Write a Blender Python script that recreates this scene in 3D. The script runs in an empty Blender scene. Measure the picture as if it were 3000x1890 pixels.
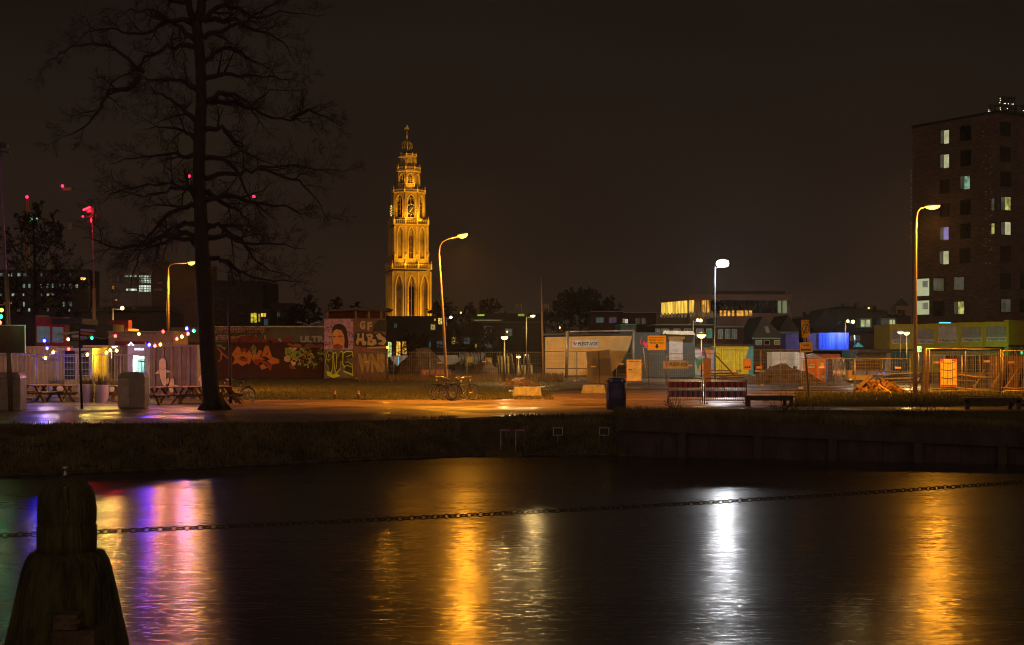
import bpy, math, random
from mathutils import Vector, Matrix
PI = math.pi
C = bpy.context.scene
COL = C.collection
# ---------------------------------------------------------------- camera, sky, exposure
F, HC, HY = 4000.0, 2.15, 1030.0          # focal length in photo pixels, eye height, horizon row
cd = bpy.data.cameras.new('camera'); cam = bpy.data.objects.new('camera', cd); COL.objects.link(cam)
cam.location = (0, 0, HC); cam.rotation_euler = (PI/2, 0, 0)
cd.sensor_fit = 'HORIZONTAL'; cd.sensor_width = 36; cd.lens = 36*F/3000; cd.shift_y = (HY-945)/3000
cd.clip_start = .1; cd.clip_end = 6000
C.camera = cam
w = bpy.data.worlds.new('World'); C.world = w; w.use_nodes = True
nt = w.node_tree; nt.nodes.clear()
out = nt.nodes.new('ShaderNodeOutputWorld'); bg = nt.nodes.new('ShaderNodeBackground')
tc = nt.nodes.new('ShaderNodeTexCoord'); sp = nt.nodes.new('ShaderNodeSeparateXYZ')
rp = nt.nodes.new('ShaderNodeValToRGB')
rp.color_ramp.elements[0].position = 0.0; rp.color_ramp.elements[0].color = (.0300, .0165, .0105, 1)
rp.color_ramp.elements[1].position = .26; rp.color_ramp.elements[1].color = (.0098, .0068, .0046, 1)
e = rp.color_ramp.elements.new(.09); e.color = (.0185, .0110, .0072, 1)
nz = nt.nodes.new('ShaderNodeTexNoise'); nz.inputs['Scale'].default_value = 2.2; nz.inputs['Detail'].default_value = 4
mr = nt.nodes.new('ShaderNodeMapRange'); mr.inputs['From Min'].default_value = .3; mr.inputs['From Max'].default_value = .7
mr.inputs['To Min'].default_value = .74; mr.inputs['To Max'].default_value = 1.28
mp = nt.nodes.new('ShaderNodeMapping'); mp.inputs['Scale'].default_value = (1, 1, 3)
L = nt.links.new
# town glow added to the sky behind the viewer to light camera-facing surfaces
gb = nt.nodes.new('ShaderNodeMapRange'); gb.inputs['From Min'].default_value = .15; gb.inputs['From Max'].default_value = -.9; gb.interpolation_type = 'SMOOTHSTEP'
gm = nt.nodes.new('ShaderNodeMix'); gm.data_type = 'RGBA'; gm.blend_type = 'ADD'; gm.inputs['B'].default_value = (.165, .102, .064, 1)
L(tc.outputs['Generated'], sp.inputs[0]); L(sp.outputs['Z'], rp.inputs[0]); L(sp.outputs['Y'], gb.inputs['Value']); L(gb.outputs[0], gm.inputs['Factor']); L(rp.outputs[0], gm.inputs['A']); L(gm.outputs['Result'], bg.inputs[0])
L(tc.outputs['Generated'], mp.inputs[0]); L(mp.outputs[0], nz.inputs['Vector']); L(nz.outputs['Fac'], mr.inputs['Value']); L(mr.outputs[0], bg.inputs[1])
L(bg.outputs[0], out.inputs[0])
C.view_settings.view_transform = 'Standard'; C.view_settings.look = 'None'
C.view_settings.exposure = 0; C.view_settings.gamma = 1
C.render.engine = 'CYCLES'
C.cycles.use_denoising = True
try: C.cycles.denoiser = 'OPENIMAGEDENOISE'
except Exception: pass
C.cycles.pixel_filter_type = 'BLACKMAN_HARRIS'; C.cycles.filter_width = 1.1
C.cycles.max_bounces = 4; C.cycles.diffuse_bounces = 2; C.cycles.glossy_bounces = 3; C.cycles.transmission_bounces = 2
C.cycles.sample_clamp_indirect = 4
C.cycles.use_light_tree = True
C.cycles.caustics_reflective = False; C.cycles.caustics_refractive = False

# ---------------------------------------------------------------- helpers
def X(px, D): return (px-1500)/F*D
def Z(py, D): return HC-(py-HY)/F*D
def W(px, py, D): return Vector((X(px, D), D, Z(py, D)))
def GD(py, z=0): return (HC-z)*F/(py-HY)
class Fr:                                   # an upright wall plane: u along it, z up, d out of it towards the viewer
    def __init__(s, x, y, z=0, a=0):
        s.o = Vector((x, y, z)); s.u = Vector((math.cos(a), math.sin(a), 0)); s.n = Vector((math.sin(a), -math.cos(a), 0))
    def p(s, u, z, d=0): return s.o+s.u*u+s.n*d+Vector((0, 0, z))
    def px(s, px, py):
        a = (px-1500)/F; t = (s.o.x*s.n.x+s.o.y*s.n.y)/(a*s.n.x+s.n.y)
        return ((t*a-s.o.x)*s.u.x+(t-s.o.y)*s.u.y, HC-(py-HY)/F*t-s.o.z)
def FD(D): return Fr(0, D, 0, 0)
def FAB(A, B):                              # wall running from plan point A to plan point B (A is on the left)
    return Fr(A[0], A[1], 0, math.atan2(B[1]-A[1], B[0]-A[0]))
class MB:
    def __init__(s, m=None): s.v = []; s.f = []; s.mi = []; s.ms = []; s.m = m; s.sm = []
    def mat(s, m): s.m = m; return s
    def add(s, vs, fs, smooth=False):
        o = len(s.v); s.v += [tuple(v) for v in vs]
        if s.m not in s.ms: s.ms.append(s.m)
        k = s.ms.index(s.m)
        for f in fs: s.f.append([i+o for i in f]); s.mi.append(k); s.sm.append(smooth)
        return s
    def hexa(s, c): return s.add(c, [(0,3,2,1),(4,5,6,7),(0,1,5,4),(1,2,6,5),(2,3,7,6),(3,0,4,7)])
    def box(s, x0, x1, y0, y1, z0, z1):
        return s.hexa([(x0,y0,z0),(x1,y0,z0),(x1,y1,z0),(x0,y1,z0),(x0,y0,z1),(x1,y0,z1),(x1,y1,z1),(x0,y1,z1)])
    def ob(s, c, size, rot=(0,0,0)):
        from mathutils import Euler
        m = Euler(rot).to_matrix(); h = Vector(size)/2; c = Vector(c)
        return s.hexa([c+m@Vector((a*h.x, b*h.y, g*h.z)) for g in (-1, 1) for a, b in ((-1,-1),(1,-1),(1,1),(-1,1))])
    def fbox(s, fr, u0, u1, z0, z1, d0, d1):
        return s.hexa([fr.p(u, z, d) for z in (z0, z1) for u, d in ((u0,d1),(u1,d1),(u1,d0),(u0,d0))])
    def pbox(s, fr, x0, x1, y0, y1, d0, d1):
        a = fr.px(x0, y1); b = fr.px(x1, y1); c = fr.px((x0+x1)/2, y0); d = fr.px((x0+x1)/2, y1)
        return s.fbox(fr, a[0], b[0], d[1], c[1], d0, d1)
    def poly(s, fr, pts, d0, d1):
        n = len(pts); f = [fr.p(u, z, d1) for u, z in pts]; b = [fr.p(u, z, d0) for u, z in pts]
        return s.add(f+b, [tuple(range(n)), tuple(range(2*n-1, n-1, -1))]+[(i, i+n, (i+1) % n+n, (i+1) % n) for i in range(n)])
    def ppoly(s, fr, pts, d0, d1): return s.poly(fr, [fr.px(*p) for p in pts], d0, d1)
    def tube(s, pts, r, n=6, smooth=True):
        pts = [Vector(p) for p in pts]; k = len(pts)
        if not hasattr(r, '__len__'): r = [r]*k
        vs = []; ref = None
        for i, p in enumerate(pts):
            t = (pts[min(i+1, k-1)]-pts[max(i-1, 0)])
            t = t.normalized() if t.length > 1e-9 else Vector((0, 0, 1))
            if ref is None: ref = Vector((0, 0, 1)) if abs(t.z) < .9 else Vector((1, 0, 0))
            a = t.cross(ref); a = a.normalized() if a.length > 1e-6 else t.orthogonal().normalized()
            b = t.cross(a); ref = b.cross(t) if False else ref
            for j in range(n):
                q = 2*PI*j/n; vs.append(p+(a*math.cos(q)+b*math.sin(q))*r[i])
        fs = [(i*n+j, i*n+(j+1) % n, (i+1)*n+(j+1) % n, (i+1)*n+j) for i in range(k-1) for j in range(n)]
        fs += [tuple(range(n-1, -1, -1)), tuple(range((k-1)*n, k*n))]
        return s.add(vs, fs, smooth)
    def ring(s, c, R, r, ax='y', n=20, m=5, a0=0, a1=2*PI):
        full = abs(a1-a0-2*PI) < 1e-6; k = n+(0 if full else 1); vs = []
        for i in range(k):
            q = a0+(a1-a0)*i/n
            for j in range(m):
                t = 2*PI*j/m; rr = R+r*math.cos(t); h = r*math.sin(t)
                p = {'y': (rr*math.cos(q), h, rr*math.sin(q)), 'z': (rr*math.cos(q), rr*math.sin(q), h), 'x': (h, rr*math.cos(q), rr*math.sin(q))}[ax]
                vs.append(Vector(c)+Vector(p))
        fs = [(i*m+j, i*m+(j+1) % m, ((i+1) % k)*m+(j+1) % m, ((i+1) % k)*m+j) for i in range(n if not full else k) for j in range(m) if full or i < k-1]
        return s.add(vs, fs, True)
    def lathe(s, c, prof, n=16, sx=1, sy=1, smooth=True, a0=0):
        vs = []; c = Vector(c)
        for r, z in prof:
            for j in range(n):
                q = a0+2*PI*j/n; vs.append(c+Vector((r*math.cos(q)*sx, r*math.sin(q)*sy, z)))
        k = len(prof); fs = [(i*n+j, i*n+(j+1) % n, (i+1)*n+(j+1) % n, (i+1)*n+j) for i in range(k-1) for j in range(n)]
        fs += [tuple(range(n-1, -1, -1)), tuple(range((k-1)*n, k*n))]
        return s.add(vs, fs, smooth)
    def ball(s, c, r, n=10, sx=1, sy=1, sz=1):
        return s.lathe(c, [(max(.001, r*math.sin(PI*i/8)), -r*sz*math.cos(PI*i/8)) for i in range(9)], n, sx, sy)
    def disc(s, fr, u, z, r, d0, d1, n=16):
        return s.poly(fr, [(u+r*math.cos(2*PI*i/n), z+r*math.sin(2*PI*i/n)) for i in range(n)], d0, d1)
    def stroke(s, fr, pts, wd, d0, d1):     # a painted band along a px polyline on a wall
        q = [Vector(fr.px(*p)) for p in pts]
        l = []; r_ = []
        for i, p in enumerate(q):
            t = (q[min(i+1, len(q)-1)]-q[max(i-1, 0)]); t = t.normalized() if t.length > 0 else Vector((1, 0))
            nn = Vector((-t.y, t.x))*wd/2; l.append(p+nn); r_.append(p-nn)
        for i in range(len(q)-1): s.poly(fr, [l[i], l[i+1], r_[i+1], r_[i]], d0, d1)
        return s
    def text(s, fr, body, u0, u1, z0, z1, d, off=.0, mirror=False):
        me = text_mesh(body, off); xs = [v[0] for v in me[0]]; ys = [v[1] for v in me[0]]
        x0, x1, y0, y1 = min(xs), max(xs), min(ys), max(ys)
        if mirror: u0, u1 = u1, u0
        return s.add([fr.p(u0+(u1-u0)*(v[0]-x0)/(x1-x0), z0+(z1-z0)*(v[1]-y0)/(y1-y0), d) for v in me[0]], me[1])
    def ptext(s, fr, body, x0, x1, y0, y1, d, off=.0, mirror=False):
        a = fr.px(x0, y1); b = fr.px(x1, y0); return s.text(fr, body, a[0], b[0], a[1], b[1], d, off, mirror)
_T = {}
def text_mesh(body, off):
    k = (body, off)
    if k not in _T:
        cu = bpy.data.curves.new('lettering', 'FONT'); cu.body = body; cu.resolution_u = 3; cu.offset = off
        cu.align_x = 'CENTER'
        o = bpy.data.objects.new('lettering', cu); COL.objects.link(o); bpy.context.view_layer.update()
        me = bpy.data.meshes.new_from_object(o.evaluated_get(bpy.context.evaluated_depsgraph_get()))
        _T[k] = ([tuple(v.co) for v in me.vertices], [tuple(p.vertices) for p in me.polygons])
        bpy.data.objects.remove(o); bpy.data.curves.remove(cu); bpy.data.meshes.remove(me)
    return _T[k]
ORG = {}
def tag(o, label=None, cat=None, group=None, kind=None):
    if label: o['label'] = label
    if cat: o['category'] = cat
    if group: o['group'] = group
    if kind: o['kind'] = kind
    return o
def thing(name, label, cat, loc=(0, 0, 0), group=None):
    o = bpy.data.objects.new(name, None); COL.objects.link(o); o.location = loc; o.empty_display_size = .3
    ORG[o.name] = Vector(loc); return tag(o, label, cat, group)
def build(mb, name, parent=None, label=None, cat=None, group=None, kind=None):
    me = bpy.data.meshes.new(name)
    if parent is not None: org = ORG[parent.name]
    else:
        xs = [v[0] for v in mb.v]; ys = [v[1] for v in mb.v]; zs = [v[2] for v in mb.v]
        org = Vector(((min(xs)+max(xs))/2, (min(ys)+max(ys))/2, min(zs)))
        if kind: org = Vector((0, 0, 0))
    me.from_pydata([(v[0]-org.x, v[1]-org.y, v[2]-org.z) for v in mb.v], [], mb.f)
    for m in mb.ms: me.materials.append(m)
    me.polygons.foreach_set('material_index', mb.mi); me.polygons.foreach_set('use_smooth', mb.sm); me.update()
    o = bpy.data.objects.new(name, me); COL.objects.link(o); ORG[o.name] = org
    if parent is not None: o.parent = parent
    else: o.location = org
    return tag(o, label, cat, group, kind)
def copy_tree(o, loc=None, rz=None, label=None, parent=None):
    c = o.copy(); COL.objects.link(c)
    if parent is not None: c.parent = parent
    for ch in list(o.children): copy_tree(ch, parent=c)
    if loc is not None: c.location = loc
    if rz is not None: c.rotation_euler = (0, 0, rz)
    if label: c['label'] = label
    return c
def lit(name, loc, power, col, radius=.12, parent=None, spot=None, target=None, blend=.5):
    ld = bpy.data.lights.new(name, 'SPOT' if spot else 'POINT'); ld.energy = power; ld.color = col; ld.shadow_soft_size = radius
    if spot: ld.spot_size = spot; ld.spot_blend = blend
    o = bpy.data.objects.new(name, ld); COL.objects.link(o); loc = Vector(loc)
    if target is not None: o.rotation_euler = (Vector(target)-loc).to_track_quat('-Z', 'Y').to_euler()
    if parent is not None: o.parent = parent; o.location = loc-ORG[parent.name]
    else: o.location = loc
    return o
# ---------------------------------------------------------------- materials
def nodes(name):
    m = bpy.data.materials.new(name); m.use_nodes = True; n = m.node_tree
    return m, n, n.nodes['Principled BSDF'], n.links.new
def M(name, col, rough=.7, metal=0, var=.3, scale=3, bump=0, bscale=25, dirt=0, spec=.5, stretch=(1, 1, 1)):
    m, n, b, L = nodes(name); tc = n.nodes.new('ShaderNodeTexCoord'); mp = n.nodes.new('ShaderNodeMapping')
    mp.inputs['Scale'].default_value = stretch; L(tc.outputs['Object'], mp.inputs[0])
    z = n.nodes.new('ShaderNodeTexNoise'); z.inputs['Scale'].default_value = scale; z.inputs['Detail'].default_value = 6; z.inputs['Roughness'].default_value = .65
    L(mp.outputs[0], z.inputs['Vector'])
    r = n.nodes.new('ShaderNodeValToRGB'); r.color_ramp.elements[0].position = .3; r.color_ramp.elements[1].position = .7
    lo = [c*(1-var) for c in col]; hi = [min(1, c*(1+var)) for c in col]
    if dirt: lo = [c*(1-dirt) for c in lo]
    r.color_ramp.elements[0].color = (*lo, 1); r.color_ramp.elements[1].color = (*hi, 1)
    L(z.outputs['Fac'], r.inputs[0]); L(r.outputs[0], b.inputs['Base Color'])
    b.inputs['Roughness'].default_value = rough; b.inputs['Metallic'].default_value = metal
    b.inputs['Specular IOR Level'].default_value = spec
    if bump:
        z2 = n.nodes.new('ShaderNodeTexNoise'); z2.inputs['Scale'].default_value = bscale; z2.inputs['Detail'].default_value = 5
        bp = n.nodes.new('ShaderNodeBump'); bp.inputs['Strength'].default_value = bump; bp.inputs['Distance'].default_value = .05
        L(mp.outputs[0], z2.inputs['Vector']); L(z2.outputs['Fac'], bp.inputs['Height']); L(bp.outputs[0], b.inputs['Normal'])
    return m
def E(name, col, st, var=0, scale=2.0, base=(.1, .1, .1), stretch=(1, 1, 1)):
    m, n, b, L = nodes(name); b.inputs['Base Color'].default_value = (*base, 1); b.inputs['Roughness'].default_value = .3
    b.inputs['Emission Color'].default_value = (*col, 1); b.inputs['Emission Strength'].default_value = st
    if var:
        tc = n.nodes.new('ShaderNodeTexCoord'); z = n.nodes.new('ShaderNodeTexNoise'); z.inputs['Scale'].default_value = scale; z.inputs['Detail'].default_value = 3
        mp = n.nodes.new('ShaderNodeMapping'); mp.inputs['Scale'].default_value = stretch; L(tc.outputs['Object'], mp.inputs[0])
        r = n.nodes.new('ShaderNodeMapRange'); r.inputs['From Min'].default_value = .35; r.inputs['From Max'].default_value = .65
        r.inputs['To Min'].default_value = st*(1-var); r.inputs['To Max'].default_value = st*(1+var)
        L(mp.outputs[0], z.inputs['Vector']); L(z.outputs['Fac'], r.inputs['Value']); L(r.outputs[0], b.inputs['Emission Strength'])
    return m
def BR(name, c1, c2, mortar, ang=0, scale=1.0, bw=.22, bh=.065, rough=.85):
    m, n, b, L = nodes(name); tc = n.nodes.new('ShaderNodeTexCoord'); s = n.nodes.new('ShaderNodeSeparateXYZ'); L(tc.outputs['Object'], s.inputs[0])
    a = n.nodes.new('ShaderNodeMath'); a.operation = 'MULTIPLY'; a.inputs[1].default_value = math.cos(ang)
    c = n.nodes.new('ShaderNodeMath'); c.operation = 'MULTIPLY_ADD'; c.inputs[1].default_value = math.sin(ang)
    L(s.outputs['X'], a.inputs[0]); L(s.outputs['Y'], c.inputs[0]); L(a.outputs[0], c.inputs[2])
    cb = n.nodes.new('ShaderNodeCombineXYZ'); L(c.outputs[0], cb.inputs[0]); L(s.outputs['Z'], cb.inputs[1])
    t = n.nodes.new('ShaderNodeTexBrick'); t.inputs['Scale'].default_value = scale; t.inputs['Brick Width'].default_value = bw; t.inputs['Row Height'].default_value = bh
    t.inputs['Mortar Size'].default_value = bh*.09; t.inputs['Color1'].default_value = (*c1, 1); t.inputs['Color2'].default_value = (*c2, 1); t.inputs['Mortar'].default_value = (*mortar, 1)
    L(cb.outputs[0], t.inputs['Vector'])
    z = n.nodes.new('ShaderNodeTexNoise'); z.inputs['Scale'].default_value = .5; z.inputs['Detail'].default_value = 6; L(tc.outputs['Object'], z.inputs['Vector'])
    mx = n.nodes.new('ShaderNodeMix'); mx.data_type = 'RGBA'; mx.blend_type = 'MULTIPLY'; mx.inputs['Factor'].default_value = .6
    L(t.outputs['Color'], mx.inputs['A']); L(z.outputs['Fac'], mx.inputs['B']); L(mx.outputs['Result'], b.inputs['Base Color'])
    b.inputs['Roughness'].default_value = rough; return m
m_pole = M('galvanised_steel', (.42, .40, .38), .42, .5, .25, 6)
m_dark = M('black_steel', (.03, .03, .034), .45, .2, .3, 6)
m_steel = M('bright_steel', (.55, .55, .55), .3, .8, .2, 8)
m_conc = M('concrete', (.36, .33, .29), .85, 0, .3, 4, .3, 20, .2)
m_white = M('white_paint', (.72, .70, .66), .55, 0, .15, 2, 0, 20, .15)
m_grey = M('grey_paint', (.33, .33, .34), .6, 0, .2, 3)
m_black = M('black_paint', (.015, .015, .016), .6, 0, .3, 3)
m_red = M('red_paint', (.55, .03, .03), .5, 0, .2, 3)
m_crim = M('crimson_print', (.6, .02, .08), .5, 0, .1, 3)
m_yel = M('yellow_sign_paint', (.85, .52, .05), .45, 0, .1, 3)
m_orn = M('orange_plastic', (.80, .20, .03), .45, 0, .15, 3)
m_blue = M('blue_container_paint', (.002, .045, .85), .38, .1, .2, 2, 0, 20, .3)
m_navy = M('navy_paint', (.03, .03, .16), .4, .1, .3, 3)
m_wood = M('weathered_timber', (.24, .15, .085), .75, 0, .4, 4, .3, 30, .3, stretch=(1, 1, 5))
m_dwood = M('dark_stained_timber', (.06, .038, .03), .6, 0, .4, 5, .2, 30)
m_glass = M('dark_window_glass', (.012, .014, .018), .08, 0, .3, 2)
m_beige = M('cream_panel', (.80, .50, .15), .55, 0, .12, 1, 0, 20, .15)
m_bark = M('tree_bark', (.034, .022, .022), .9, 0, .5, 5, .9, 14, .3, stretch=(3, 3, .6))
m_twig = M('twig_bark', (.024, .015, .014), .9, 0, .3, 4)
m_soil = M('bare_soil', (.11, .065, .038), .95, 0, .5, 2.5, .8, 8, .4)
m_teal = M('teal_paint', (.03, .32, .33), .5, 0, .2, 3)
m_brickd = BR('dark_brick', (.10, .05, .035), (.07, .035, .028), (.10, .09, .08))
m_roof = M('dark_roof_tiles', (.035, .035, .04), .55, 0, .4, 6, .4, 10)
e_win_y = E('window_lit_yellow', (1, .60, .08), .95, .5, .9, stretch=(1.5, 1.5, .25))
e_win_w = E('window_lit_pale', (.78, .85, .42), .45, .4, 1.5)
e_win_g = E('window_lit_greenish', (.45, .75, .50), .28, .6, 1.5)
e_win_o = E('window_lit_orange', (1, .42, .04), .8, .6, 1.2)
e_win_t = E('window_lit_teal', (.12, .5, .42), .10, .7, 1.2)
e_win_p = E('window_lit_violet', (.42, .34, .8), .35, .3, 1.5)
e_sod = E('sodium_lamp_glass', (1, .40, .035), 8)
e_sody = E('warm_lamp_glass', (1, .66, .20), 8)
e_wht = E('white_lamp_glass', (1, .97, .9), 14)
SOD = (1, .35, .018); WARM = (1, .62, .22); WHT = (.95, .96, 1)
# ---------------------------------------------------------------- ground, river, bank
from mathutils import noise
WZ = -1.18
BK = [(-7000, 36, 39.2, .03), (-500, 36, 39.2, .03), (0, 36.3, 39.5, .03), (600, 38.9, 41.6, -.07), (1000, 41.4, 43.8, -.12), (1300, 43, 45.2, -.11),
      (1500, 43.7, 45.9, -.03), (1800, 43.7, 45.6, .02), (1840, 43.5, 43.6, .07), (3000, 40.4, 40.5, -.27), (3500, 39.0, 39.1, -.35), (9500, 39.0, 39.1, -.35)]
def interp(tab, x):
    for a, b in zip(tab, tab[1:]):
        if x <= b[0]:
            t = (x-a[0])/(b[0]-a[0]); t = max(0, min(1, t)); return [p+(q-p)*t for p, q in zip(a[1:], b[1:])]
    return list(tab[-1][1:])
def gz(px, D):
    _, dt, zt = interp(BK, px); return zt*max(0, 1-(D-dt)/5)
def wetmat(name, c1, c2, r0, r1, sc=1.2, bump=.35, coat=0):
    m, n, b, L = nodes(name); tc = n.nodes.new('ShaderNodeTexCoord')
    z = n.nodes.new('ShaderNodeTexNoise'); z.inputs['Scale'].default_value = sc; z.inputs['Detail'].default_value = 9; z.inputs['Roughness'].default_value = .7
    z3 = n.nodes.new('ShaderNodeTexNoise'); z3.inputs['Scale'].default_value = .32; z3.inputs['Detail'].default_value = 5
    z4 = n.nodes.new('ShaderNodeTexNoise'); z4.inputs['Scale'].default_value = 30; z4.inputs['Detail'].default_value = 4
    for q in (z, z3, z4): L(tc.outputs['Object'], q.inputs['Vector'])
    r = n.nodes.new('ShaderNodeValToRGB'); r.color_ramp.elements[0].position = .35; r.color_ramp.elements[1].position = .65
    r.color_ramp.elements[0].color = (*c1, 1); r.color_ramp.elements[1].color = (*c2, 1); L(z.outputs['Fac'], r.inputs[0]); L(r.outputs[0], b.inputs['Base Color'])
    k = n.nodes.new('ShaderNodeMapRange'); k.inputs['From Min'].default_value = .42; k.inputs['From Max'].default_value = .60
    k.inputs['To Min'].default_value = r0; k.inputs['To Max'].default_value = r1; L(z3.outputs['Fac'], k.inputs['Value']); L(k.outputs[0], b.inputs['Roughness'])
    bp = n.nodes.new('ShaderNodeBump'); bp.inputs['Strength'].default_value = bump; bp.inputs['Distance'].default_value = .02
    a = n.nodes.new('ShaderNodeMath'); a.operation = 'MULTIPLY'; L(z4.outputs['Fac'], a.inputs[0]); L(k.outputs[0], a.inputs[1])
    L(a.outputs[0], bp.inputs['Height']); L(bp.outputs[0], b.inputs['Normal'])
    return m
m_path = wetmat('damp_gravel_path', (.085, .052, .038), (.20, .125, .09), .28, .7)
m_road = wetmat('wet_asphalt', (.04, .038, .038), (.08, .07, .06), .34, .7)
m_dirt = wetmat('muddy_ground', (.06, .038, .02), (.13, .085, .045), .3, .9, .8, .8)
m_grass = M('grass_turf', (.065, .055, .016), .9, 0, .55, 1.3, 1.0, 16, .3)
m_blade = M('grass_blades', (.075, .075, .02), .7, 0, .5, .8)
m_bladed = M('bank_grass_blades', (.19, .15, .07), .8, 0, .6, .8)
m_dry = M('dry_grass_blades', (.16, .10, .04), .8, 0, .4, .8)
PXS = [-7000, -4000, -2500, -1500, -900]+list(range(-700, 3801, 50))+[4500, 6000, 9500]
mb = MB(m_dirt); vs = []; nr = 0
for px in PXS:
    dw, dt, zt = interp(BK, px); rows = [dt, dt+5, 55, 60, 75, 100, 140, 220, 400, 900, 2200, 4500]; nr = len(rows)
    vs += [(X(px, D), D, gz(px, D)) for D in rows]
mb.add(vs, [(i*nr+j, (i+1)*nr+j, (i+1)*nr+j+1, i*nr+j+1) for i in range(len(PXS)-1) for j in range(nr-1)])
build(mb, 'ground', kind='structure')
def sheet(name, mat, near, far, lift, cols, label=None, rows=6):
    mb = MB(mat); vs = []
    for px in cols:
        a = interp(near, px)[0]; b = interp(far, px)[0]; dt = interp(BK, px)[1]
        a = dt+.12 if a <= 0 else GD(a); b = GD(b); a = min(a, b)
        ds = sorted([a, b]+[a+(b-a)*k/rows for k in range(1, rows)])
        vs += [(X(px, D), D, gz(px, D)+lift) for D in ds]
    n = rows+1
    mb.add(vs, [(i*n+j, (i+1)*n+j, (i+1)*n+j+1, i*n+j+1) for i in range(len(cols)-1) for j in range(n-1)])
    return build(mb, name, kind='structure')
cl = list(range(-700, 3801, 25))
g1 = [(-800, 0), (4000, 0)]
sheet('grass_strip', m_grass, [(-800, 1183), (640, 1183), (700, 1175), (1450, 1174), (1560, 1160), (1640, 1148)], [(-800, 1178), (600, 1178), (660, 1108), (1640, 1108)], .012, list(range(-700, 1641, 20)))
sheet('lawn', m_grass, [(1790, 0), (4000, 0)], [(1790, 1207), (1900, 1200), (2330, 1194), (3400, 1199), (4000, 1200)], .010, list(range(1800, 3801, 20)))
sheet('grass_verge', m_grass, [(2300, 1194), (3400, 1198), (4000, 1200)], [(2300, 1185), (2420, 1160), (2640, 1153), (4000, 1150)], .012, list(range(2310, 3801, 20)))
sheet('footpath', m_path, [(-800, 0), (1780, 0), (1781, 1214), (1860, 1203), (1950, 1197), (2330, 1203), (3400, 1208), (4000, 1208)],
      [(-800, 1181), (640, 1181), (700, 1173.5), (1450, 1173), (1600, 1158), (1750, 1151), (2180, 1149), (2330, 1194), (3400, 1198), (4000, 1199)], .024, list(range(-700, 3801, 15)))
sheet('road', m_road, [(1480, 1150), (1700, 1142), (2300, 1145), (4000, 1147)], [(1480, 1147), (1600, 1130), (2300, 1128), (4000, 1131)], .03, list(range(1490, 3801, 30)))
# sloping grass bank
mb = MB(M('grassy_bank', (.075, .070, .035), .95, 0, .6, 1.6, 1.0, 12, .4)); cols = list(range(-900, 1841, 8)); n = 15; vs = []
for px in cols:
    dw, dt, zt = interp(BK, px)
    for j in range(n):
        t = j/(n-1); D = dw-.35+(dt+.15-dw+.35)*t; z = WZ-.35+(zt+.35-WZ)*t**.85
        x = X(px, D); k = math.sin(PI*t)
        h = (noise.noise(Vector((x*.9, D*1.3, 3)))*.28+noise.noise(Vector((x*3, D*3, 7)))*.13)*k
        vs.append((x, D, z+h+.10*k))
mb.add(vs, [(i*n+j, (i+1)*n+j, (i+1)*n+j+1, i*n+j+1) for i in range(len(cols)-1) for j in range(n-1)], True)
build(mb, 'river_bank', kind='structure')
# timber toe board along the water line
mb = MB(m_dwood)
for px in range(-900, 1840, 60):
    a = interp(BK, px)[0]; b = interp(BK, px+60)[0]
    mb.tube([(X(px, a), a-.03, WZ+.02), (X(px+60, b), b-.03, WZ+.02)], .07, 5)
build(mb, 'timber_edging', label='long dark timber edging at the foot of the grassy river bank', cat='edging')
# river
m, nn, b, L = nodes('river_water'); b.inputs['Base Color'].default_value = (.006, .005, .0045, 1); b.inputs['IOR'].default_value = 1.33
b.inputs['Roughness'].default_value = .13; b.inputs['Coat Weight'].default_value = .5; b.inputs['Coat Roughness'].default_value = .32; b.inputs['Coat IOR'].default_value = 1.33; b.inputs['Specular IOR Level'].default_value = .5
tc = nn.nodes.new('ShaderNodeTexCoord'); mp = nn.nodes.new('ShaderNodeMapping'); mp.inputs['Scale'].default_value = (.30, 2.2, 1); L(tc.outputs['Object'], mp.inputs[0])
acc = None                                   # gentle ripples: three sizes of wave tilt the normal a few degrees
for sc_, ax, ay in ((.9, .02, .05), (5, .09, .13), (22, .24, .30)):
    z1 = nn.nodes.new('ShaderNodeTexNoise'); z1.inputs['Scale'].default_value = sc_; z1.inputs['Detail'].default_value = 2; L(mp.outputs[0], z1.inputs['Vector'])
    v = nn.nodes.new('ShaderNodeVectorMath'); v.operation = 'MULTIPLY_ADD'; v.inputs[1].default_value = (ax, ay, 0); v.inputs[2].default_value = (-ax/2, -ay/2, 0); L(z1.outputs['Color'], v.inputs[0])
    if acc is None: acc = v
    else:
        ad = nn.nodes.new('ShaderNodeVectorMath'); ad.operation = 'ADD'; L(acc.outputs[0], ad.inputs[0]); L(v.outputs[0], ad.inputs[1]); acc = ad
ad = nn.nodes.new('ShaderNodeVectorMath'); ad.operation = 'ADD'; ad.inputs[1].default_value = (0, 0, 1); L(acc.outputs[0], ad.inputs[0])
nm = nn.nodes.new('ShaderNodeVectorMath'); nm.operation = 'NORMALIZE'; L(ad.outputs[0], nm.inputs[0]); L(nm.outputs[0], b.inputs['Normal'])
z2 = nn.nodes.new('ShaderNodeTexNoise'); z2.inputs['Scale'].default_value = .22; z2.inputs['Detail'].default_value = 4; L(mp.outputs[0], z2.inputs['Vector'])
k = nn.nodes.new('ShaderNodeMapRange'); k.inputs['From Min'].default_value = .38; k.inputs['From Max'].default_value = .62; k.inputs['To Min'].default_value = .15; k.inputs['To Max'].default_value = .20
L(z2.outputs['Fac'], k.inputs['Value']); L(k.outputs[0], b.inputs['Roughness'])
mb = MB(m); mb.add([(-140, 2, WZ), (140, 2, WZ), (140, 50, WZ), (-140, 50, WZ)], [(0, 1, 2, 3)]); build(mb, 'river', kind='structure')
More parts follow.
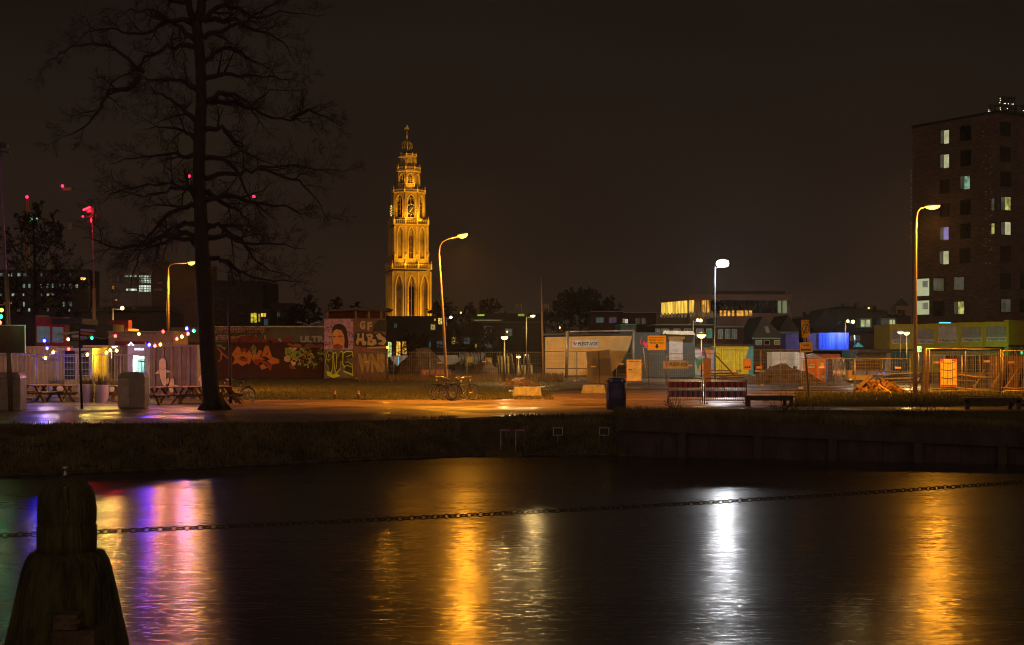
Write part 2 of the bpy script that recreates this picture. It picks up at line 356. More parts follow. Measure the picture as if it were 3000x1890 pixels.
# quay wall at the right
m_quay = M('quay_concrete', (.075, .048, .055), .8, 0, .35, 2, .4, 14, .3, stretch=(1, 1, .4))
A = (X(1838, 43.5), 43.5); B = (X(3500, 39.0), 39.0); fr = FAB(A, B); Lw = (Vector(B)-Vector(A)).length
def qz(u): return .09-.42*u/Lw
t = thing('quay_wall', 'long dark concrete quay wall with a thick capping beam on the far side of the water', 'quay wall', (A[0], A[1], WZ))
mb = MB(m_quay); mb.poly(fr, [(-.3, WZ-.6), (Lw, WZ-.6), (Lw, qz(Lw)-.4), (-.3, qz(0)-.4)], -.5, 0)
u = .35
while u < Lw-.8:
    mb.fbox(fr, u, u+.735, WZ-.4, qz(u)-.47, 0, .03); u += .75
build(mb, 'wall_panels', t)
mb = MB(m_quay); mb.poly(fr, [(-.3, qz(0)-.45), (Lw, qz(Lw)-.45), (Lw, qz(Lw)), (-.3, qz(0))], -.45, .16); build(mb, 'capping_beam', t)
for px in (2000, 2222, 2440, 2690, 2935):
    u = fr.px(px, 1300)[0]; mb = MB(m_dwood); mb.fbox(fr, u-.12, u+.12, WZ-.5, qz(u)-.46, .036, .2); build(mb, 'fender_pile', t)
# steps down the bank
mb = MB(M('mossy_step_stone', (.085, .07, .035), .9, 0, .5, 2, .5, 12)); fs = FD(44.2)
for i in range(6):
    D = 43.2+i*.40; z0 = WZ-.1; z1 = WZ+.16+i*.19; xa = 1420-i*16
    mb.box(X(xa, D), X(xa+62, D)+.5, D, D+.42, z0, z1)
build(mb, 'bank_steps', label='flight of low concrete steps going down the bank to the water', cat='steps')
for i, (x0, x1, lab) in enumerate(((1467, 1490, 'narrow steel hoop rail beside the steps, the left one of the pair at the water'), (1511, 1535, 'narrow steel hoop rail right of its twin at the foot of the bank'))):
    D = 43.3; mb = MB(m_pole); mb.tube([W(x0, 1345, D), W(x0, 1262, D), W(x1, 1265, D+.1), W(x1, 1345, D+.1)], .022, 6)
    mb.mat(M('violet_light_tint', (.4, .2, .5), .3, .5)); mb.ob((W(x0, 1262, D)+W(x1, 1265, D+.1))/2+Vector((0, 0, .03)), (X(x1, D)-X(x0, D)+.08, .09, .035))  # violet light on the rail's top put into this colour
    build(mb, 'hoop_rail', label=lab, cat='rail', group='hoop rails at the steps')
for x0, x1, lab in ((1621, 1648, 'small framed sign on a post in the bank, nearer the hoop rails'), (1756, 1784, 'small framed sign on a post in the bank, nearer the quay wall')):
    D = 44.2; fr2 = FD(D); t = thing('water_sign', lab, 'sign', W((x0+x1)/2, 1335, D), 'small signs on the bank')
    mb = MB(m_grey); mb.tube([W((x0+x1)/2, 1335, D+.04), W((x0+x1)/2, 1256, D+.04)], .02, 6); build(mb, 'post', t)
    mb = MB(m_dark); mb.pbox(fr2, x0, x1, 1254, 1275, -.02, 0); build(mb, 'plate', t)
    mb = MB(m_pole); mb.pbox(fr2, x0-1, x1+1, 1252.5, 1255, 0, .02); mb.pbox(fr2, x0-1, x1+1, 1274, 1276, 0, .02)
    mb.pbox(fr2, x0-1.2, x0+1.5, 1255, 1274, 0, .02); mb.pbox(fr2, x1-1.5, x1+1.2, 1255, 1274, 0, .02); build(mb, 'frame', t)
# ---------------------------------------------------------------- grass as stuff
def tufts(name, mat, n, sampler, h, seed, wd=.012, kind='stuff', lab='short rough grass'):
    R = random.Random(seed); mb = MB(mat); vs = []; fs = []
    for i in range(n):
        x, y, z = sampler(R); s = h*(.5+R.random())
        for k in range(4):
            a = R.random()*2*PI; l = R.uniform(.1, .6)*s; dx, dy = math.cos(a), math.sin(a); o = len(vs)
            bx, by = x+R.uniform(-.05, .05), y+R.uniform(-.05, .05)
            vs += [(bx-dy*wd, by+dx*wd, z-.02), (bx+dy*wd, by-dx*wd, z-.02), (bx+dx*l, by+dy*l, z+s*R.uniform(.6, 1))]; fs.append((o, o+1, o+2))
    mb.add(vs, fs); return build(mb, name, kind=kind, label=lab, cat='grass')
def bank_s(R):
    px = R.uniform(-300, 1835); dw, dt, zt = interp(BK, px)
    if 1345 < px < 1480: px -= 150
    t = R.random(); D = dw+(dt-dw+.15)*t; x = X(px, D); k = math.sin(PI*(.1+.9*t))
    h = (noise.noise(Vector((x*.9, D*1.3, 3)))*.28+noise.noise(Vector((x*3, D*3, 7)))*.13)*k
    return x, D, WZ+(zt-WZ)*t**.85+h+.08*k
tufts('bank_grass', m_bladed, 16000, bank_s, .12, 1, .013, lab='rough dark grass covering the sloping river bank')
def strip_s(R):
    px = R.uniform(640, 1620); y = R.choice((R.uniform(1108, 1172), R.uniform(1150, 1172))); D = GD(y); return X(px, D), D, gz(px, D)
tufts('strip_grass', m_blade, 9000, strip_s, .10, 2, .016, lab='grass verge between the path and the painted wall')
def lawn_s(R):
    px = R.uniform(1800, 3050); dt = interp(BK, px)[1]; D = R.uniform(dt+.05, GD(1207)); return X(px, D), D, gz(px, D)
tufts('lawn_grass', m_blade, 12000, lawn_s, .08, 3, .012, lab='short lawn between the quay wall and the thin path')
def edge_s(R):
    px = R.uniform(1800, 3050); dt = interp(BK, px)[1]; D = dt+R.uniform(-.1, .9)**1; return X(px, D), D, gz(px, D)
tufts('edge_grass', m_bladed, 5000, edge_s, .28, 4, .014, lab='long dark grass hanging over the edge of the quay wall')
def verge_s(R):
    px = R.uniform(2330, 3050); D = GD(R.uniform(1152, 1192)); return X(px, D), D, gz(px, D)
tufts('verge_grass', m_blade, 9000, verge_s, .16, 5, .014, lab='grass verge in front of the construction fence')
def dry_s(R):
    px = R.uniform(1050, 1650); D = GD(R.uniform(1103, 1120)); return X(px, D), D, 0
tufts('dry_grass', m_dry, 3500, dry_s, .42, 6, .022, lab='tall dry weeds along the foot of the fence')
# ---------------------------------------------------------------- trees
def branch(mb, R, p, d, L, r, lvl, droop=0, up=.25, seg=4, sides=5, rmin=.008, kids=(3, 5), spread=.75, crv=.25):
    pts = [Vector(p)]; d = Vector(d).normalized(); rs = [r]
    for i in range(seg):
        d = (d+Vector((R.gauss(0, crv), R.gauss(0, crv), R.gauss(0, crv)+up*(i/seg)-droop))*.5).normalized()
        pts.append(pts[-1]+d*L/seg); rs.append(max(rmin, r*(1-.8*(i+1)/seg)))
    mb.tube(pts, rs, sides if r > .03 else 3)
    if lvl > 0: twigs(mb, R, pts, rs, L, lvl, droop, up, rmin, kids, spread, crv)
def twigs(mb, R, pts, rs, L, lvl, droop, up, rmin, kids, spread, crv, f0=.15):
    k = R.randint(*kids)
    for j in range(k):
        t = f0+(1-f0)*(j+R.random())/k; q = min(len(pts)-1.001, t*(len(pts)-1)); i = int(q); f = q-i
        p = pts[i].lerp(pts[i+1], f); ax = (pts[i+1]-pts[i]).normalized(); s = Vector((R.gauss(0, 1), R.gauss(0, 1), R.gauss(0, 1)+.25)); s = (s-ax*s.dot(ax)).normalized()
        dd = ax*(1-spread*.5)+s*spread; LL = L*R.uniform(.35, .62)*(1.1-.4*t)
        branch(mb, R, p, dd, LL, max(rmin, (rs[i]*(1-f)+rs[i+1]*f)*.62), lvl-1, droop, up, 3, 4, rmin, kids, spread, crv)
def bare_tree(px, ybase, ytop, D, wpx, label, seed, lvl=4, name='bare_tree', group='bare trees in the distance', rmin=None, trunk=.3, mat=None):
    R = random.Random(seed); base = W(px, ybase, D); H = (ybase-ytop)/F*D; Wd = wpx/F*D/2; rmin = rmin or D*.00020
    t = thing(name, label, 'tree', base, group)
    mb = MB(mat or m_twig); tr = [base, base+Vector((0, 0, H*trunk)), base+Vector((R.uniform(-.1, .1)*Wd, 0, H*.62)), base+Vector((R.uniform(-.1, .1)*Wd, 0, H*.93))]
    rr = [H*.022, H*.017, H*.009, rmin]; mb.tube(tr, rr, 7); build(mb, 'trunk', t)
    cr = MB(mat or m_twig); n = 17
    for i in range(n):
        f = (i+R.random()*.6)/n; z = H*(trunk*.75+(.9-trunk*.75)*f); a = i*2.4+R.random(); o = base+Vector((0, 0, z))
        wv = Wd*(.95*math.sin(PI*min(1, .25+.75*f))+.1); d = Vector((math.cos(a), math.sin(a)*.7, .35+.7*f))
        branch(cr, R, o, d, max(wv*1.0, H*.15), H*.0055*(1-.5*f), lvl, 0, .25, 4, 4, rmin, (4, 6), .75, .3)
    build(cr, 'crown', t); return t
# the big tree in front
R = random.Random(11); D = 50.0
t = thing('big_bare_tree', 'tall thick-trunked bare tree at the left with wide drooping branches reaching out of the picture', 'tree', W(626, 1200, D))
mb = MB(m_bark)
tp = [(627, 1206, 33), (622, 1185, 27), (615, 1120, 24), (607, 1000, 23), (602, 900, 24), (597, 800, 24), (592, 740, 21), (588, 620, 19), (583, 500, 18), (585, 400, 18), (590, 300, 16), (588, 200, 15), (580, 100, 15), (574, 62, 15)]
tw = [W(x, y, D) for x, y, r in tp]; mb.tube(tw, [r/F*D for x, y, r in tp], 14)
for k in range(7):
    a = 2*PI*k/7+.3; o = W(627, 1190, D); mb.tube([o+Vector((0, 0, .5)), o+Vector((math.cos(a)*.3, math.sin(a)*.3, .1)), o+Vector((math.cos(a)*.62, math.sin(a)*.62, -.15))], [.2, .14, .05], 6)
mb.tube([W(574, 70, D), W(590, 30, D+.2), W(592, -40, D+.3), W(588, -220, D+.6)], [.19, .17, .15, .10], 10)
mb.tube([W(572, 75, D), W(556, 30, D-.2), W(545, -30, D-.4), W(530, -220, D-.8)], [.16, .12, .10, .07], 10)
build(mb, 'trunk', t)
limbs = [ # px polylines traced along the main limbs, start radius in px
 [(590, 60), (640, 22), (695, 25), (750, 50), (860, 40), (955, 43)], [(575, 68), (530, 60), (480, 70), (430, 97), (375, 100), (330, 85), (260, 95), (215, 130)],
 [(600, 60), (690, 55), (760, 95), (830, 120), (870, 190)], [(590, 140), (530, 130), (475, 145), (430, 175), (395, 205), (330, 240), (300, 290)],
 [(420, 212), (370, 170), (320, 130), (270, 128), (215, 133), (180, 165), (140, 178)], [(592, 190), (630, 160), (680, 128), (715, 165), (770, 190), (840, 250)],
 [(585, 270), (545, 240), (500, 235), (430, 235), (395, 218)], [(595, 300), (640, 275), (690, 278), (740, 305), (790, 262), (900, 262)],
 [(595, 305), (640, 300), (690, 305), (770, 332), (850, 355), (905, 355), (935, 400)], [(850, 352), (900, 320), (960, 340), (1000, 370)],
 [(585, 365), (545, 330), (500, 290), (455, 275), (430, 230)], [(410, 225), (370, 260), (320, 265), (290, 310), (260, 360), (215, 395), (185, 395)],
 [(595, 375), (650, 375), (690, 420), (710, 445), (760, 465), (840, 500)], [(590, 460), (560, 460), (520, 455), (440, 455), (380, 468), (320, 480)],
 [(597, 460), (650, 465), (700, 510), (720, 560), (745, 600), (780, 640)], [(597, 520), (640, 510), (700, 510), (760, 490), (860, 485), (960, 495), (1030, 497)],
 [(760, 492), (800, 505), (870, 530), (930, 580), (960, 640)], [(590, 545), (540, 550), (480, 560), (420, 575), (350, 560)],
 [(585, 605), (530, 610), (480, 640), (440, 690), (400, 720), (320, 730)], [(605, 560), (650, 590), (700, 620), (740, 660), (770, 720)],
 [(585, 660), (540, 655), (480, 690), (430, 710), (380, 770)], [(588, 690), (520, 685), (460, 700), (400, 720), (330, 725), (290, 710), (240, 700)],
 [(605, 665), (640, 655), (700, 700), (740, 750), (790, 790), (850, 815)], [(610, 700), (660, 690), (720, 715), (800, 712), (900, 730)],
 [(605, 750), (650, 760), (700, 795), (745, 815), (830, 820), (900, 830)], [(590, 740), (560, 700), (500, 700), (450, 720), (410, 735), (400, 790), (370, 860)],
 [(590, 620), (560, 560), (500, 540), (430, 545), (340, 560), (290, 600)], [(596, 430), (560, 400), (520, 380), (470, 372), (420, 380)],
 [(602, 590), (660, 570), (720, 590), (800, 600), (880, 620), (930, 640)], [(600, 230), (660, 215), (720, 220), (800, 230), (880, 240)],
 [(588, 120), (545, 100), (500, 60), (450, 30), (380, 30), (340, 45)], [(596, 110), (650, 90), (720, 60), (780, 20), (830, -10)],
 [(550, 10), (500, 0), (440, -30)], [(600, 0), (660, -20), (740, -40)]]
cr = MB(m_bark); tws = MB(m_twig)
for i, l in enumerate(limbs):
    y0 = R.uniform(-1.6, 1.6); n = len(l); pts = []
    for j, (x, y) in enumerate(l): pts.append(W(x, y, D+y0*(j/(n-1))**1*1.6))
    fine = []; fr_ = []; r0 = (.105 if i not in (4, 9, 16) else .07) if len(l) > 4 else .09
    for j in range(n-1):
        for s in range(3):
            q = (j+s/3)/(n-1); fine.append(pts[j].lerp(pts[j+1], s/3)+Vector((R.gauss(0, .04), R.gauss(0, .04), R.gauss(0, .04)))); fr_.append(max(.014, r0*(1-q)**1.25+.012))
    fine.append(pts[-1]); fr_.append(.010); cr.tube(fine, fr_, 7)
    Ln = sum((a-b).length for a, b in zip(pts, pts[1:]))
    twigs(tws, R, fine, [x*.8 for x in fr_], min(Ln, 3.0)*.85, 3, .12, .10, .0048, (7, 9), .75, .32, .12)
build(cr, 'limbs', t); build(tws, 'twigs', t)
# slim young tree
t = thing('young_tree', 'slim young bare tree behind the parked bicycle, right of the thick trunk', 'tree', W(676, 1182, 56))
mb = MB(m_bark); mb.tube([W(676, 1184, 56), W(674, 1050, 56), W(670, 930, 56), W(669, 820, 56), W(668, 790, 56)], [.075, .06, .05, .03, .012], 8); build(mb, 'trunk', t)
mb = MB(m_twig)
for k in range(16):
    y = 1010-k*14; s = -1 if k % 2 else 1
    branch(mb, R, W(671, y, 56), (s, R.uniform(-.6, .6), R.uniform(-.1, .5)), R.uniform(.6, 1.5), .02, 2, .05, .3, 4, 4, .007, (3, 4), .8, .35)
build(mb, 'crown', t)
# ---------------------------------------------------------------- lamps
def cobra(mb_sh, mb_gl, c, L, wd=.2, ang=0, up=.08):        # flat long road-lamp head centred at c pointing along +x
    c = Vector(c); ca, sa = math.cos(ang), math.sin(ang)
    def tr(v): return (c.x+v[0]*ca-v[2]*sa, c.y+v[1], c.z+v[0]*sa+v[2]*ca)
    for mb, s0, sc, dz in ((mb_sh, 1, 1.0, up), (mb_gl, -1, .88, up-.02)):
        vs = []; n = 12; k = 5
        for i in range(k+1):
            q = PI/2*i/k
            for j in range(n):
                a = 2*PI*j/n; vs.append(tr((L/2*sc*math.cos(q)*math.cos(a), wd*sc*math.cos(q)*math.sin(a), s0*math.sin(q)*wd*(.55 if s0 > 0 else .9)+dz)))
        fs = [(i*n+j, i*n+(j+1) % n, (i+1)*n+(j+1) % n, (i+1)*n+j) for i in range(k) for j in range(n)]; fs.append(tuple(range(n)))
        mb.add(vs, fs, True)
def arm_lamp(label, D, pts, rad, head, hl, glass, power, col, ang=.12, group='street lamps', lr=.12, mat=None, base=None):
    t = thing('street_lamp', label, 'street lamp', W(pts[0][0], pts[0][1], D), group)
    mb = MB(mat or m_polew); mb.tube([W(x, y, D) for x, y in pts], rad, 10); build(mb, 'pole', t)
    a, b = MB(m_grey), MB(glass); cobra(a, b, W(head[0], head[1], D), hl, .17, ang); build(a, 'lamp_head', t); build(b, 'lamp_glass', t)
    if power:
        h = W(head[0], head[1], D)-Vector((-.12, .3, .42)); lit('lamp_light', h, power*.22, col, lr, t)
        lit('lamp_beam', h, power*3.4, col, lr, t, math.radians(158), h+Vector((0, .27, -1)), .35)
    return t
m_polew = M('painted_lamp_pole', (.20, .15, .12), .4, .2, .15, 5)
arm_lamp('tall leaning orange street lamp with bicycles at its foot', 60,
    [(1314, 1174), (1308, 1120), (1300, 960), (1291, 820), (1286, 745), (1288, 722), (1296, 708), (1312, 700), (1342, 693)],
    [.075, .075, .06, .05, .04, .036, .034, .032, .03], (1356, 692), .50, e_sod, 2600, SOD, .18, mat=m_polew)
arm_lamp('tall orange street lamp in front of the apartment block at the right', 68,
    [(2681, 1160), (2681, 1100), (2682, 900), (2683, 680), (2684, 640), (2688, 620), (2696, 610), (2712, 607)],
    [.115, .11, .085, .06, .05, .045, .04, .035], (2732, 608), .85, e_sod, 3400, SOD, .05, mat=m_polew)
arm_lamp('orange street lamp on a thin mast just left of the thick trunk', 75,
    [(492, 1150), (492, 800), (493, 786), (498, 777), (512, 772), (546, 771)], [.09, .07, .03, .03, .03, .03], (561, 772), .45, e_sod, 1500, SOD, .08)
t = thing('floodlight_mast', 'thin mast with a dazzling white floodlight above the building site', 'floodlight', W(2095, 1115, 104))
mb = MB(M('dull_mast', (.035, .038, .045), .7, .1)); mb.tube([W(2095, 1115, 104), W(2095, 780, 104)], [.05, .035], 8); mb.tube([W(2095, 786, 104), W(2116, 782, 104)], .03, 6); build(mb, 'mast', t)
mb = MB(m_grey); mb.ob(W(2119, 771, 104)+Vector((0, .2, 0)), (.8, .2, .5), (.2, 0, 0)); build(mb, 'floodlight_housing', t)
mb = MB(E('floodlight_glass', (1, .98, .93), 22)); mb.ball(W(2117, 772, 104)+Vector((0, .02, 0)), .36, 14, 1.35, .35, .8); build(mb, 'floodlight_glass', t)
lit('floodlight_beam', W(2118, 776, 104)+Vector((0, -.8, 0)), 1000, WHT, .25, t); lit('floodlight_downlight', W(2118, 776, 104)+Vector((0, -.8, 0)), 2600, WHT, .25, t, math.radians(150), W(2118, 800, 104)+Vector((0, -.5, 0)), .5)
m_dpole = M('dull_lamp_pole', (.06, .055, .05), .7, .1, .2)
def ball_lamp(label, D, x, y0, y1, power, col, glass, shape='disc', r=.25, name='post_lamp', px2=None, group='post lamps on the building site'):
    t = thing(name, label, 'lamp', W(x, y0, D), group)
    mb = MB(m_dpole); mb.tube([W(x, y0, D), W(x, y1, D)], [.055, .04], 6)
    if px2: mb.tube([W(x, y1+2, D), W(px2, y1+4, D)], .03, 5)
    build(mb, 'pole', t); hx = px2 or x
    mb = MB(glass); c = W(hx, y1, D)
    if shape == 'disc': mb.lathe(c, [(.03, -.2*r), (r*.7, -.05*r), (r, .35*r), (r*.9, .6*r), (.02, .65*r)], 14)
    elif shape == 'bowl': mb.lathe(c, [(.02, -.55*r), (r*.5, -.42*r), (r*.95, .1*r), (r, .2*r), (.02, .22*r)], 14)
    else: mb.ball(c, r, 12)
    build(mb, 'lamp_glass', t)
    mb = MB(m_grey); mb.lathe(c+Vector((0, 0, .66*r if shape != 'ball' else r)), [(.9*r if shape != 'ball' else .05, 0), (.3*r, .15*r), (.02, .2*r)], 12); build(mb, 'cap', t)
    if power: lit('lamp_light', c-Vector((0, .9, r+.25)), power*.7, col, .1, t)
    return t
ball_lamp('warm lamp on a thin post between the long mast and the containers at the left', 80, 331, 1100, 903, 380, WARM, e_sody, 'ball', .11, px2=358)
ball_lamp('glowing wide post lamp in front of the dark houses', 95, 1478, 1110, 993, 700, WARM, e_sody, 'disc', .24)
ball_lamp('low glowing post lamp half hidden behind the fence and timber props', 90, 1519, 1106, 1048, 350, WARM, e_sody, 'disc', .14)
ball_lamp('lamp on the tall thin column left of the flag mast', 110, 1542, 1105, 928, 900, WARM, e_sody, 'disc', .19, px2=1561)
ball_lamp('small white globe lamp on a bracket right behind the leaning street lamp', 150, 1308, 1080, 930, 120, WHT, e_wht, 'ball', .13, px2=1321)
ball_lamp('left lamp of the close pair in front of the modern office block', 122, 2030, 1100, 938, 260, WARM, e_sody, 'ball', .13, px2=2044)
ball_lamp('right lamp of the close pair in front of the modern office block', 120, 2031, 1100, 939, 500, WARM, e_sody, 'ball', .14, px2=2053)
ball_lamp('wide glowing bowl lamp above the graffiti covered container', 105, 2055, 1105, 984, 700, WARM, e_sody, 'bowl', .36)
ball_lamp('dimmer lamp of the pair above the blue container, on the left', 122, 2476, 1060, 941, 200, WARM, e_sody, 'ball', .12, px2=2484)
ball_lamp('brighter lamp of the pair above the blue container, on the right', 120, 2477, 1060, 943, 700, WARM, e_sody, 'ball', .15, px2=2499)
ball_lamp('bowl lamp without a visible post in front of the yellow site cabins', 92, 2638, 1090, 974, 120, WARM, E('dim_lamp_glass', (1, .8, .45), 2.2), 'bowl', .22)
ball_lamp('bright bowl lamp on a thin post beside the tall street lamp and yellow cabins', 90, 2656, 1090, 977, 600, WARM, e_sody, 'bowl', .21)
ball_lamp('bright little orange lamp on top of a fence post beside the painted tower block', 84, 1135, 1112, 1018, 160, SOD, e_sod, 'ball', .07)
ball_lamp('far dim orange lamp hanging in front of the left dark trees', 160, 262, 1060, 819, 60, SOD, E('far_lamp_glass', (1, .42, .08), 3.0), 'disc', .32, px2=243)
# mast with red lit floodlights
D = 90; t = thing('red_light_mast', 'tall thin mast carrying floodlights that glow red behind the big tree', 'light mast', W(275, 1110, D))
mb = MB(m_polew); mb.tube([W(277, 1110, D), W(275, 845, D)], [.14, .13], 8); build(mb, 'lower_mast', t)
mb = MB(M('violet_grey_mast', (.30, .12, .22), .4, .3)); mb.tube([W(275, 845, D), W(270, 640, D)], [.07, .04], 8); build(mb, 'upper_mast', t)
mb = MB(m_dark); mb.ob(W(266, 634, D), (.9, .12, .1), (0, -.2, 0)); mb.ob(W(266, 616, D), (.55, .35, .3), (0, -.15, 0)); mb.ob(W(272, 628, D), (.2, .3, .55)); mb.ob(W(282, 640, D), (.2, .2, .25)); build(mb, 'bracket', t)
e_red = E('red_lamp_glass', (1, .01, .03), 9); mb = MB(e_red); mb.ob(W(257, 612, D)-Vector((0, .2, 0)), (.52, .14, .09), (0, -.42, 0)); build(mb, 'red_lamp', t)
mb = MB(e_red); mb.lathe(W(269, 646, D)-Vector((0, .14, 0)), [(.01, -.15), (.07, 0), (.01, .16)], 8); build(mb, 'red_lamp', t); mb = MB(e_red); mb.ball(W(243, 634, D), .07, 8); build(mb, 'red_lamp', t)
lit('red_glow', W(258, 618, D)-Vector((0, .6, 0)), 90, (1, .02, .04), .1, t)
# floodlight mast at the left edge with the information board
D = 48.6; t = thing('info_board_mast', 'pole at the left edge of the picture with a dark information board on it', 'pole', W(29, 1210, D))
mb = MB(m_polew); mb.tube([W(32, 1210, D), W(26, 1030, D), W(22, 900, D), W(17, 795, D)], [.085, .085, .08, .078], 10); build(mb, 'pole', t)
mb = MB(M('violet_painted_mast', (.30, .14, .36), .4, .3)); mb.tube([W(17, 795, D), W(9, 640, D), W(1, 430, D)], [.045, .04, .03], 8); build(mb, 'upper_pole', t)
mb = MB(m_dark); mb.ob(W(-2, 424, D), (.62, .3, .16), (0, .12, 0)); mb.ob(W(4, 445, D), (.6, .2, .05), (0, .1, 0)); mb.ring(W(18, 430, D), .13, .008, 'y', 12, 4, -1.4, 1.4); build(mb, 'floodlight', t)
mb = MB(M('dark_board_back', (.085, .055, .04), .6, .1)); mb.pbox(FD(D-.1), -40, 73, 954, 1034, -.05, 0); build(mb, 'board', t)
mb = MB(m_pole); mb.pbox(FD(D-.1), -41, 74, 952, 954.5, -.05, .012); mb.pbox(FD(D-.1), 71, 74, 954.5, 1034, -.05, .012); mb.ob(W(22, 888, D), (.25, .1, .04)); mb.ob(W(5, 893, D), (.3, .03, .03)); build(mb, 'brackets', t)
# double armed unlit lamp behind the grey hall
D = 150; t = thing('double_lamp', 'unlit street lamp with two thin arms above the long grey hall', 'street lamp', W(904, 965, D))
mb = MB(m_pole); mb.tube([W(904, 1040, D), W(904, 958, D)], .09, 6)
for s in (-1, 1): mb.tube([W(904, 960, D), W(904+s*4, 952, D), W(904+s*10, 948, D), W(904+s*22, 946, D)], .06, 5); mb.ob(W(904+s*27, 944.5, D), (.5, .2, .12))
build(mb, 'post', t)
# ---------------------------------------------------------------- coloured bulbs on strings
BC = {'b': (.006, .008, 1), 'g': (.01, .75, .25), 'r': (1, .02, .015), 'o': (1, .30, .03), 'w': (1, .62, .12)}
EB = {k: E('bulb_glass_'+n, BC[k], s) for k, n, s in (('b', 'blue', 160), ('g', 'green', 9), ('r', 'red', 22), ('o', 'orange', 9), ('w', 'warm', 11))}
LBP = {'b': 48, 'g': 12, 'r': 26, 'o': 12, 'w': 40}
def light_string(label, D, pts, lights=()):
    t = thing('light_string', label, 'string lights', W(pts[0][0], pts[0][1], D), 'strings of coloured party bulbs')
    mb = MB(m_dark); c = []
    for (x0, y0, _), (x1, y1, _) in zip(pts, pts[1:]):
        for k in range(5): f = k/5; c.append(W(x0+(x1-x0)*f, y0+(y1-y0)*f+(-9+ (f-.5)**2*-0+ (1-(2*f-1)**2)*14), D))
    c.append(W(pts[-1][0], pts[-1][1]-9, D)); mb.tube(c, .012, 4); build(mb, 'cable', t)
    for x, y, k in pts:
        if not k: continue
        mb = MB(m_dark); mb.tube([W(x, y-9, D), W(x, y-3.5, D)], .025, 6); 
        b = MB(EB[k]); b.lathe(W(x, y, D), [(.01, -.075), (.045, -.055), (.062, -.01), (.05, .035), (.02, .06)], 10)
        o = build(b, 'bulb', t); build(mb, 'socket', o) if False else build(mb, 'socket', t)
    for x, y, k in pts:
        if k and k in lights: lit('bulb_light', W(x, y, D)-Vector((0, .16, .06)), LBP[k], BC[k], .05, t)
light_string('three bulbs orange, green and red beside the pole at the left edge', 47.5, [(-30, 880, ''), (5, 908, 'o'), (3, 927, 'g'), (0, 945, 'r')], 'g')
light_string('long low string of bulbs along the cream containers', 57.6,
    [(70, 1030, ''), (133, 1049, 'w'), (156, 1032, 'w'), (201, 1022, 'r'), (256, 1039, 'w'), (312, 1033, 'w'), (323, 1026, 'w'), (342, 1027, 'w')], 'w')
light_string('upper string of bulbs from the red cabin past the finger signs', 58.5,
    [(138, 1020, 'b'), (130, 998, 'b'), (200, 994, 'w'), (269, 990, 'g'), (338, 984, 'r'), (407, 978, 'w'), (478, 971, 'r')], 'bgr')
light_string('string with blue, red and green bulbs running up to the thick tree trunk', 56,
    [(425, 1006, ''), (437, 1010, 'b'), (454, 1013, 'r'), (470, 1009, 'w'), (518, 993, 'r'), (533, 986, 'w'), (551, 978, 'r'), (547, 962, 'b'), (568, 969, 'g'), (590, 950, '')], 'bgrw')
# ---------------------------------------------------------------- furniture on the path
def perf_bin(x0, x1, y0, y1, D, label, xs):
    t = thing('litter_bin', label, 'litter bin', W((x0+x1)/2, y1, D), 'tall litter bins on the path')
    a, b = X(x0, D), X(x1, D); z0, z1 = Z(y1, D), Z(y0, D); s = X(xs, D); h = (z1-z0)*.84+z0; dp = .62
    mb = MB(M('bin_sheet_metal', (.36, .27, .235), .5, .15)); mb.box(a, b, D, D+dp, z0+.04, h); mb.box(a+.04, b-.04, D+.04, D+dp-.04, z0, z0+.04); build(mb, 'body', t)
    mb = MB(M('bin_side_panel', (.52, .38, .34), .45, .1)); mb.box(a+.02, s, D-.012, D, z0+.06, h-.02); build(mb, 'door_panel', t)
    mb = MB(m_dark)
    for i in range(int((b-s-.06)/.07)):
        for j in range(int((h-z0-.2)/.08)): mb.ob((s+.07+i*.07, D-.003, z0+.12+j*.08+(i % 2)*.04), (.02, .004, .02))
    build(mb, 'perforation', t)
    mb = MB(M('bin_hood', (.30, .24, .20), .4, .3)); n = 8; fr = FD(D-.03)
    pr = [(a+.0+(b-a)*(.02+.96*(1-math.cos(PI/2*i/n))*.30), h+(z1-h)*math.sin(PI/2*i/n)) for i in range(n+1)]
    pr += [(b-.08, z1-.01), (b-.02, h+.10), (b, h+.005)]; mb.poly(fr, [(a, h+.004)]+pr, -dp-.03, 0); build(mb, 'hood', t)
perf_bin(345, 424, 1090, 1196, 51, 'tall litter bin with a curved hood standing left of the picnic benches', 377)
perf_bin(-32, 60, 1091, 1205, 48.9, 'tall litter bin cut by the left edge, behind the board pole', -20)
t = thing('round_bin', 'round dark blue litter bin on the grass edge by the path', 'litter bin', W(1805, 1201, 50))
c = W(1805, 1201, 50); mb = MB(M('blue_bin_steel', (.05, .045, .16), .35, .3)); mb.lathe(c, [(.34, 0), (.37, .03), (.37, .98), (.35, .99), (.35, 1.0), (.36, 1.02), (.36, 1.10), (.30, 1.16), (.2, 1.165)], 24); build(mb, 'body', t)
mb = MB(m_dark); mb.lathe(c, [(.21, 1.168), (.2, 1.17)], 20); 
for k in range(4): mb.ob(c+Vector((.362*math.cos(k*1.57+.8), .362*math.sin(k*1.57+.8), .5)), (.03, .03, .9), (0, 0, k*1.57+.8))
build(mb, 'openings', t)
mb = MB(m_pole)
for q in (-.2, .2): mb.ob(c+Vector((q, -.34, 1.09)), (.07, .03, .09))
build(mb, 'clips', t)
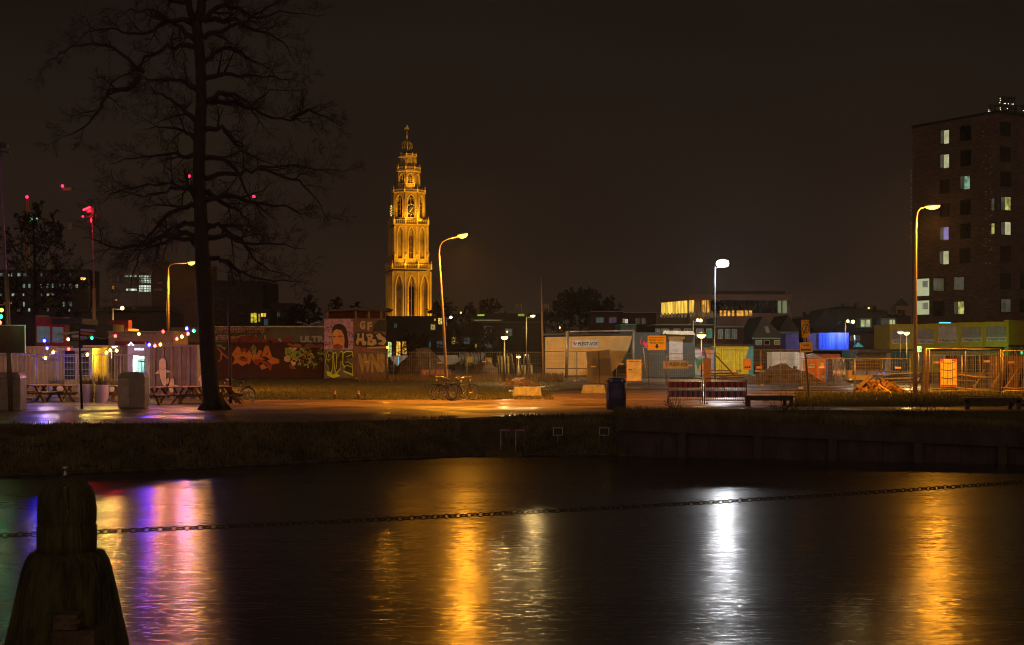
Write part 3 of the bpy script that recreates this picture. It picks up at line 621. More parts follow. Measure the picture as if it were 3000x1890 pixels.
# benches
def bench(loc, L, H, label, rz=0):
    t = thing('park_bench', label, 'bench', loc, 'backless park benches'); o = Vector(loc)
    mb = MB(m_dwood)
    for k in range(4): mb.box(o.x-L/2, o.x+L/2, o.y-.26+k*.135, o.y-.26+k*.135+.115, o.z+H-.07, o.z+H)
    build(mb, 'seat', t); mb = MB(m_dwood); mb.box(o.x-L/2+.02, o.x+L/2-.02, o.y-.24, o.y-.19, o.z+H-.19, o.z+H-.072); build(mb, 'rail', t)
    for sx in (-1, 1):
        for dy, w_ in ((-.24, .14), (.18, .13)):
            mb = MB(m_dwood); x = o.x+sx*(L/2-.09-(0 if dy < 0 else .16)); mb.box(x-w_/2, x+w_/2, o.y+dy, o.y+dy+.08, o.z, o.z+H-.072); build(mb, 'leg', t)
    t.rotation_euler = (0, 0, rz)
bench(W(2250, 1192, 53.2), 1.92, .44, 'dark wooden backless bench just right of the red and white crowd barriers', .06)
bench(W(2903, 1201, 50.4), 2.08, .45, 'dark wooden backless bench on the lawn at the right edge', .0)
# crowd barriers
def barrier(x0, x1, yt, yb, D, label, ang=0):
    m_bar = M('barrier_tube', (.14, .12, .12), .4, .5)
    t = thing('crowd_barrier', label, 'barrier', W(x0, yb, D), 'crowd barriers'); fr = Fr(X(x0, D), D, 0, ang); Wd = (X(x1, D)-X(x0, D))/math.cos(ang); z0, z1 = Z(yb, D), Z(yt, D); H = z1-z0
    mb = MB(m_bar); p = lambda u, z: fr.p(u, z0+z)
    mb.tube([p(0, .0), p(0, H-.12), p(.04, H-.03), p(.12, H), p(Wd-.12, H), p(Wd-.04, H-.03), p(Wd, H-.12), p(Wd, 0)], .019, 6); mb.tube([p(0, .15), p(Wd, .15)], .016, 6); build(mb, 'frame', t)
    mb = MB(m_bar); n = int(Wd/.085)
    for i in range(1, n): mb.tube([p(Wd*i/n, .15), p(Wd*i/n, H)], .007, 4)
    build(mb, 'bars', t)
    for k, (za, zb, cols) in enumerate(((H-.38, H-.14, (M('red_barrier_board', (.60, .05, .05), .5), M('faded_red_board', (.16, .05, .05), .5))), (.27, .52, (M('violet_barrier_board', (.42, .16, .40), .5), M('pale_barrier_board', (.12, .08, .10), .5))))):
        mb = MB(); m_ = 13
        for i in range(m_): mb.mat(cols[i % 2]); mb.fbox(fr, .03+(Wd-.06)*i/m_, .03+(Wd-.06)*(i+1)/m_, z0+za, z0+zb, .02, .032)
        build(mb, 'striped_board', t)
    mb = MB(m_bar)
    for u in (.1, Wd-.1): mb.tube([fr.p(u, z0+.02, .3), fr.p(u, z0+.02, -.3)], .018, 5); mb.tube([fr.p(u, z0+.02, 0), fr.p(u, z0+.15, 0)], .018, 5)
    build(mb, 'feet', t)
barrier(1957, 2059, 1108, 1183, 54.6, 'left one of the two linked crowd barriers with red and white boards', .05)
barrier(2064, 2187, 1108, 1184, 54.8, 'right crowd barrier with red and white boards, next to the wooden bench', 0)
# bollards
for x, lab in ((981, 'short red banded bollard in the grass, left of two below the painted portrait'), (1050, 'short red banded bollard in the grass, right of two below the painted tower')):
    D = 62; t = thing('bollard', lab, 'bollard', W(x, 1171, D), 'short bollards'); c = W(x, 1171, D)
    mb = MB(M('bollard_brown', (.10, .045, .035), .6)); mb.lathe(c, [(.06, 0), (.06, .40), (.01, .42)], 10); build(mb, 'post', t)
    mb = MB(M('bollard_band', (.75, .30, .20), .4)); mb.lathe(c, [(.063, .26), (.063, .30)], 10); mb.lathe(c, [(.063, .33), (.063, .355)], 10); build(mb, 'reflective_band', t)
# picnic tables
def picnic(x, y, D, label, L=1.8, proto=[None]):
    loc = W(x, y, D)
    if proto[0] is None:
        t = thing('picnic_table', label, 'picnic table', loc, 'wooden picnic tables'); o = Vector(loc); proto[0] = t
        mw = M('picnic_timber', (.20, .115, .05), .6, 0, .35, 5)
        mb = MB(mw)
        for k in range(5): mb.box(o.x-L/2, o.x+L/2, o.y-.36+k*.145, o.y-.36+k*.145+.13, o.z+.70, o.z+.74)
        build(mb, 'tabletop', t)
        for dy in (-.78, .52):
            mb = MB(mw); mb.box(o.x-L/2, o.x+L/2, o.y+dy, o.y+dy+.25, o.z+.41, o.z+.45); build(mb, 'seat', t)
        for sx in (-1, 1):
            x0 = o.x+sx*(L/2-.3); mb = MB(mw)
            for s in (-1, 1): mb.ob((x0+s*.0, o.y+s*.42, o.z+.35), (.05, .10, .88), (s*.62, 0, 0))
            mb.box(x0-.025, x0+.025, o.y-.75, o.y+.75, o.z+.33, o.z+.41); build(mb, 'trestle', t)
        mb = MB(mw)
        for sx in (-1, 1): mb.ob((o.x+sx*.28, o.y, o.z+.5), (.55, .05, .07), (0, sx*.75, 0))
        build(mb, 'brace', t); return t
    return copy_tree(proto[0], loc, None, label)
rots = []
for x, y, D, rz, lab in ((118, 1177, 57.8, 1.25, 'wooden picnic table at the far left behind the mesh fence, before the white container'), (198, 1178, 58.6, 1.35, 'wooden picnic table behind the mesh fence, left of the planted pots'),
    (345, 1180, 58.5, 1.4, 'wooden picnic table half hidden behind the tall bin with the curved hood'), (468, 1187, 55.2, 1.0, 'wooden picnic table right of the tall bin in front of the painted container'),
    (560, 1185, 55.8, 2.0, 'wooden picnic table beside the thick trunk on its left'), (652, 1184, 55.6, 1.9, 'wooden picnic table poking out right of the thick trunk beside the bicycle')):
    o = picnic(x, y, D, lab); o.rotation_euler = (0, 0, rz)
# planters
def planter(x, y, D, w_, h_, label, seed, gh=.45):
    t = thing('planter', label, 'planter', W(x, y, D), 'round planters with ornamental grass'); c = W(x, y, D); R = random.Random(seed)
    mb = MB(M('pale_planter', (.46, .42, .40), .6, 0, .12)); mb.lathe(c, [(w_*.86, 0), (w_*.9, .03), (w_, h_-.02), (w_, h_), (w_*.9, h_), (w_*.88, h_-.08), (.02, h_-.08)], 18); build(mb, 'pot', t)
    mb = MB(M('ornamental_grass', (.16, .12, .05), .8, 0, .4)); vs = []; fs = []
    for i in range(420):
        a = R.random()*2*PI; q = R.random()**.5*w_*.8; l = R.uniform(.2, .75)*gh*1.1; b0 = c+Vector((q*math.cos(a), q*math.sin(a), h_-.08)); a2 = a+R.gauss(0, .6)
        tip = b0+Vector((math.cos(a2)*l*.7, math.sin(a2)*l*.7, gh*R.uniform(.6, 1.15))); o = len(vs); s = Vector((-math.sin(a2), math.cos(a2), 0))*.008; vs += [b0-s, b0+s, tip]; fs.append((o, o+1, o+2))
    mb.add(vs, fs); build(mb, 'grass', t)
planter(166, 1178, 60, .36, .75, 'round pale planter with grass, leftmost of the four behind the mesh fence', 1)
planter(252, 1183, 57.6, .315, .82, 'round pale planter with wide grass right of the thin sign post', 2)
planter(298, 1183, 57.5, .30, .80, 'round pale planter with tall blurred grass, second from the right', 3, .6)
planter(336, 1178, 59.5, .22, .72, 'narrow pale planter beside the yellow lit doorway', 4)
# finger post
D = 50.6; t = thing('finger_post', 'thin dark signpost with direction fingers in front of the mesh fence', 'signpost', W(239, 1206, D))
mb = MB(m_dark); mb.tube([W(240, 1206, D), W(232, 965, D)], [.045, .035], 8); build(mb, 'post', t); fr = FD(D-.06)
for pts, mt, tx, tb in (([(231, 970), (231, 976), (172, 983), (166, 980.5), (168, 978), (172, 976)], 'g', None, 0), ([(231, 981), (231, 989), (213, 989), (208, 985), (213, 981)], 'l', None, 0),
    ([(236, 963), (277, 966), (281, 970), (277, 973.5), (236, 970)], 'v', 'Noorderstation', (241, 275, 966.5, 970)), ([(236, 973), (272, 977), (277, 980.5), (272, 983.5), (236, 979)], 'r', None, 0), ([(235, 985), (252, 985.5), (255, 989), (252, 992), (235, 992)], 'v', 'P+R', (239, 249, 987, 990.4))):
    mt = {'g': M('finger_sign_grey', (.55, .44, .42), .4), 'l': M('finger_sign_cream', (.75, .58, .45), .4), 'v': M('finger_sign_violet', (.38, .28, .75), .4), 'r': M('finger_sign_red', (.62, .10, .07), .4)}[mt]
    mb = MB(mt); mb.ppoly(fr, pts, 0, .02); f = build(mb, 'finger_sign', t)
    if tx and tx == 'P+R': pass
# bicycles
def bicycle(loc, label, rz, lean, proto=[None]):
    if proto[0] is None:
        t = thing('bicycle', label, 'bicycle', (0, 0, 0), 'parked bicycles'); proto[0] = t
        for x in (-.54, .54):
            mb = MB(m_dark); mb.ring((x, 0, .35), .33, .019, 'y', 24, 5); w_ = build(mb, 'wheel', t)
            mb = MB(m_steel); mb.ring((x, 0, .35), .305, .009, 'y', 24, 4); mb.ball((x, 0, .35), .03, 6); build(mb, 'rim', w_)
            mb = MB(m_steel)
            for k in range(9): a = k*PI/9; mb.tube([(x+.3*math.cos(a), .01, .35+.3*math.sin(a)), (x-.3*math.cos(a), -.01, .35-.3*math.sin(a))], .0025, 3)
            build(mb, 'spokes', w_)
            mb = MB(m_dark); mb.ring((x, 0, .35), .365, .012, 'y', 12, 4, .2 if x > 0 else .5, 2.4 if x > 0 else 3.2); build(mb, 'mudguard', t)
        mf = M('bicycle_frame_paint', (.04, .04, .045), .3, .3); mb = MB(mf); bb = (-.08, 0, .30)
        mb.tube([(-.54, .03, .35), bb], .012, 5); mb.tube([bb, (-.2, 0, .80)], .016, 6); mb.tube([(-.19, 0, .76), (-.54, .02, .35)], .010, 5); mb.tube([bb, (.37, 0, .72)], .018, 6); mb.tube([(-.19, 0, .72), (.36, 0, .80)], .016, 6)
        mb.tube([(.36, 0, .88), (.40, 0, .62), (.54, 0, .35)], .016, 6); mb.tube([(.36, 0, .86), (.335, 0, 1.0)], .012, 5); build(mb, 'frame', t)
        mb = MB(m_steel); mb.tube([(.14, -.27, 1.0), (.26, -.28, 1.03), (.36, -.16, 1.04), (.34, 0, 1.02), (.36, .16, 1.04), (.26, .28, 1.03), (.14, .27, 1.0)], .012, 5); build(mb, 'handlebar', t)
        mb = MB(m_black); mb.lathe((-.23, 0, .88), [(.02, -.03), (.10, 0), (.11, .04), (.03, .07)], 10, 1.35, .8); mb.tube([(-.2, 0, .78), (-.22, 0, .88)], .012, 5); build(mb, 'saddle', t)
        mb = MB(m_dark); mb.box(-.72, -.30, -.07, .07, .72, .735); mb.tube([(-.68, .06, .72), (-.54, .05, .36)], .006, 4); mb.tube([(-.68, -.06, .72), (-.54, -.05, .36)], .006, 4); build(mb, 'luggage_rack', t)
        mb = MB(m_steel); mb.ring(bb, .085, .008, 'y', 14, 4); mb.tube([(-.08, -.07, .3), (.06, -.08, .2)], .009, 4); mb.tube([(-.08, .07, .3), (-.22, .08, .4)], .009, 4); build(mb, 'pedals', t)
        mb = MB(m_steel); mb.lathe((.44, 0, .86), [(.02, -.04), (.04, 0), (.02, .04)], 8); build(mb, 'headlamp', t)
    else: t = copy_tree(proto[0], None, None, label)
    t.location = loc; t.rotation_euler = (lean, 0, rz); return t
bicycle(W(1296, 1173, 59.4)+Vector((0, 0, .0)), 'bicycle leaning left of the lamp post, front wheel pointing to the left', PI-.75, .10)
bicycle(W(1359, 1173, 59.5), 'bicycle leaning right of the lamp post, front wheel pointing to the right', .75, -.10)
bicycle(W(1322, 1174, 60.4), 'bicycle in the middle of the lamp post, behind the other two', .15, -.08)
bicycle(W(688, 1183, 57.2), 'bicycle standing beside the slim young tree, rear wheel to the right', PI-.12, .05)
# concrete blocks
for a, b, y0, y1, D, lab in ((1503, 1585, 1134, 1164, 65, 'long concrete block lying in the weeds beside the path'), (1707, 1772, 1128, 1153, 70, 'concrete block in front of the dark fence screen')):
    fr = FD(D); mb = MB(m_conc); u0, z1 = fr.px(a, y0); u1, z0 = fr.px(b, y1); mb.poly(fr, [(u0-.05, z0), (u1+.04, z0), (u1-.03, z1), (u0+.06, z1)], -.7, 0); build(mb, 'concrete_block', label=lab, cat='concrete block', group='concrete blocks')
# ---------------------------------------------------------------- wooden mooring post and chain in the foreground
D = 8.0; m_moss = M('mossy_oak', (.062, .058, .015), .8, 0, .75, 5, .9, 18, .75, stretch=(2.2, 2.2, .35))
t = thing('mooring_post', 'massive mossy wooden mooring post with a domed cap, close by at the lower left', 'mooring post', W(192, 2000, D)+Vector((0, 0, -2)))
def pzr(x0, x1, y): return ((X(x1, D)-X(x0, D))/2, Z(y, D))
cx = X(196, D)
mb = MB(m_moss); pr = [(.003, Z(1393, D))]+[(r, z) for r, z in (pzr(172, 220, 1396), pzr(147, 243, 1407), pzr(127, 262, 1427), pzr(114, 273, 1453), pzr(109, 277, 1490), pzr(109, 277, 1527), pzr(113, 274, 1533), pzr(109, 279, 1542), pzr(111, 280, 1590), pzr(114, 281, 1620))]
mb.lathe((cx, D, 0), [(r, z) for r, z in reversed(pr)], 28); build(mb, 'domed_cap', t)
mb = MB(m_moss); pr = [pzr(104, 288, 1612), pzr(86, 306, 1618), pzr(74, 320, 1640), pzr(66, 330, 1668), pzr(52, 346, 1730), pzr(34, 362, 1810), pzr(15, 380, 1890), pzr(0, 396, 1990), pzr(-15, 411, 2100)]
vs = []; n = 28
for r, z in pr:
    for j in range(n):
        q = 2*PI*j/n; k = 1-.05*abs(math.sin(q*4+1)) ; vs.append((cx+r*k*math.cos(q), D+r*k*math.sin(q)*.9, z))
k = len(pr); mb.add(vs, [(i*n+j, i*n+(j+1) % n, (i+1)*n+(j+1) % n, (i+1)*n+j) for i in range(k-1) for j in range(n)]+[tuple(range(n-1, -1, -1))], True)
mb.lathe((cx, D, 0), [(pr[-1][0], WZ-1), (pr[-1][0], pr[-1][1]+.02)], 20); build(mb, 'tapered_body', t)
mb = MB(m_steel); c = Vector((cx-.01, D, Z(1393, D))); mb.lathe(c, [(.018, 0), (.009, .01), (.008, .035), (.017, .04), (.017, .05), (.004, .055)], 10); build(mb, 'eye_bolt', t)
mb = MB(M('old_timber_block', (.09, .062, .04), .8, 0, .5, 8, .5, 30)); fr = FD(D-.42); mb.pbox(fr, 155, 225, 1802, 1846, -.12, .0); mb.pbox(fr, 150, 272, 1850, 1930, -.14, -.02); mb.pbox(fr, 214, 240, 1814, 1824, -.05, .03); build(mb, 'wedge_block', t)
mb = MB(M('pale_lichen_streak', (.12, .11, .06), .85, 0, .6, 20, 0, 20, .9)); fr = FD(D-.3)
R = random.Random(4); q = D-pzr(109, 277, 1490)[0]
mb.ppoly(FD(q+.012), [(187, 1425), (198, 1425), (200, 1470), (204, 1512), (196, 1498), (190, 1470)], -.02, .012); build(mb, 'lichen_streak', t)
Pa = Vector((X(-60, 8.5), 8.5, 1.0)); Pb = Vector((X(3080, 11.8), 11.8, 1.04))
def chp(f):
    p = Pa.lerp(Pb, f); p.z += -.10*(1-(2*f-1)**2)*.35; return p
Lc = (Pb-Pa).length; n = int(Lc/.043); mb = MB(M('rusty_chain', (.10, .075, .06), .45, .6)); ca = math.atan2(Pb.y-Pa.y, Pb.x-Pa.x)
for i in range(n):
    f = (i+.5)/n; c = chp(f); s = chp(min(1, f+.002))-chp(max(0, f-.002)); d = s.normalized(); up = Vector((0, 0, 1)) if i % 2 else Vector((-d.y, d.x, 0)); up = (up+Vector((0, 0, .55 if not i % 2 else .1))).normalized()
    vs = []; fs = []; k = 8
    pts = [c+d*.030*math.cos(2*PI*j/k)+up*.0145*math.sin(2*PI*j/k) for j in range(k)]
    nrm = d.cross(up).normalized()
    for j in range(k):
        o_ = (pts[j]-c).normalized()
        for a in range(4): q = PI/2*a+.78; vs.append(pts[j]+o_*.0052*math.cos(q)+nrm*.0052*math.sin(q))
    mb.add(vs, [(j*4+a, j*4+(a+1) % 4, ((j+1) % k)*4+(a+1) % 4, ((j+1) % k)*4+a) for j in range(k) for a in range(4)], True)
build(mb, 'chain', label='rusty link chain strung across the foreground above the water', cat='chain')
# bare shrubs on the right bank
def shrub(x, y, D, h, wd, label, seed, n=16):
    t = thing('bare_shrub', label, 'shrub', W(x, y, D), 'bare shrubs on the bank'); R = random.Random(seed); c = W(x, y, D); mb = MB(m_twig)
    for i in range(n):
        a = R.uniform(-1.1, 1.1); branch(mb, R, c+Vector((R.uniform(-.1, .1), R.uniform(-.1, .1), -.03)), (math.sin(a)*wd, R.uniform(-.3, .3), math.cos(a)), h*R.uniform(.6, 1), .012, 2, .02, .1, 5, 4, .0045, (2, 4), .6, .18)
    build(mb, 'stems', t)
shrub(2700, 1262, 42.6, 1.25, 1.5, 'wide spreading bare shrub on the quay edge below the tall street lamp', 5, 34)
shrub(2300, 1232, 45.5, 1.0, .8, 'upright bare shrub growing in front of the wooden bench', 6, 14)
shrub(2380, 1222, 45.8, .62, .9, 'small crooked bare shrub under the yellow warning signs', 7, 5)
shrub(1975, 1205, 49.5, .62, .9, 'thin bare shrub in front of the left crowd barrier', 8, 10)
# ---------------------------------------------------------------- containers and cabins
def corr(mb, fr, u0, u1, z0, z1, pitch=.28, dp=.035, d=0):
    n = max(2, int(round((u1-u0)/pitch))); p = (u1-u0)/n; pts = []
    for i in range(n):
        a = u0+i*p; pts += [(a, 0), (a+p*.32, 0), (a+p*.42, -dp), (a+p*.9, -dp)]
    pts.append((u1, 0)); vs = []; fs = []
    for u, dd in pts: vs += [fr.p(u, z0, d+dd), fr.p(u, z1, d+dd)]
    fs = [(2*i, 2*i+2, 2*i+3, 2*i+1) for i in range(len(pts)-1)]
    return mb.add(vs, fs)
def container(name, label, cat, fr, x0, x1, y0, y1, mat, depth=2.4, group=None, rail=None, pitch=.28, side=None, kind='corr', dp=.035):
    u0, z0 = fr.px(x0, y1); u1, z1 = fr.px(x1, y0); t = thing(name, label, cat, fr.p(u0, z0, 0), group); rail = rail or mat
    mb = MB(mat); mb.fbox(fr, u0+.03, u1-.03, z0+.05, z1-.05, -depth, -.08)
    if kind == 'corr': corr(mb, fr, u0+.1, u1-.1, z0+.12, z1-.1, pitch, dp, -.015)
    else: mb.fbox(fr, u0+.09, u1-.09, z0+.11, z1-.09, -.079, -.02)
    build(mb, 'body', t); mb = MB(rail)
    for a, b, c, d in ((u0, u1, z1-.10, z1), (u0, u1, z0, z0+.12)): mb.fbox(fr, a, b, c, d, -.078, 0)
    for a in (u0, u1-.10): mb.fbox(fr, a, a+.10, z0+.121, z1-.101, -.077, .002)
    mb.fbox(fr, u0, u1, z1-.10, z1+.0, -depth-.05, -.079)
    build(mb, 'frame', t); return t, u0, u1, z0, z1
V_OFF = .03
def logo(mb, fr, x0, x1, y0, y1, d, mk=m_crim, tk=m_black):
    h = y1-y0; w_ = h*1.25; m0 = (y0+y1)/2; mb.mat(mk)
    mb.ppoly(fr, [(x0, y0), (x0+w_*.30, y0), (x0+w_*.52, y0+h*.55), (x0+w_*.42, y1), (x0+w_*.2, y0+h*.62)], d, d+.006)
    mb.ppoly(fr, [(x0+w_*.46, y1), (x0+w_*.58, y0+h*.30), (x0+w_*.95, y0), (x0+w_*.80, y0+h*.55)], d, d+.006)
    mb.mat(tk); mb.ptext(fr, 'PLEGT-VOS', x0+w_*1.12, x1, y0+h*.05, y1, d+.008, V_OFF)
def sign(name, label, cat, fr, x0, x1, y0, y1, mat, lines=(), tk=m_black, d0=0, d1=.03, border=None, group=None, logo_at=None, parent=None, extra=None):
    u0, z0 = fr.px(x0, y1)
    mb = MB(mat); mb.pbox(fr, x0, x1, y0, y1, d0, d1); t = thing(name, label, cat, fr.p(u0, z0), group) if parent is None else parent
    build(mb, 'plate' if parent is None else name, t)
    if border:
        mb = MB(border); mb.pbox(fr, x0-1, x1+1, y0-1, y0, d0, d1+.004); mb.pbox(fr, x0-1, x1+1, y1, y1+1, d0, d1+.004); mb.pbox(fr, x0-1, x0, y0, y1, d0, d1+.004); mb.pbox(fr, x1, x1+1, y0, y1, d0, d1+.004); build(mb, 'border', t)
    mb = MB(tk)
    for s, a, b, c, d in lines: mb.ptext(fr, s, a, b, c, d, d1+.004, .015)
    if logo_at: logo(mb, fr, *logo_at, d1+.003)
    if extra: extra(mb, fr, d1+.003)
    if mb.v: build(mb, 'lettering', t)
    return t
# left group behind the mesh fence
m_cw = M('white_container_paint', (.74, .54, .17), .5, 0, .12, 1.5, 0, 20, .2); m_cg = M('grey_container_paint', (.17, .115, .11), .5, .1, .2, 2, 0, 20, .3)
fr = FD(63); t, u0, u1, z0, z1 = container('container', 'long cream corrugated container behind the mesh fence at the far left', 'container', fr, -70, 164, 1014, 1178, m_cw, 2.4, 'containers', m_cw, .19)
mb = MB(m_dark); mb.ptext(fr, 'LCRU 103014 0', 120, 173, 1051, 1057, .006); mb.ptext(fr, '12G1', 128, 144, 1060, 1066, .006); build(mb, 'lettering', t)
t, u0, u1, z0, z1 = container('container', 'cream container with dark window openings and inner shelves behind the mesh fence', 'container', fr, 165, 270, 1020, 1178, m_cw, 2.4, 'containers', m_white, .19)
for a, b in ((190, 221), (231, 262)):
    mb = MB(m_black); mb.pbox(fr, a, b, 1028, 1112, .004, .03); w_ = build(mb, 'window', t)
    mb = MB(m_white)
    for y in (1044, 1062, 1081, 1100): mb.pbox(fr, a, b, y, y+1.4, .031, .05)
    mb.pbox(fr, a-1.5, a, 1026, 1113, .004, .06); mb.pbox(fr, b, b+1.5, 1026, 1113, .004, .06); build(mb, 'shelves', w_)
fr2 = FD(62.4); t, u0, u1, z0, z1 = container('kiosk', 'open kiosk glowing yellow inside between the cream container and the brown one', 'kiosk', FD(64.6), 268, 330, 1018, 1178, M('ochre_panel', (.62, .48, .10), .6, 0, .2, 3), .6, None, m_cw, .2)
mb = MB(m_cw); mb.pbox(FD(64.2), 262, 268, 1018, 1178, -1, .9); mb.pbox(FD(64.2), 329, 334, 1018, 1178, -1, .9); mb.pbox(FD(64.2), 262, 334, 1012, 1017, -1, 1.0); build(mb, 'side_walls', t)
mb = MB(E('white_panel_glow', (1, .93, .6), 1.6)); mb.pbox(FD(63.8), 316, 328, 1032, 1050, 0, .05); build(mb, 'light_panel', t)
lit('kiosk_light', W(304, 1045, 63.4), 60, (1, .70, .08), .2, t)
fr = FD(63); t, *_ = container('container', 'brown shaded container with faint stencilled text, left of the kiosk with the bright screen', 'container', fr, 334, 374, 1020, 1178, M('brown_container', (.24, .16, .07), .6), 2.4, 'containers', None, .2)
mb = MB(m_black); mb.ptext(fr, 'HLCU20', 339, 357, 1045, 1050, .006); mb.ptext(fr, '1268', 340, 351, 1054, 1059, .006); build(mb, 'lettering', t)
# kiosk with screen
t = thing('kiosk', 'narrow kiosk with a bright white and green screen, glowing arrow and lettering above its door', 'kiosk', W(403, 1178, 63)); fr = FD(63)
mb = MB(m_white); mb.pbox(fr, 374, 389, 1014, 1178, -1.6, 0); mb.pbox(fr, 424, 439, 1014, 1178, -1.6, 0); mb.pbox(fr, 389.2, 423.8, 1014, 1040, -1.6, -.01); mb.pbox(fr, 372, 441, 1009, 1013.6, -1.7, .06); build(mb, 'walls', t)
mb = MB(m_black); mb.pbox(fr, 389.2, 423.8, 1040.3, 1178, -1.4, -1.2); build(mb, 'doorway', t)
mb = MB(E('screen_white', (.85, .95, .9), 1.8)); mb.pbox(FD(63.9), 391, 422, 1043, 1053, -.05, 0); mb.mat(E('screen_green', (.25, .85, .6), 1.0, .5, 4)); mb.pbox(FD(63.9), 391, 413, 1061, 1091, -.05, 0); mb.mat(E('screen_teal', (.12, .6, .5), .6)); mb.pbox(FD(63.9), 391, 422, 1055, 1058, -.05, 0); mb.pbox(FD(63.9), 415, 422, 1061, 1091, -.05, 0); build(mb, 'screen', t)
e_neon = E('neon_white', (.9, .85, 1), 3); mb = MB(e_neon); mb.stroke(fr, [(378, 1013), (385, 1003), (392, 1012)], .05, .07, .10)
mb.ptext(fr, 'DOLS', 395, 421, 1020.5, 1026, .012, .02); mb.pbox(FD(62.9), 328, 345, 1014, 1016, 0, .04); mb.pbox(FD(62.9), 329, 341, 1018.5, 1020, 0, .04); build(mb, 'neon_sign', t)
lit('screen_light', W(406, 1066, 63.2), 45, (.7, 1, .9), .15, t)
# flat roofed hut above
for nm, lab, cat, args, mt in (('flat_roof_hut', 'pale flat roofed hut with a dark red fascia rising behind the kiosk', 'hut', (66.5, 318, 508, 973, 1100), M('pale_hut_boards', (.30, .22, .15), .7)),):
    D, x0, x1, y0, y1 = args; fr = FD(D); t = thing(nm, lab, cat, W(x0, 1178, D)); mb = MB(mt); mb.pbox(fr, x0, x1, y0, 1168, -3, 0); build(mb, 'walls', t)
    mb = MB(M('dark_red_fascia', (.20, .02, .03), .6)); mb.pbox(fr, x0+20, 436, 1000, 1012, .001, .05); build(mb, 'fascia', t)
    mb = MB(m_grey); mb.pbox(fr, x0-4, x1+3, y0-2.5, y0-.2, -3.1, .08); build(mb, 'roof', t)
def site_cabin(label, D, x0, x1, y0, y1, band, wins, mats, seed=0, roof=True):
    fr = FD(D); t = thing('site_cabin', label, 'cabin', W(x0, y1, D), 'red site cabins'); mb = MB(mats); mb.pbox(fr, x0, x1, y0, y1, -.7, 0); build(mb, 'walls', t)
    for a, b, c, d, m in wins:
        mb = MB(m_white); mb.pbox(fr, a-1.5, b+1.5, c-1.5, d+1.5, .001, .04); w_ = build(mb, 'window', t); mb = MB(m); mb.pbox(fr, a, (a+b)/2-.6, c, d, .041, .05); mb.pbox(fr, (a+b)/2+.6, b, c, d, .041, .05); build(mb, 'pane', w_)
    return t
m_cabr = M('red_cabin_paint', (.36, .03, .04), .5); wg = E('dim_grey_pane', (.16, .25, .27), .22, .3)
site_cabin('upper red site cabin with pale framed windows above the cream container', 66, 104, 190, 929, 1024, None, ((110, 145, 958, 1002, wg), (156, 184, 960, 1002, wg)), m_cabr)
mb = MB(m_black); mb.pbox(FD(65.5), 150, 240, 933, 950, -2.5, 0); build(mb, 'awning', label='black flat awning sticking out at the right of the red cabin', cat='awning')
site_cabin('small red topped site cabin with cream lower wall far behind the finger signs', 72, 317, 376, 938, 962, None, (), M('deep_red_cabin', (.16, .012, .016), .5))
mb = MB(M('cream_clapboard', (.50, .40, .26), .6)); fr = FD(71.8); mb.pbox(fr, 323, 376, 962.5, 990, -2, 0); t = build(mb, 'boarded_shed', label='small cream boarded shed wall with two dark windows under the red cabin', cat='shed')
for a in (333, 355): mb = MB(m_glass); mb.pbox(fr, a, a+11, 965, 976, .001, .03); build(mb, 'window', t)
# dark sheds filling the gap at the left
for a, b, y0, y1, D, lab in ((0, 104, 922, 1014, 70, 'black boarded shed behind the information board'), (236, 330, 950, 1020, 69, 'black boarded shed behind the finger signs')):
    mb = MB(M('black_boards', (.035, .022, .02), .8)); mb.pbox(FD(D), a, b, y0, 1160, -2, 0); build(mb, 'boarded_shed', label=lab, cat='shed', group='dark boarded sheds')
# grey painted container with the sea creatures (a plain stand-in for the white figures)
fr = FD(61.5); t, u0, u1, z0, z1 = container('container', 'grey corrugated container with pale cartoon figures painted on it, left of the thick trunk', 'container', fr, 440, 578, 1010, 1180, m_cg, 2.4, 'containers', m_cg, .36, dp=.07)
m_fig = M('pale_mural_paint', (.62, .45, .30), .6, 0, .1); m_figd = M('dark_mural_outline', (.05, .03, .03), .7)
def blob(mb, fr, pts, d, mf=m_fig, mo=m_figd, o=1.2):
    cx_ = sum(p[0] for p in pts)/len(pts); cy_ = sum(p[1] for p in pts)/len(pts); w_ = max(p[0] for p in pts)-min(p[0] for p in pts); h_ = max(p[1] for p in pts)-min(p[1] for p in pts)
    mb.mat(mo); mb.ppoly(fr, [(cx_+(x-cx_)*(1+2*o/w_), cy_+(y-cy_)*(1+2*o/h_)) for x, y in pts], d, d+.004); mb.mat(mf); mb.ppoly(fr, pts, d+.004, d+.010)
mb = MB(m_fig)
body = [(466, 1070), (467, 1056), (473, 1050), (481, 1050), (486, 1057), (487, 1085), (487, 1110), (489, 1122), (483, 1134), (476, 1125), (470, 1108), (467, 1090)]
blob(mb, fr, [(467, 1083), (460, 1088), (454, 1095), (462, 1096), (469, 1094)], .002); blob(mb, fr, [(487, 1084), (495, 1086), (503, 1091), (495, 1091), (487, 1092)], .002)
blob(mb, fr, body, .010)
blob(mb, fr, [(488, 1111), (493, 1106), (496, 1114), (493, 1124), (486, 1128)], .002)
blob(mb, fr, [(498, 1118), (501, 1110), (506, 1108), (510, 1112), (510, 1124), (511, 1140), (507, 1150), (498, 1150), (495, 1138), (496, 1126)], .010)
blob(mb, fr, [(583, 1108), (586, 1100), (592, 1098), (597, 1102), (597, 1130), (588, 1132), (586, 1118), (578, 1110)], .010); blob(mb, fr, [(511, 1126), (522, 1130), (530, 1133), (520, 1134), (511, 1131)], .002)
mb.mat(m_figd)
for x, y in ((472, 1063), (481, 1063), (501, 1116), (507, 1116), (590, 1106)): mb.disc(fr, *fr.px(x, y), .02, .02, .026, 8)
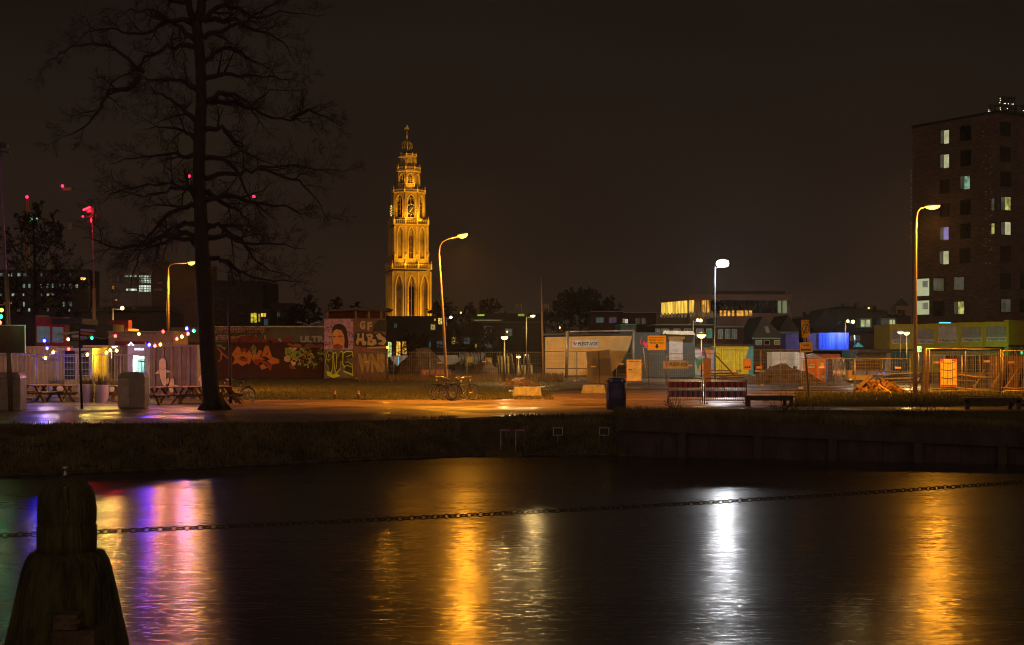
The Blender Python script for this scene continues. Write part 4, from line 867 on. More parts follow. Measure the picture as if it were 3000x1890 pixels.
mb.stroke(fr, [(467, 1078), (473, 1082), (481, 1082), (487, 1078)], .012, .02, .025); build(mb, 'painted_figures', t)
# ---------------------------------------------------------------- mesh fences
def fence(label, A, B, H, n, D2=None, mat=M('fence_wire', (.30, .28, .26), .45, .4, .2), group='wire mesh construction fences', tags=(), z0=0, wires=.13, tk=.006, post=.021):
    A, B = Vector(A), Vector(B); fr = FAB(A, B); L_ = (B-A).length; t = thing('mesh_fence', label, 'fence', (A.x, A.y, z0), group); p = L_/n
    for i in range(n):
        mb = MB(mat); a = i*p+.03; b = (i+1)*p-.03; f = lambda u, z, d=0: fr.p(u, z+z0, d)
        mb.tube([f(a, .05), f(a, H)], post, 5); mb.tube([f(b, .05), f(b, H)], post, 5); mb.tube([f(a, H), f(b, H)], post*.95, 5); mb.tube([f(a, .15), f(b, .15)], post*.8, 5); mb.tube([f((a+b)/2, .15), f((a+b)/2, H)], post*.55, 4)
        q = build(mb, 'panel_frame', t); mb = MB(mat); k = int((b-a)/wires)
        for j in range(1, k): u = a+(b-a)*j/k; mb.fbox(fr, u-tk/2, u+tk/2, z0+.15, z0+H, -tk/2, tk/2)
        for j in range(1, 7): z = z0+.15+(H-.15)*j/7; mb.fbox(fr, a, b, z-tk/2, z+tk/2, -tk/2-.008, tk/2-.008)
        build(mb, 'wire_mesh', q)
        mb = MB(m_conc); mb.fbox(fr, a-.12, a+.1, z0, z0+.13, -.3, .3); build(mb, 'foot', t)
    for k, (u, z) in enumerate(tags):
        mb = MB(M('fence_tag_paint', (.75, .45, .16), .5)); mb.fbox(fr, u, u+.33, z0+z, z0+z+.10, .03, .04); build(mb, 'name_plate', t)
    return t
def gp(px, D): return (X(px, D), D)
fence('wire mesh fence in front of the cream containers and picnic tables at the left', gp(-60, 59.3), gp(436, 59.6), 2.0, 3)
fence('wire mesh fence standing in front of the painted tower block and soil heaps', gp(1048, 105), gp(1590, 101), 2.1, 5, tags=((.6, 1.3), (3.0, 1.2), (6.5, 1.25), (10, 1.35)), tk=.008, wires=.17)
fence('wire mesh fence in front of the cream site hut', gp(1592, 100), gp(1790, 97), 2.15, 2, tags=((.3, 1.3),), tk=.008, wires=.17)
fence('wire mesh fence behind the poster and under the yellow entrance sign', gp(1806, 88), gp(1952, 86), 2.0, 1, tags=((.2, 1.3), (1.6, 1.3)), tk=.008, wires=.15)
fence('low wire mesh fence from the yellow entrance sign to the site gate', gp(1955, 88), gp(2110, 90), 2.0, 1, tags=((1.6, 1.2),), tk=.008, wires=.15)
fence('wire mesh gate in front of the yellow container and heap of soil', gp(2112, 84), gp(2345, 84), 2.25, 2, tags=((.6, .9),), tk=.008, wires=.14)
fence('wire mesh fence in front of the orange toilets and steel pipes', gp(2346, 78), gp(2668, 76), 1.75, 2, tags=((1.0, 1.2), (5.2, 1.2)), tk=.008, wires=.13)
fence('brightly lit wire mesh fence with the yellow poster right of the tall street lamp', gp(2722, 69), gp(2934, 69.5), 2.28, 1, tags=((.2, 1.55), (2.9, 1.6)), tk=.011, wires=.12, post=.026)
fence('wire mesh fence in front of timber formwork at the right edge of the picture', gp(2937, 69.5), gp(3120, 70), 2.2, 1, tags=((.3, 1.55),), tk=.011, wires=.12, post=.026)
fence('inner wire mesh fence leaning behind the brightly lit one', gp(2715, 73.5), gp(2920, 74), 1.95, 2, tk=.010, wires=.14)
D = 68.6; mb = MB(m_wood); mb.ob(W(2711, 1088, D), (.30, .22, 2.35), (0, .03, 0)); build(mb, 'timber_post', label='thick square timber post at the left end of the brightly lit fence', cat='post')
mb = MB(m_wood); mb.tube([W(2653, 1156, 69), W(2692, 1110, 70)], .035, 5); build(mb, 'leaning_stake', label='thin stake leaning at the foot of the thick timber post', cat='stake')
mb = MB(m_pole); mb.tube([W(2712, 1153, 67.6), W(2713, 1021, 67.6), W(2930, 1025, 68.6), W(2930, 1155, 68.6)], .03, 6); build(mb, 'steel_hoop_frame', label='tall orange lit tube frame spanning over the bright fence panel', cat='frame')
# timber formwork behind the bright fence
D = 78; t = thing('formwork', 'dark timber formwork wall with slanting props behind the bright mesh fence', 'formwork', W(2900, 1140, D)); mb = MB(M('formwork_boards', (.13, .07, .035), .8, 0, .5, 6, .3)); fr = FD(D)
mb.pbox(fr, 2905, 3100, 1044, 1140, -.3, 0)
for k in range(14): mb.pbox(fr, 2906+k*14, 2911+k*14, 1042, 1140, .001, .07)
build(mb, 'boards', t); mb = MB(m_wood)
for a, b, c, d in ((2948, 1065, 2905, 1135), (2990, 1070, 2945, 1138), (2885, 1085, 2850, 1140)): mb.tube([W(a, b, D-.3), W(c, d, D-1.6)], .07, 4)
build(mb, 'props', t)
mb = MB(m_wood)
for a, b, c, d in ((2810, 1098, 2916, 1107), (2800, 1136, 2908, 1143), (2930, 1135, 3010, 1137)): mb.tube([W(a, b, 72), W((a+c)/2, (b+d)/2+3, 72), W(c, d, 72)], .05, 5)
build(mb, 'planks', label='long pale planks stacked low behind the bright mesh fence', cat='planks')
def straps(mb, fr, d):
    mb.mat(M('banner_strap_print', (.20, .10, .03), .7))  # dark strap lines printed on the banner
    for y in (1060, 1081, 1105): mb.stroke(fr, [(2757, y), (2766, y+3), (2779, y+4), (2790, y+3), (2800, y-1)], .03, d, d+.004)
    for x in (2763, 2774, 2789): mb.stroke(fr, [(x, 1055), (x+1, 1128)], .02, d+.005, d+.008)
    mb.mat(m_crim); mb.pbox(fr, 2755, 2764, 1053, 1056, d+.009, d+.011); mb.pbox(fr, 2788, 2801, 1053, 1056, d+.009, d+.011); mb.pbox(fr, 2757, 2800, 1128, 1130, d+.009, d+.011)
sign('site_poster', 'tall yellow lit banner with red borders tied to the bright mesh fence', 'banner', FD(70.5), 2755, 2802, 1052, 1133, M('banner_yellow', (.80, .66, .16), .6, 0, .25, 4), (), m_crim, 0, .02, m_red, 'banners on the fences', extra=straps)
def hut_poster(mb, fr, d):
    mb.mat(m_grey)
    for k in range(12): mb.pbox(fr, 1841+(k % 3), 1868+(k*7 % 9), 1066+k*3.2, 1066.8+k*3.2, d, d+.003)
    mb.mat(m_dark); mb.pbox(fr, 1841, 1851, 1082, 1084.5, d+.004, d+.006)
sign('site_poster', 'white notice board with small grey text and red edges on the fence beside the hut', 'notice board', FD(86), 1836, 1879, 1054, 1116, M('notice_white', (.78, .66, .50), .6), (), m_black, 0, .03, m_red, 'banners on the fences', (1841, 1873, 1057, 1061.5), extra=hut_poster)
# ---------------------------------------------------------------- centre of the site
fr = FD(118); t = thing('site_hut', 'wide cream site hut with a curved tarpaulin edge and the builder sign on its wall', 'site hut', W(1597, 1100, 118))
mb = MB(m_beige); cpts = [(1597, 1100), (1597, 988), (1852, 983), (1848, 1003), (1838, 1030), (1824, 1055), (1808, 1076), (1792, 1091), (1783, 1097), (1770, 1100)]; mb.ppoly(fr, cpts, -2.6, 0); build(mb, 'wall', t)
mb = MB(m_dark); mb.pbox(fr, 1594, 1858, 977, 983, -2.8, .1); build(mb, 'roof_edge', t)
sign('builder_sign', '', '', FD(117.9), 1675, 1753, 997, 1018.5, m_white, (), m_black, 0, .03, None, None, (1679, 1750, 1002, 1012.5), parent=t)
mb = MB(m_dark); mb.pbox(fr, 1600, 1780, 1079, 1081, .004, .03); mb.pbox(fr, 1797, 1800, 1090, 1100, -.1, .03); build(mb, 'wall_trim', t)
D = 110; mb = MB(m_polew); mb.tube([W(1660, 1112, D), W(1662, 970, D)], .13, 8); mb.tube([W(1855, 1112, D), W(1855, 966, D)], .11, 8); mb.tube([W(1662, 972, D), W(1855, 969, D)], .07, 6)
build(mb, 'portal_frame', label='brown steel portal frame standing over the cream site hut', cat='frame')
D = 92; fr = FD(D); t = thing('privacy_screen', 'leaning grey mesh screen on a fence panel in front of the cream hut', 'screen', W(1720, 1127, D)); mb = MB(M('grey_screen_net', (.15, .12, .10), .8, 0, .15))
mb.ppoly(fr, [(1722, 1125), (1718, 1032), (1785, 1025), (1795, 1122)], 0, .02); build(mb, 'net', t); mb = MB(m_pole); mb.tube([W(1722, 1127, D), W(1718, 1031, D), W(1787, 1024, D), W(1797, 1122, D)], .03, 5); build(mb, 'frame', t)
mb = MB(m_dark); mb.tube([W(1754, 1028, D-.05), W(1756, 1124, D-.05)], .015, 4); mb.mat(M('tag_cream', (.7, .5, .3), .5)); mb.pbox(FD(D-.08), 1731, 1746, 1072, 1076, 0, .02); build(mb, 'name_plate', t)
# dark site office with shutter
fr = FD(112); t, u0, u1, z0, z1 = container('site_office', 'dark green site office with a rolled down shutter and cream canopy', 'site office', fr, 1858, 2036, 974, 1106, M('dark_green_office', (.03, .045, .04), .6), 2.5, None, None, .3, kind='flat')
mb = MB(M('shutter_slats', (.36, .33, .30), .5)); mb.pbox(fr, 1960, 2000, 994, 1056, 0, .05)
for k in range(20): mb.pbox(fr, 1960, 2000, 995+k*3, 995.6+k*3, .05, .06)
mb.pbox(fr, 1958, 2006, 986, 994, .003, .14); build(mb, 'shutter', t)
mb = MB(M('cream_canopy', (.52, .48, .34), .6)); mb.ppoly(fr, [(1937, 979), (1942, 969), (2027, 971), (2033, 982)], 0, .9); build(mb, 'canopy', t)
mb = MB(m_crim); logo(mb, fr, 1884, 1884+1, 1000, 1016, .03, m_crim, m_crim) if False else mb.ppoly(fr, [(1883, 1002), (1887, 1000), (1891, 1005), (1897, 1001), (1897, 1012), (1892, 1017), (1886, 1014)], .003, .02); mb.stroke(fr, [(1880, 988), (1877, 996), (1877, 1006), (1882, 1012)], .06, .003, .02); build(mb, 'red_emblem', t)
mb = MB(m_wood); mb.tube([W(1884, 1020, 105), W(1891, 1100, 105)], .06, 5); mb.tube([W(1880, 1019, 105), W(1898, 1019, 105)], .04, 5); build(mb, 'wooden_trestle', label='small wooden trestle in front of the dark site office', cat='trestle')
sign('builder_banner', 'white builder banner hanging on the fence below the shutter', 'banner', FD(96), 1942, 2017, 1057, 1080, M('banner_grey', (.50, .44, .42), .6), (), m_black, 0, .02, None, 'banners on the fences', (1947, 2014, 1062, 1073))
def arrow(mb, fr, d): mb.mat(m_black); mb.ppoly(fr, [(1922, 1008), (1927, 1008), (1927, 1014), (1931, 1014), (1924.5, 1022), (1918, 1014), (1922, 1014)], d, d+.004)
t = sign('entrance_sign', 'yellow entrance sign with black Dutch text and a downward arrow above the fence', 'sign', FD(87), 1898, 1950, 984, 1025, m_yel, (('INGANG BOUWPLAATS', 1901, 1947, 987, 991.5), ('Ebbinge kwartier', 1902, 1946, 993.5, 999.5), ('Melden in keet!', 1904, 1944, 1001, 1007)), m_black, 0, .03, m_orn, None, None, extra=arrow)
mb = MB(m_dark); mb.tube([W(1901, 1150, 87.1), W(1899, 978, 87.1)], .03, 5); mb.tube([W(1952, 1150, 87.1), W(1950, 976, 87.1)], .03, 5); build(mb, 'posts', t)
# graffiti container and yellow container
fr = FD(119); t, u0, u1, z0, z1 = container('container', 'container sprayed all over with colourful graffiti left of the yellow one', 'container', fr, 2028, 2094, 1015, 1102, M('pale_lilac_paint', (.50, .42, .60), .6), 2.4, 'containers', m_teal, .3, kind='flat')
mb = MB()
for mt, pts in ((M('spray_white', (.80, .76, .80), .6), [(2034, 1022), (2055, 1020), (2058, 1040), (2040, 1050), (2033, 1040)]), (M('spray_orange', (.85, .28, .05), .6), [(2052, 1034), (2062, 1024), (2080, 1022), (2086, 1040), (2078, 1050), (2074, 1036), (2062, 1044)]),
    (M('spray_green', (.03, .30, .08), .6), [(2036, 1046), (2050, 1054), (2070, 1046), (2072, 1058), (2056, 1066), (2044, 1084), (2040, 1068)]), (M('spray_purple', (.34, .05, .28), .6), [(2048, 1018), (2060, 1018), (2066, 1040), (2060, 1044)]),
    (M('spray_lime', (.35, .70, .15), .6), [(2031, 1076), (2044, 1080), (2042, 1094), (2031, 1096)]), (M('spray_orange2', (.80, .34, .10), .6), [(2048, 1074), (2058, 1060), (2066, 1062), (2056, 1090), (2050, 1096)]),
    (M('spray_violet', (.45, .36, .75), .6), [(2074, 1060), (2086, 1048), (2090, 1070), (2080, 1092), (2070, 1088)]), (m_black, [(2062, 1022), (2066, 1030), (2072, 1052), (2068, 1052), (2062, 1036)])):
    mb.mat(mt); mb.ppoly(fr, pts, .002+len(mb.f)*.0002, .012+len(mb.f)*.0002)
build(mb, 'graffiti', t)
fr = FD(118.4); t, u0, u1, z0, z1 = container('container', 'bright yellow container with wavy ribs and a teal corner lit by the white floodlight', 'container', fr, 2095, 2193, 1014, 1100, M('bright_yellow_container', (.85, .72, .02), .45, 0, .15, 2, 0, 20, .2), 2.4, 'containers', None, .36, dp=.09)
mb = MB(m_teal); mb.ppoly(fr, [(2197, 1015), (2207, 1015), (2207, 1098), (2196, 1088), (2182, 1060), (2187, 1040)], .01, .05); mb.pbox(fr, 2193.5, 2206, 1014, 1100, -2.4, 0); build(mb, 'teal_side', t)
mb = MB(m_dark); mb.pbox(fr, 2026, 2208, 1010.5, 1012.5, -.4, .3); mb.pbox(fr, 2040, 2200, 1008, 1009, -.3, .2); build(mb, 'roof_plank', label='long thin plank lying across the tops of the graffiti and yellow containers', cat='plank')
# wall of brown board in front
mb = MB(M('brown_board', (.22, .12, .07), .7)); mb.pbox(FD(86), 2061, 2083, 1050, 1118, 0, .04); build(mb, 'brown_board', label='upright brown board on the fence in front of the graffiti container', cat='board')
mb = MB(m_wood); mb.tube([W(2096, 1040, 83.6), W(2154, 1102, 83.6)], .05, 4); build(mb, 'gate_brace', label='diagonal timber brace on the site gate before the yellow container', cat='brace')
sign('notice', 'brown notice with round pictograms on the gate right of the yellow container', 'notice', FD(83.5), 2178, 2200, 1051, 1083, M('notice_brown', (.50, .22, .07), .6), (), m_black, 0, .02, None, None, None, extra=lambda mb, fr, d: [mb.mat(m_black).disc(fr, *fr.px(x, 1076), .06, d, d+.004, 10) for x in (2184, 2190, 2196)])
sign('notice', 'small orange notice on the fence above the soil heap', 'notice', FD(92), 2215, 2233, 1073, 1080, m_orn, (('VERBODEN', 2217, 2231, 1074.5, 1078.5),), m_white)
# stacked blue container, white huts, toilets
frb = FD(122); t, *_ = container('container', 'dark blue long side of a raised container behind the warning signs', 'container', frb, 2302, 2398, 977, 1025, m_navy, 2.4, 'containers', None, .4)
frb = FD(121.8); t, *_ = container('container', 'bright blue container with one glowing side, raised above the orange toilets', 'container', frb, 2398.5, 2486, 975, 1024, m_blue, 2.4, 'containers', None, .26)
lit('blue_work_light', W(2500, 985, 118.5), 560, (.25, .6, 1), .15)
t = thing('work_light', 'tiny bluish work light beside the glowing corner of the blue container', 'work light', W(2505, 984, 118.6)); mb = MB(m_dark); mb.ob(W(2505, 984, 118.5), (.12, .12, .12)); mb.tube([W(2505, 1030, 118.5), W(2505, 986, 118.5)], .03, 5); build(mb, 'housing', t)
mb = MB(m_dark); mb.pbox(FD(121), 2322, 2490, 1024.6, 1027, -2, .2); build(mb, 'steel_platform', label='thin steel platform under the bright blue container', cat='platform')
t, *_ = container('container', 'white ribbed storage container behind the fence left of the orange toilets', 'container', FD(112), 2262, 2338, 1031, 1108, M('whitish_container', (.52, .50, .40), .6, 0, .2, 1, 0, 20, .3), 2.4, 'containers', None, .25)
t, *_ = container('container', 'narrow white door end of a container behind the leaning sign post', 'container', FD(108), 2342, 2362, 1033, 1114, M('whitish_container2', (.56, .54, .46), .6), 2, 'containers', None, .25, kind='flat')
mb = MB(M('grey_tarpaulin', (.34, .34, .34), .6)); mb.ppoly(FD(104), [(2361, 1050), (2362, 1042), (2385, 1036), (2405, 1046), (2412, 1053)], -1, 0); build(mb, 'tarpaulin_roof', label='grey sloping sheet on top behind the orange toilets', cat='sheet')
def toilet(x0, x1, y0, y1, D, label, st):
    fr = FD(D); u0, z0 = fr.px(x0, y1); u1, z1 = fr.px(x1, y0); t = thing('portable_toilet', label, 'portable toilet', fr.p(u0, z0), 'orange portable toilets')
    mb = MB(m_orn); mb.fbox(fr, u0, u1, z0, z1-.1, -1, 0); mb.poly(fr, [(u0-.02, z1-.1), (u1+.02, z1-.1), (u1-.15, z1), (u0+.15, z1)], -1.02, .02); build(mb, 'cabin', t)
    mb = MB(M('toilet_door_orange', (.62, .14, .02), .5)); mb.fbox(fr, u0+.10, u1-.10, z0+.08, z1-.22, .001, .03); build(mb, 'door', t)
    mb = MB(m_white)
    for a, b, c, d, s in st:
        mb.mat(m_white); mb.pbox(fr, a, b, c, d, .031, .036)
        if s: mb.mat(m_black); mb.ptext(fr, s, a+1, b-1, c+1, (c+d)/2+.5, .042, .02)
    build(mb, 'stickers', t)
toilet(2362, 2395, 1052, 1121, 96, 'orange portable toilet with white stickers, left of the pair', ((2367, 2387, 1066, 1078, 'Boels'), (2371, 2384, 1090, 1098, 'T 0800')))
toilet(2398, 2419, 1050, 1121, 98, 'orange portable toilet turned away with one pale sticker, right of the pair', ((2402, 2413, 1062, 1075, None), (2408, 2416, 1100, 1108, None)))
t, *_ = container('container', 'orange red container behind the steel pipes', 'container', FD(115), 2408, 2462, 1038, 1106, M('orange_red_container', (.50, .10, .02), .5), 2.4, 'containers', None, .3)
t, *_ = container('container', 'dark blue container end between the toilets and the pipes', 'container', FD(101), 2424, 2446, 1050, 1120, m_navy, 2, 'containers', None, .3)
t, *_ = container('container', 'dark teal container behind the stacked bricks', 'container', FD(116), 2486, 2528, 1028, 1104, M('dark_teal_container', (.02, .12, .13), .5), 2.4, 'containers', None, .3)
t, *_ = container('container', 'dark teal container with ribs left of the tall street lamp', 'container', FD(112), 2610, 2664, 1030, 1106, M('dark_teal_container2', (.02, .11, .13), .5), 2.4, 'containers', None, .3)
t = thing('pipe_bundle', 'bundle of bright steel pipes leaning beside the orange toilets', 'pipes', W(2458, 1121, 94)); mb = MB(m_steel)
R = random.Random(3)
for k in range(15): a = 2437+k*2.6; mb.tube([W(a+9+R.uniform(-2, 2), 1121, 93.5+R.random()*.5), W(a, 1046+R.uniform(-1, 2), 94.5)], .024, 5)
build(mb, 'pipes', t)
# bricks on pallets, blue box, roofed shelter
fr = FD(100); t = thing('brick_stack', 'stack of hollow building blocks on pallets left of the tall street lamp', 'brick stack', W(2500, 1115, 100)); mb = MB(M('hollow_blocks', (.17, .085, .045), .85, 0, .4)); mbl = MB(m_black)
for r_ in range(3):
    for k in range(9): mb.pbox(fr, 2500+k*8.9, 2508+k*8.9, 1057+r_*9, 1065+r_*9, -.9, 0); mbl.pbox(fr, 2502+k*8.9, 2505.5+k*8.9, 1059.5+r_*9, 1063+r_*9, .002, .01)
build(mb, 'blocks', t); build(mbl, 'hollows', t); mb = MB(m_wood); mb.pbox(fr, 2495, 2585, 1084, 1087, -1, .05); mb.pbox(fr, 2495, 2500, 1087, 1100, -.1, .05); mb.pbox(fr, 2538, 2543, 1087, 1100, -.1, .05); mb.pbox(fr, 2578, 2585, 1087, 1100, -.1, .05); mb.pbox(fr, 2495, 2585, 1100, 1104, -1, .05); build(mb, 'pallet', t)
t = thing('roller', 'small yellow and brown road roller parked under the block stack', 'machine', W(2500, 1122, 92)); fr = FD(92); mb = MB(M('machine_yellow', (.45, .25, .04), .5)); mb.pbox(fr, 2486, 2545, 1100, 1114, -.9, 0); mb.pbox(fr, 2486, 2498, 1085, 1100, -.8, -.1); build(mb, 'chassis', t)
mb = MB(m_dark); a_, b_ = W(2494, 1115, 92), W(2535, 1115, 92)
for q in (a_, b_): mb.tube([q+Vector((0, .05, 0)), q+Vector((0, .85, 0))], .18, 12)
build(mb, 'rollers', t); mb = MB(E('machine_lamp', (1, .55, .12), 1.2)); mb.ob(W(2492, 1112, 91.8), (.12, .05, .08)); build(mb, 'lamp', t)
t = thing('open_shelter', 'open shelter with a flat brown roof behind the stacked blocks', 'shelter', W(2525, 1100, 108)); fr = FD(108)
mb = MB(M('shelter_wall', (.30, .27, .22), .8)); mb.pbox(fr, 2525, 2604, 1034, 1104, -2, -1.9); mb.pbox(fr, 2598, 2610, 1034, 1104, -1.9, 0); build(mb, 'walls', t); mb = MB(m_dwood); mb.pbox(fr, 2510, 2612, 1024, 1033.6, -2.2, .2); build(mb, 'roof', t)
mb = MB(E('blue_box_light', (.03, .05, .8), 1.6)); mb.pbox(FD(104), 2577, 2592, 1090, 1098, -.2, 0); t = build(mb, 'blue_box', label='small glowing blue box on the ground right of the stacked blocks', cat='box')
mb = MB(m_white); mb.pbox(FD(104), 2579, 2586, 1090.5, 1094, .001, .01); build(mb, 'sticker', t)
sign('assembly_sign', 'green square assembly point sign on a thin post right of the tall street lamp', 'sign', FD(90), 2685, 2698, 1016, 1030, E('green_sign_face', (.02, .50, .26), .45, 0, 1, (.02, .45, .2)), (), m_white, 0, .03, m_white, None, None, extra=lambda mb, fr, d: [mb.mat(m_white).disc(fr, *fr.px(2691.5, 1023), .06, d, d+.004, 8), [mb.ppoly(fr, [(x, y), (x+2.5, y), (x, y+2.5)], d, d+.004) for x, y in ((2687, 1018), (2694, 1018), (2687, 1026), (2694, 1026))]])
mb = MB(m_pole); mb.tube([W(2692, 1100, 90.1), W(2692, 1018, 90.1)], .025, 5); build(mb, 'thin_sign_post', label='thin post carrying the green assembly point sign', cat='post')
# soil heaps
def heap(label, x0, x1, yt, D, dp, seed, mat=m_soil, name='soil_heap', cat='soil heap', yb=None, rocks=0, group='heaps of soil'):
    R = random.Random(seed); xa, xb = X(x0, D), X(x1, D); z0 = Z(yb, D) if yb else 0; H = Z(yt, D)-z0; n, k = 30, 14; vs = []
    for i in range(n+1):
        for j in range(k+1):
            u, v = i/n*2-1, j/k*2-1; r = min(1, math.hypot(u, v)); x = (xa+xb)/2+u*(xb-xa)/2; y = D+v*dp
            h = H*max(0, (1-r**1.5))*(1+.45*noise.noise(Vector((x*.8+seed, y*.8, 1))))+.12*noise.noise(Vector((x*3, y*3, seed)))*(1 if r < .97 else 0); vs.append((x, y, z0+h-.05))
    mb = MB(mat); mb.add(vs, [(i*(k+1)+j, (i+1)*(k+1)+j, (i+1)*(k+1)+j+1, i*(k+1)+j+1) for i in range(n) for j in range(k)])
    for q in range(rocks):
        u = R.uniform(-.75, .75); v = R.uniform(-.9, .1); r = math.hypot(u, v)
        if r < .9: s = R.uniform(.06, .2); mb.ob(((xa+xb)/2+u*(xb-xa)/2, D+v*dp, z0+H*(1-r**1.5)), (s*1.6, s, s*.8), (R.random()*3, R.random()*3, R.random()*3))
    return build(mb, name, label=label, cat=cat, group=group)
heap('large dark soil heap behind the fence, nearest the painted tower block', 1140, 1330, 1022, 112, 4, 1); heap('soil heap behind the fence left of the timber props', 1360, 1480, 1060, 110, 3, 2)
heap('broad brown soil heap behind the site gate in front of the white container', 2170, 2420, 1072, 92, 4, 3, rocks=20); heap('heap of earth and rubble in the grass left of the tall street lamp', 2475, 2665, 1112, 73, 1.7, 4, M('rubble_soil', (.20, .11, .05), .9, 0, .6, 3, .8, 8, .3), rocks=110, yb=1163)
heap('low orange brown mound of sand beyond the concrete block', 1455, 1590, 1106, 88, 2, 5, M('sandy_soil', (.30, .16, .06), .95, 0, .4, 3, .6, 9)); heap('small soil heap left of the painted portrait wall fence corner', 1080, 1160, 1045, 114, 3, 6)
mb = MB(m_yel); mb.tube([W(2574, 1127, 71), W(2624, 1161, 69.5)], .045, 4); build(mb, 'yellow_plank', label='long yellow plank sliding off the rubble heap', cat='plank')
mb = MB(m_wood); mb.ob(W(2533, 1118, 72.5), (1.0, .12, .16), (0, -.75, 0)); build(mb, 'broken_beam', label='broken timber beam sticking out on top of the rubble heap', cat='beam')
# timber props and hoardings behind the centre fence
t = thing('yellow_skip', 'row of dull yellow skips behind the centre fence and timber props', 'skip', W(1370, 1100, 115)); fr = FD(115)
for a, b, c, d in ((1370, 1384, 1045, 1062), (1422, 1440, 1048, 1100), (1455, 1492, 1044, 1100), (1512, 1560, 1070, 1100)): mb = MB(M('skip_yellow', (.42, .36, .04), .6)); mb.pbox(fr, a, b, c, d, -1.5, 0); build(mb, 'skip_side', t)
R = random.Random(9); mb = MB(M('pale_scaffold_tubes', (.40, .42, .42), .4, .4))
for k in range(18): a = 1347+k*4.2; mb.tube([W(a, 1034+R.uniform(-2, 3), 117), W(a+R.uniform(-4, 4), 1068+R.uniform(-8, 10), 116.6)], .05, 4)
build(mb, 'scaffold_tubes', label='row of upright pale scaffold tubes stacked behind the centre fence', cat='scaffold tubes')
mb = MB(m_dwood)
for k in range(11): a = 1455+k*9.5; mb.tube([W(a+R.uniform(-5, 5), 1038, 107), W(a+R.uniform(0, 9), 1106, 106)], .07, 4)
build(mb, 'timber_props', label='slanting dark timber props standing behind the centre fence', cat='timber props')
mb = MB(M('bluish_sheet', (.30, .36, .40), .5)); mb.ppoly(FD(116), [(1270, 1042), (1340, 1040), (1345, 1058), (1330, 1068), (1280, 1068)], -.3, 0); t = build(mb, 'white_banner', label='pale sheet with faint text hanging behind the leaning lamp post', cat='sheet')
mb = MB(E('glowing_cyan_sheet', (.02, .45, .75), .5)); mb.ppoly(FD(115.9), [(1256, 1039), (1276, 1041), (1277, 1056), (1270, 1055)], -.05, 0); build(mb, 'cyan_sheet', label='small sheet glowing cyan left of the leaning lamp post', cat='sheet')  # cyan light on the sheet put in as its own glow
mb = MB(M('graffiti_boards', (.28, .11, .08), .8, 0, .6, 6)); mb.pbox(FD(103.5), 1233, 1320, 1082, 1100, -.1, 0); t = build(mb, 'low_wall', label='low wall with reddish graffiti behind the fence near the leaning lamp post', cat='wall')
mb = MB(M('faded_graffiti', (.50, .26, .20), .7)); mb.ptext(FD(103.5), 'YO! ART', 1238, 1314, 1085, 1098, .01, .03); build(mb, 'graffiti', t)
# warning signs on the leaning pole
D = 61.5; t = thing('warning_sign_post', 'leaning brown post with a no cycling sign above a yellow text plate', 'sign post', W(2367, 1172, D)); mb = MB(m_polew); mb.tube([W(2370, 1173, D), W(2359, 1030, D), W(2354, 936, D)], .05, 8); build(mb, 'post', t)
fr = Fr(X(2360, D-.1), D-.1, 0, -.42); mb = MB(m_yel); mb.ppoly(fr, [(2347, 939), (2370, 937), (2373, 986), (2350, 988)], 0, .02); s = build(mb, 'no_cycling_sign', t)
mb = MB(m_black); cu, cz = fr.px(2361, 963)
for k in range(24): a, b = 2*PI*k/24, 2*PI*(k+1)/24; mb.poly(fr, [(cu+.13*math.cos(a), cz+.19*math.sin(a)), (cu+.155*math.cos(a), cz+.22*math.sin(a)), (cu+.155*math.cos(b), cz+.22*math.sin(b)), (cu+.13*math.cos(b), cz+.19*math.sin(b))], .021, .026)
for dz in (-.07, .07):
    for k in range(12): a, b = 2*PI*k/12, 2*PI*(k+1)/12; mb.poly(fr, [(cu+.03*math.cos(a), cz+dz+.045*math.sin(a)), (cu+.05*math.cos(a), cz+dz+.065*math.sin(a)), (cu+.05*math.cos(b), cz+dz+.065*math.sin(b)), (cu+.03*math.cos(b), cz+dz+.045*math.sin(b))], .021, .026)
mb.stroke(fr, [(2352, 984), (2370, 942)], .03, .027, .030); mb.ptext(fr, 'ZONE', 2354, 2366, 941, 945, .024, .02); build(mb, 'bicycle_symbol', s)
mb = MB(m_dark); mb.ppoly(FD(D+.1), [(2338, 940), (2347, 939), (2350, 1003), (2340, 1004)], 0, .03); mb.ppoly(FD(D+.1), [(2340, 992), (2365, 990), (2366, 1002), (2341, 1003)], 0, .03); build(mb, 'back_plate', t)
mb = MB(m_yel); mb.stroke(fr, [(2357, 989), (2366, 989), (2367, 1001)], .02, 0, .02); mb.ppoly(fr, [(2343, 1004), (2379, 1002), (2380, 1031), (2345, 1033)], 0, .02); s = build(mb, 'text_plate', t)
mb = MB(m_black); mb.ptext(fr, 'Let op!', 2352, 2370, 1008, 1015, .024, .02); mb.ptext(fr, 'Bouwverkeer', 2347, 2377, 1020, 1028, .024, .02); build(mb, 'lettering', s)
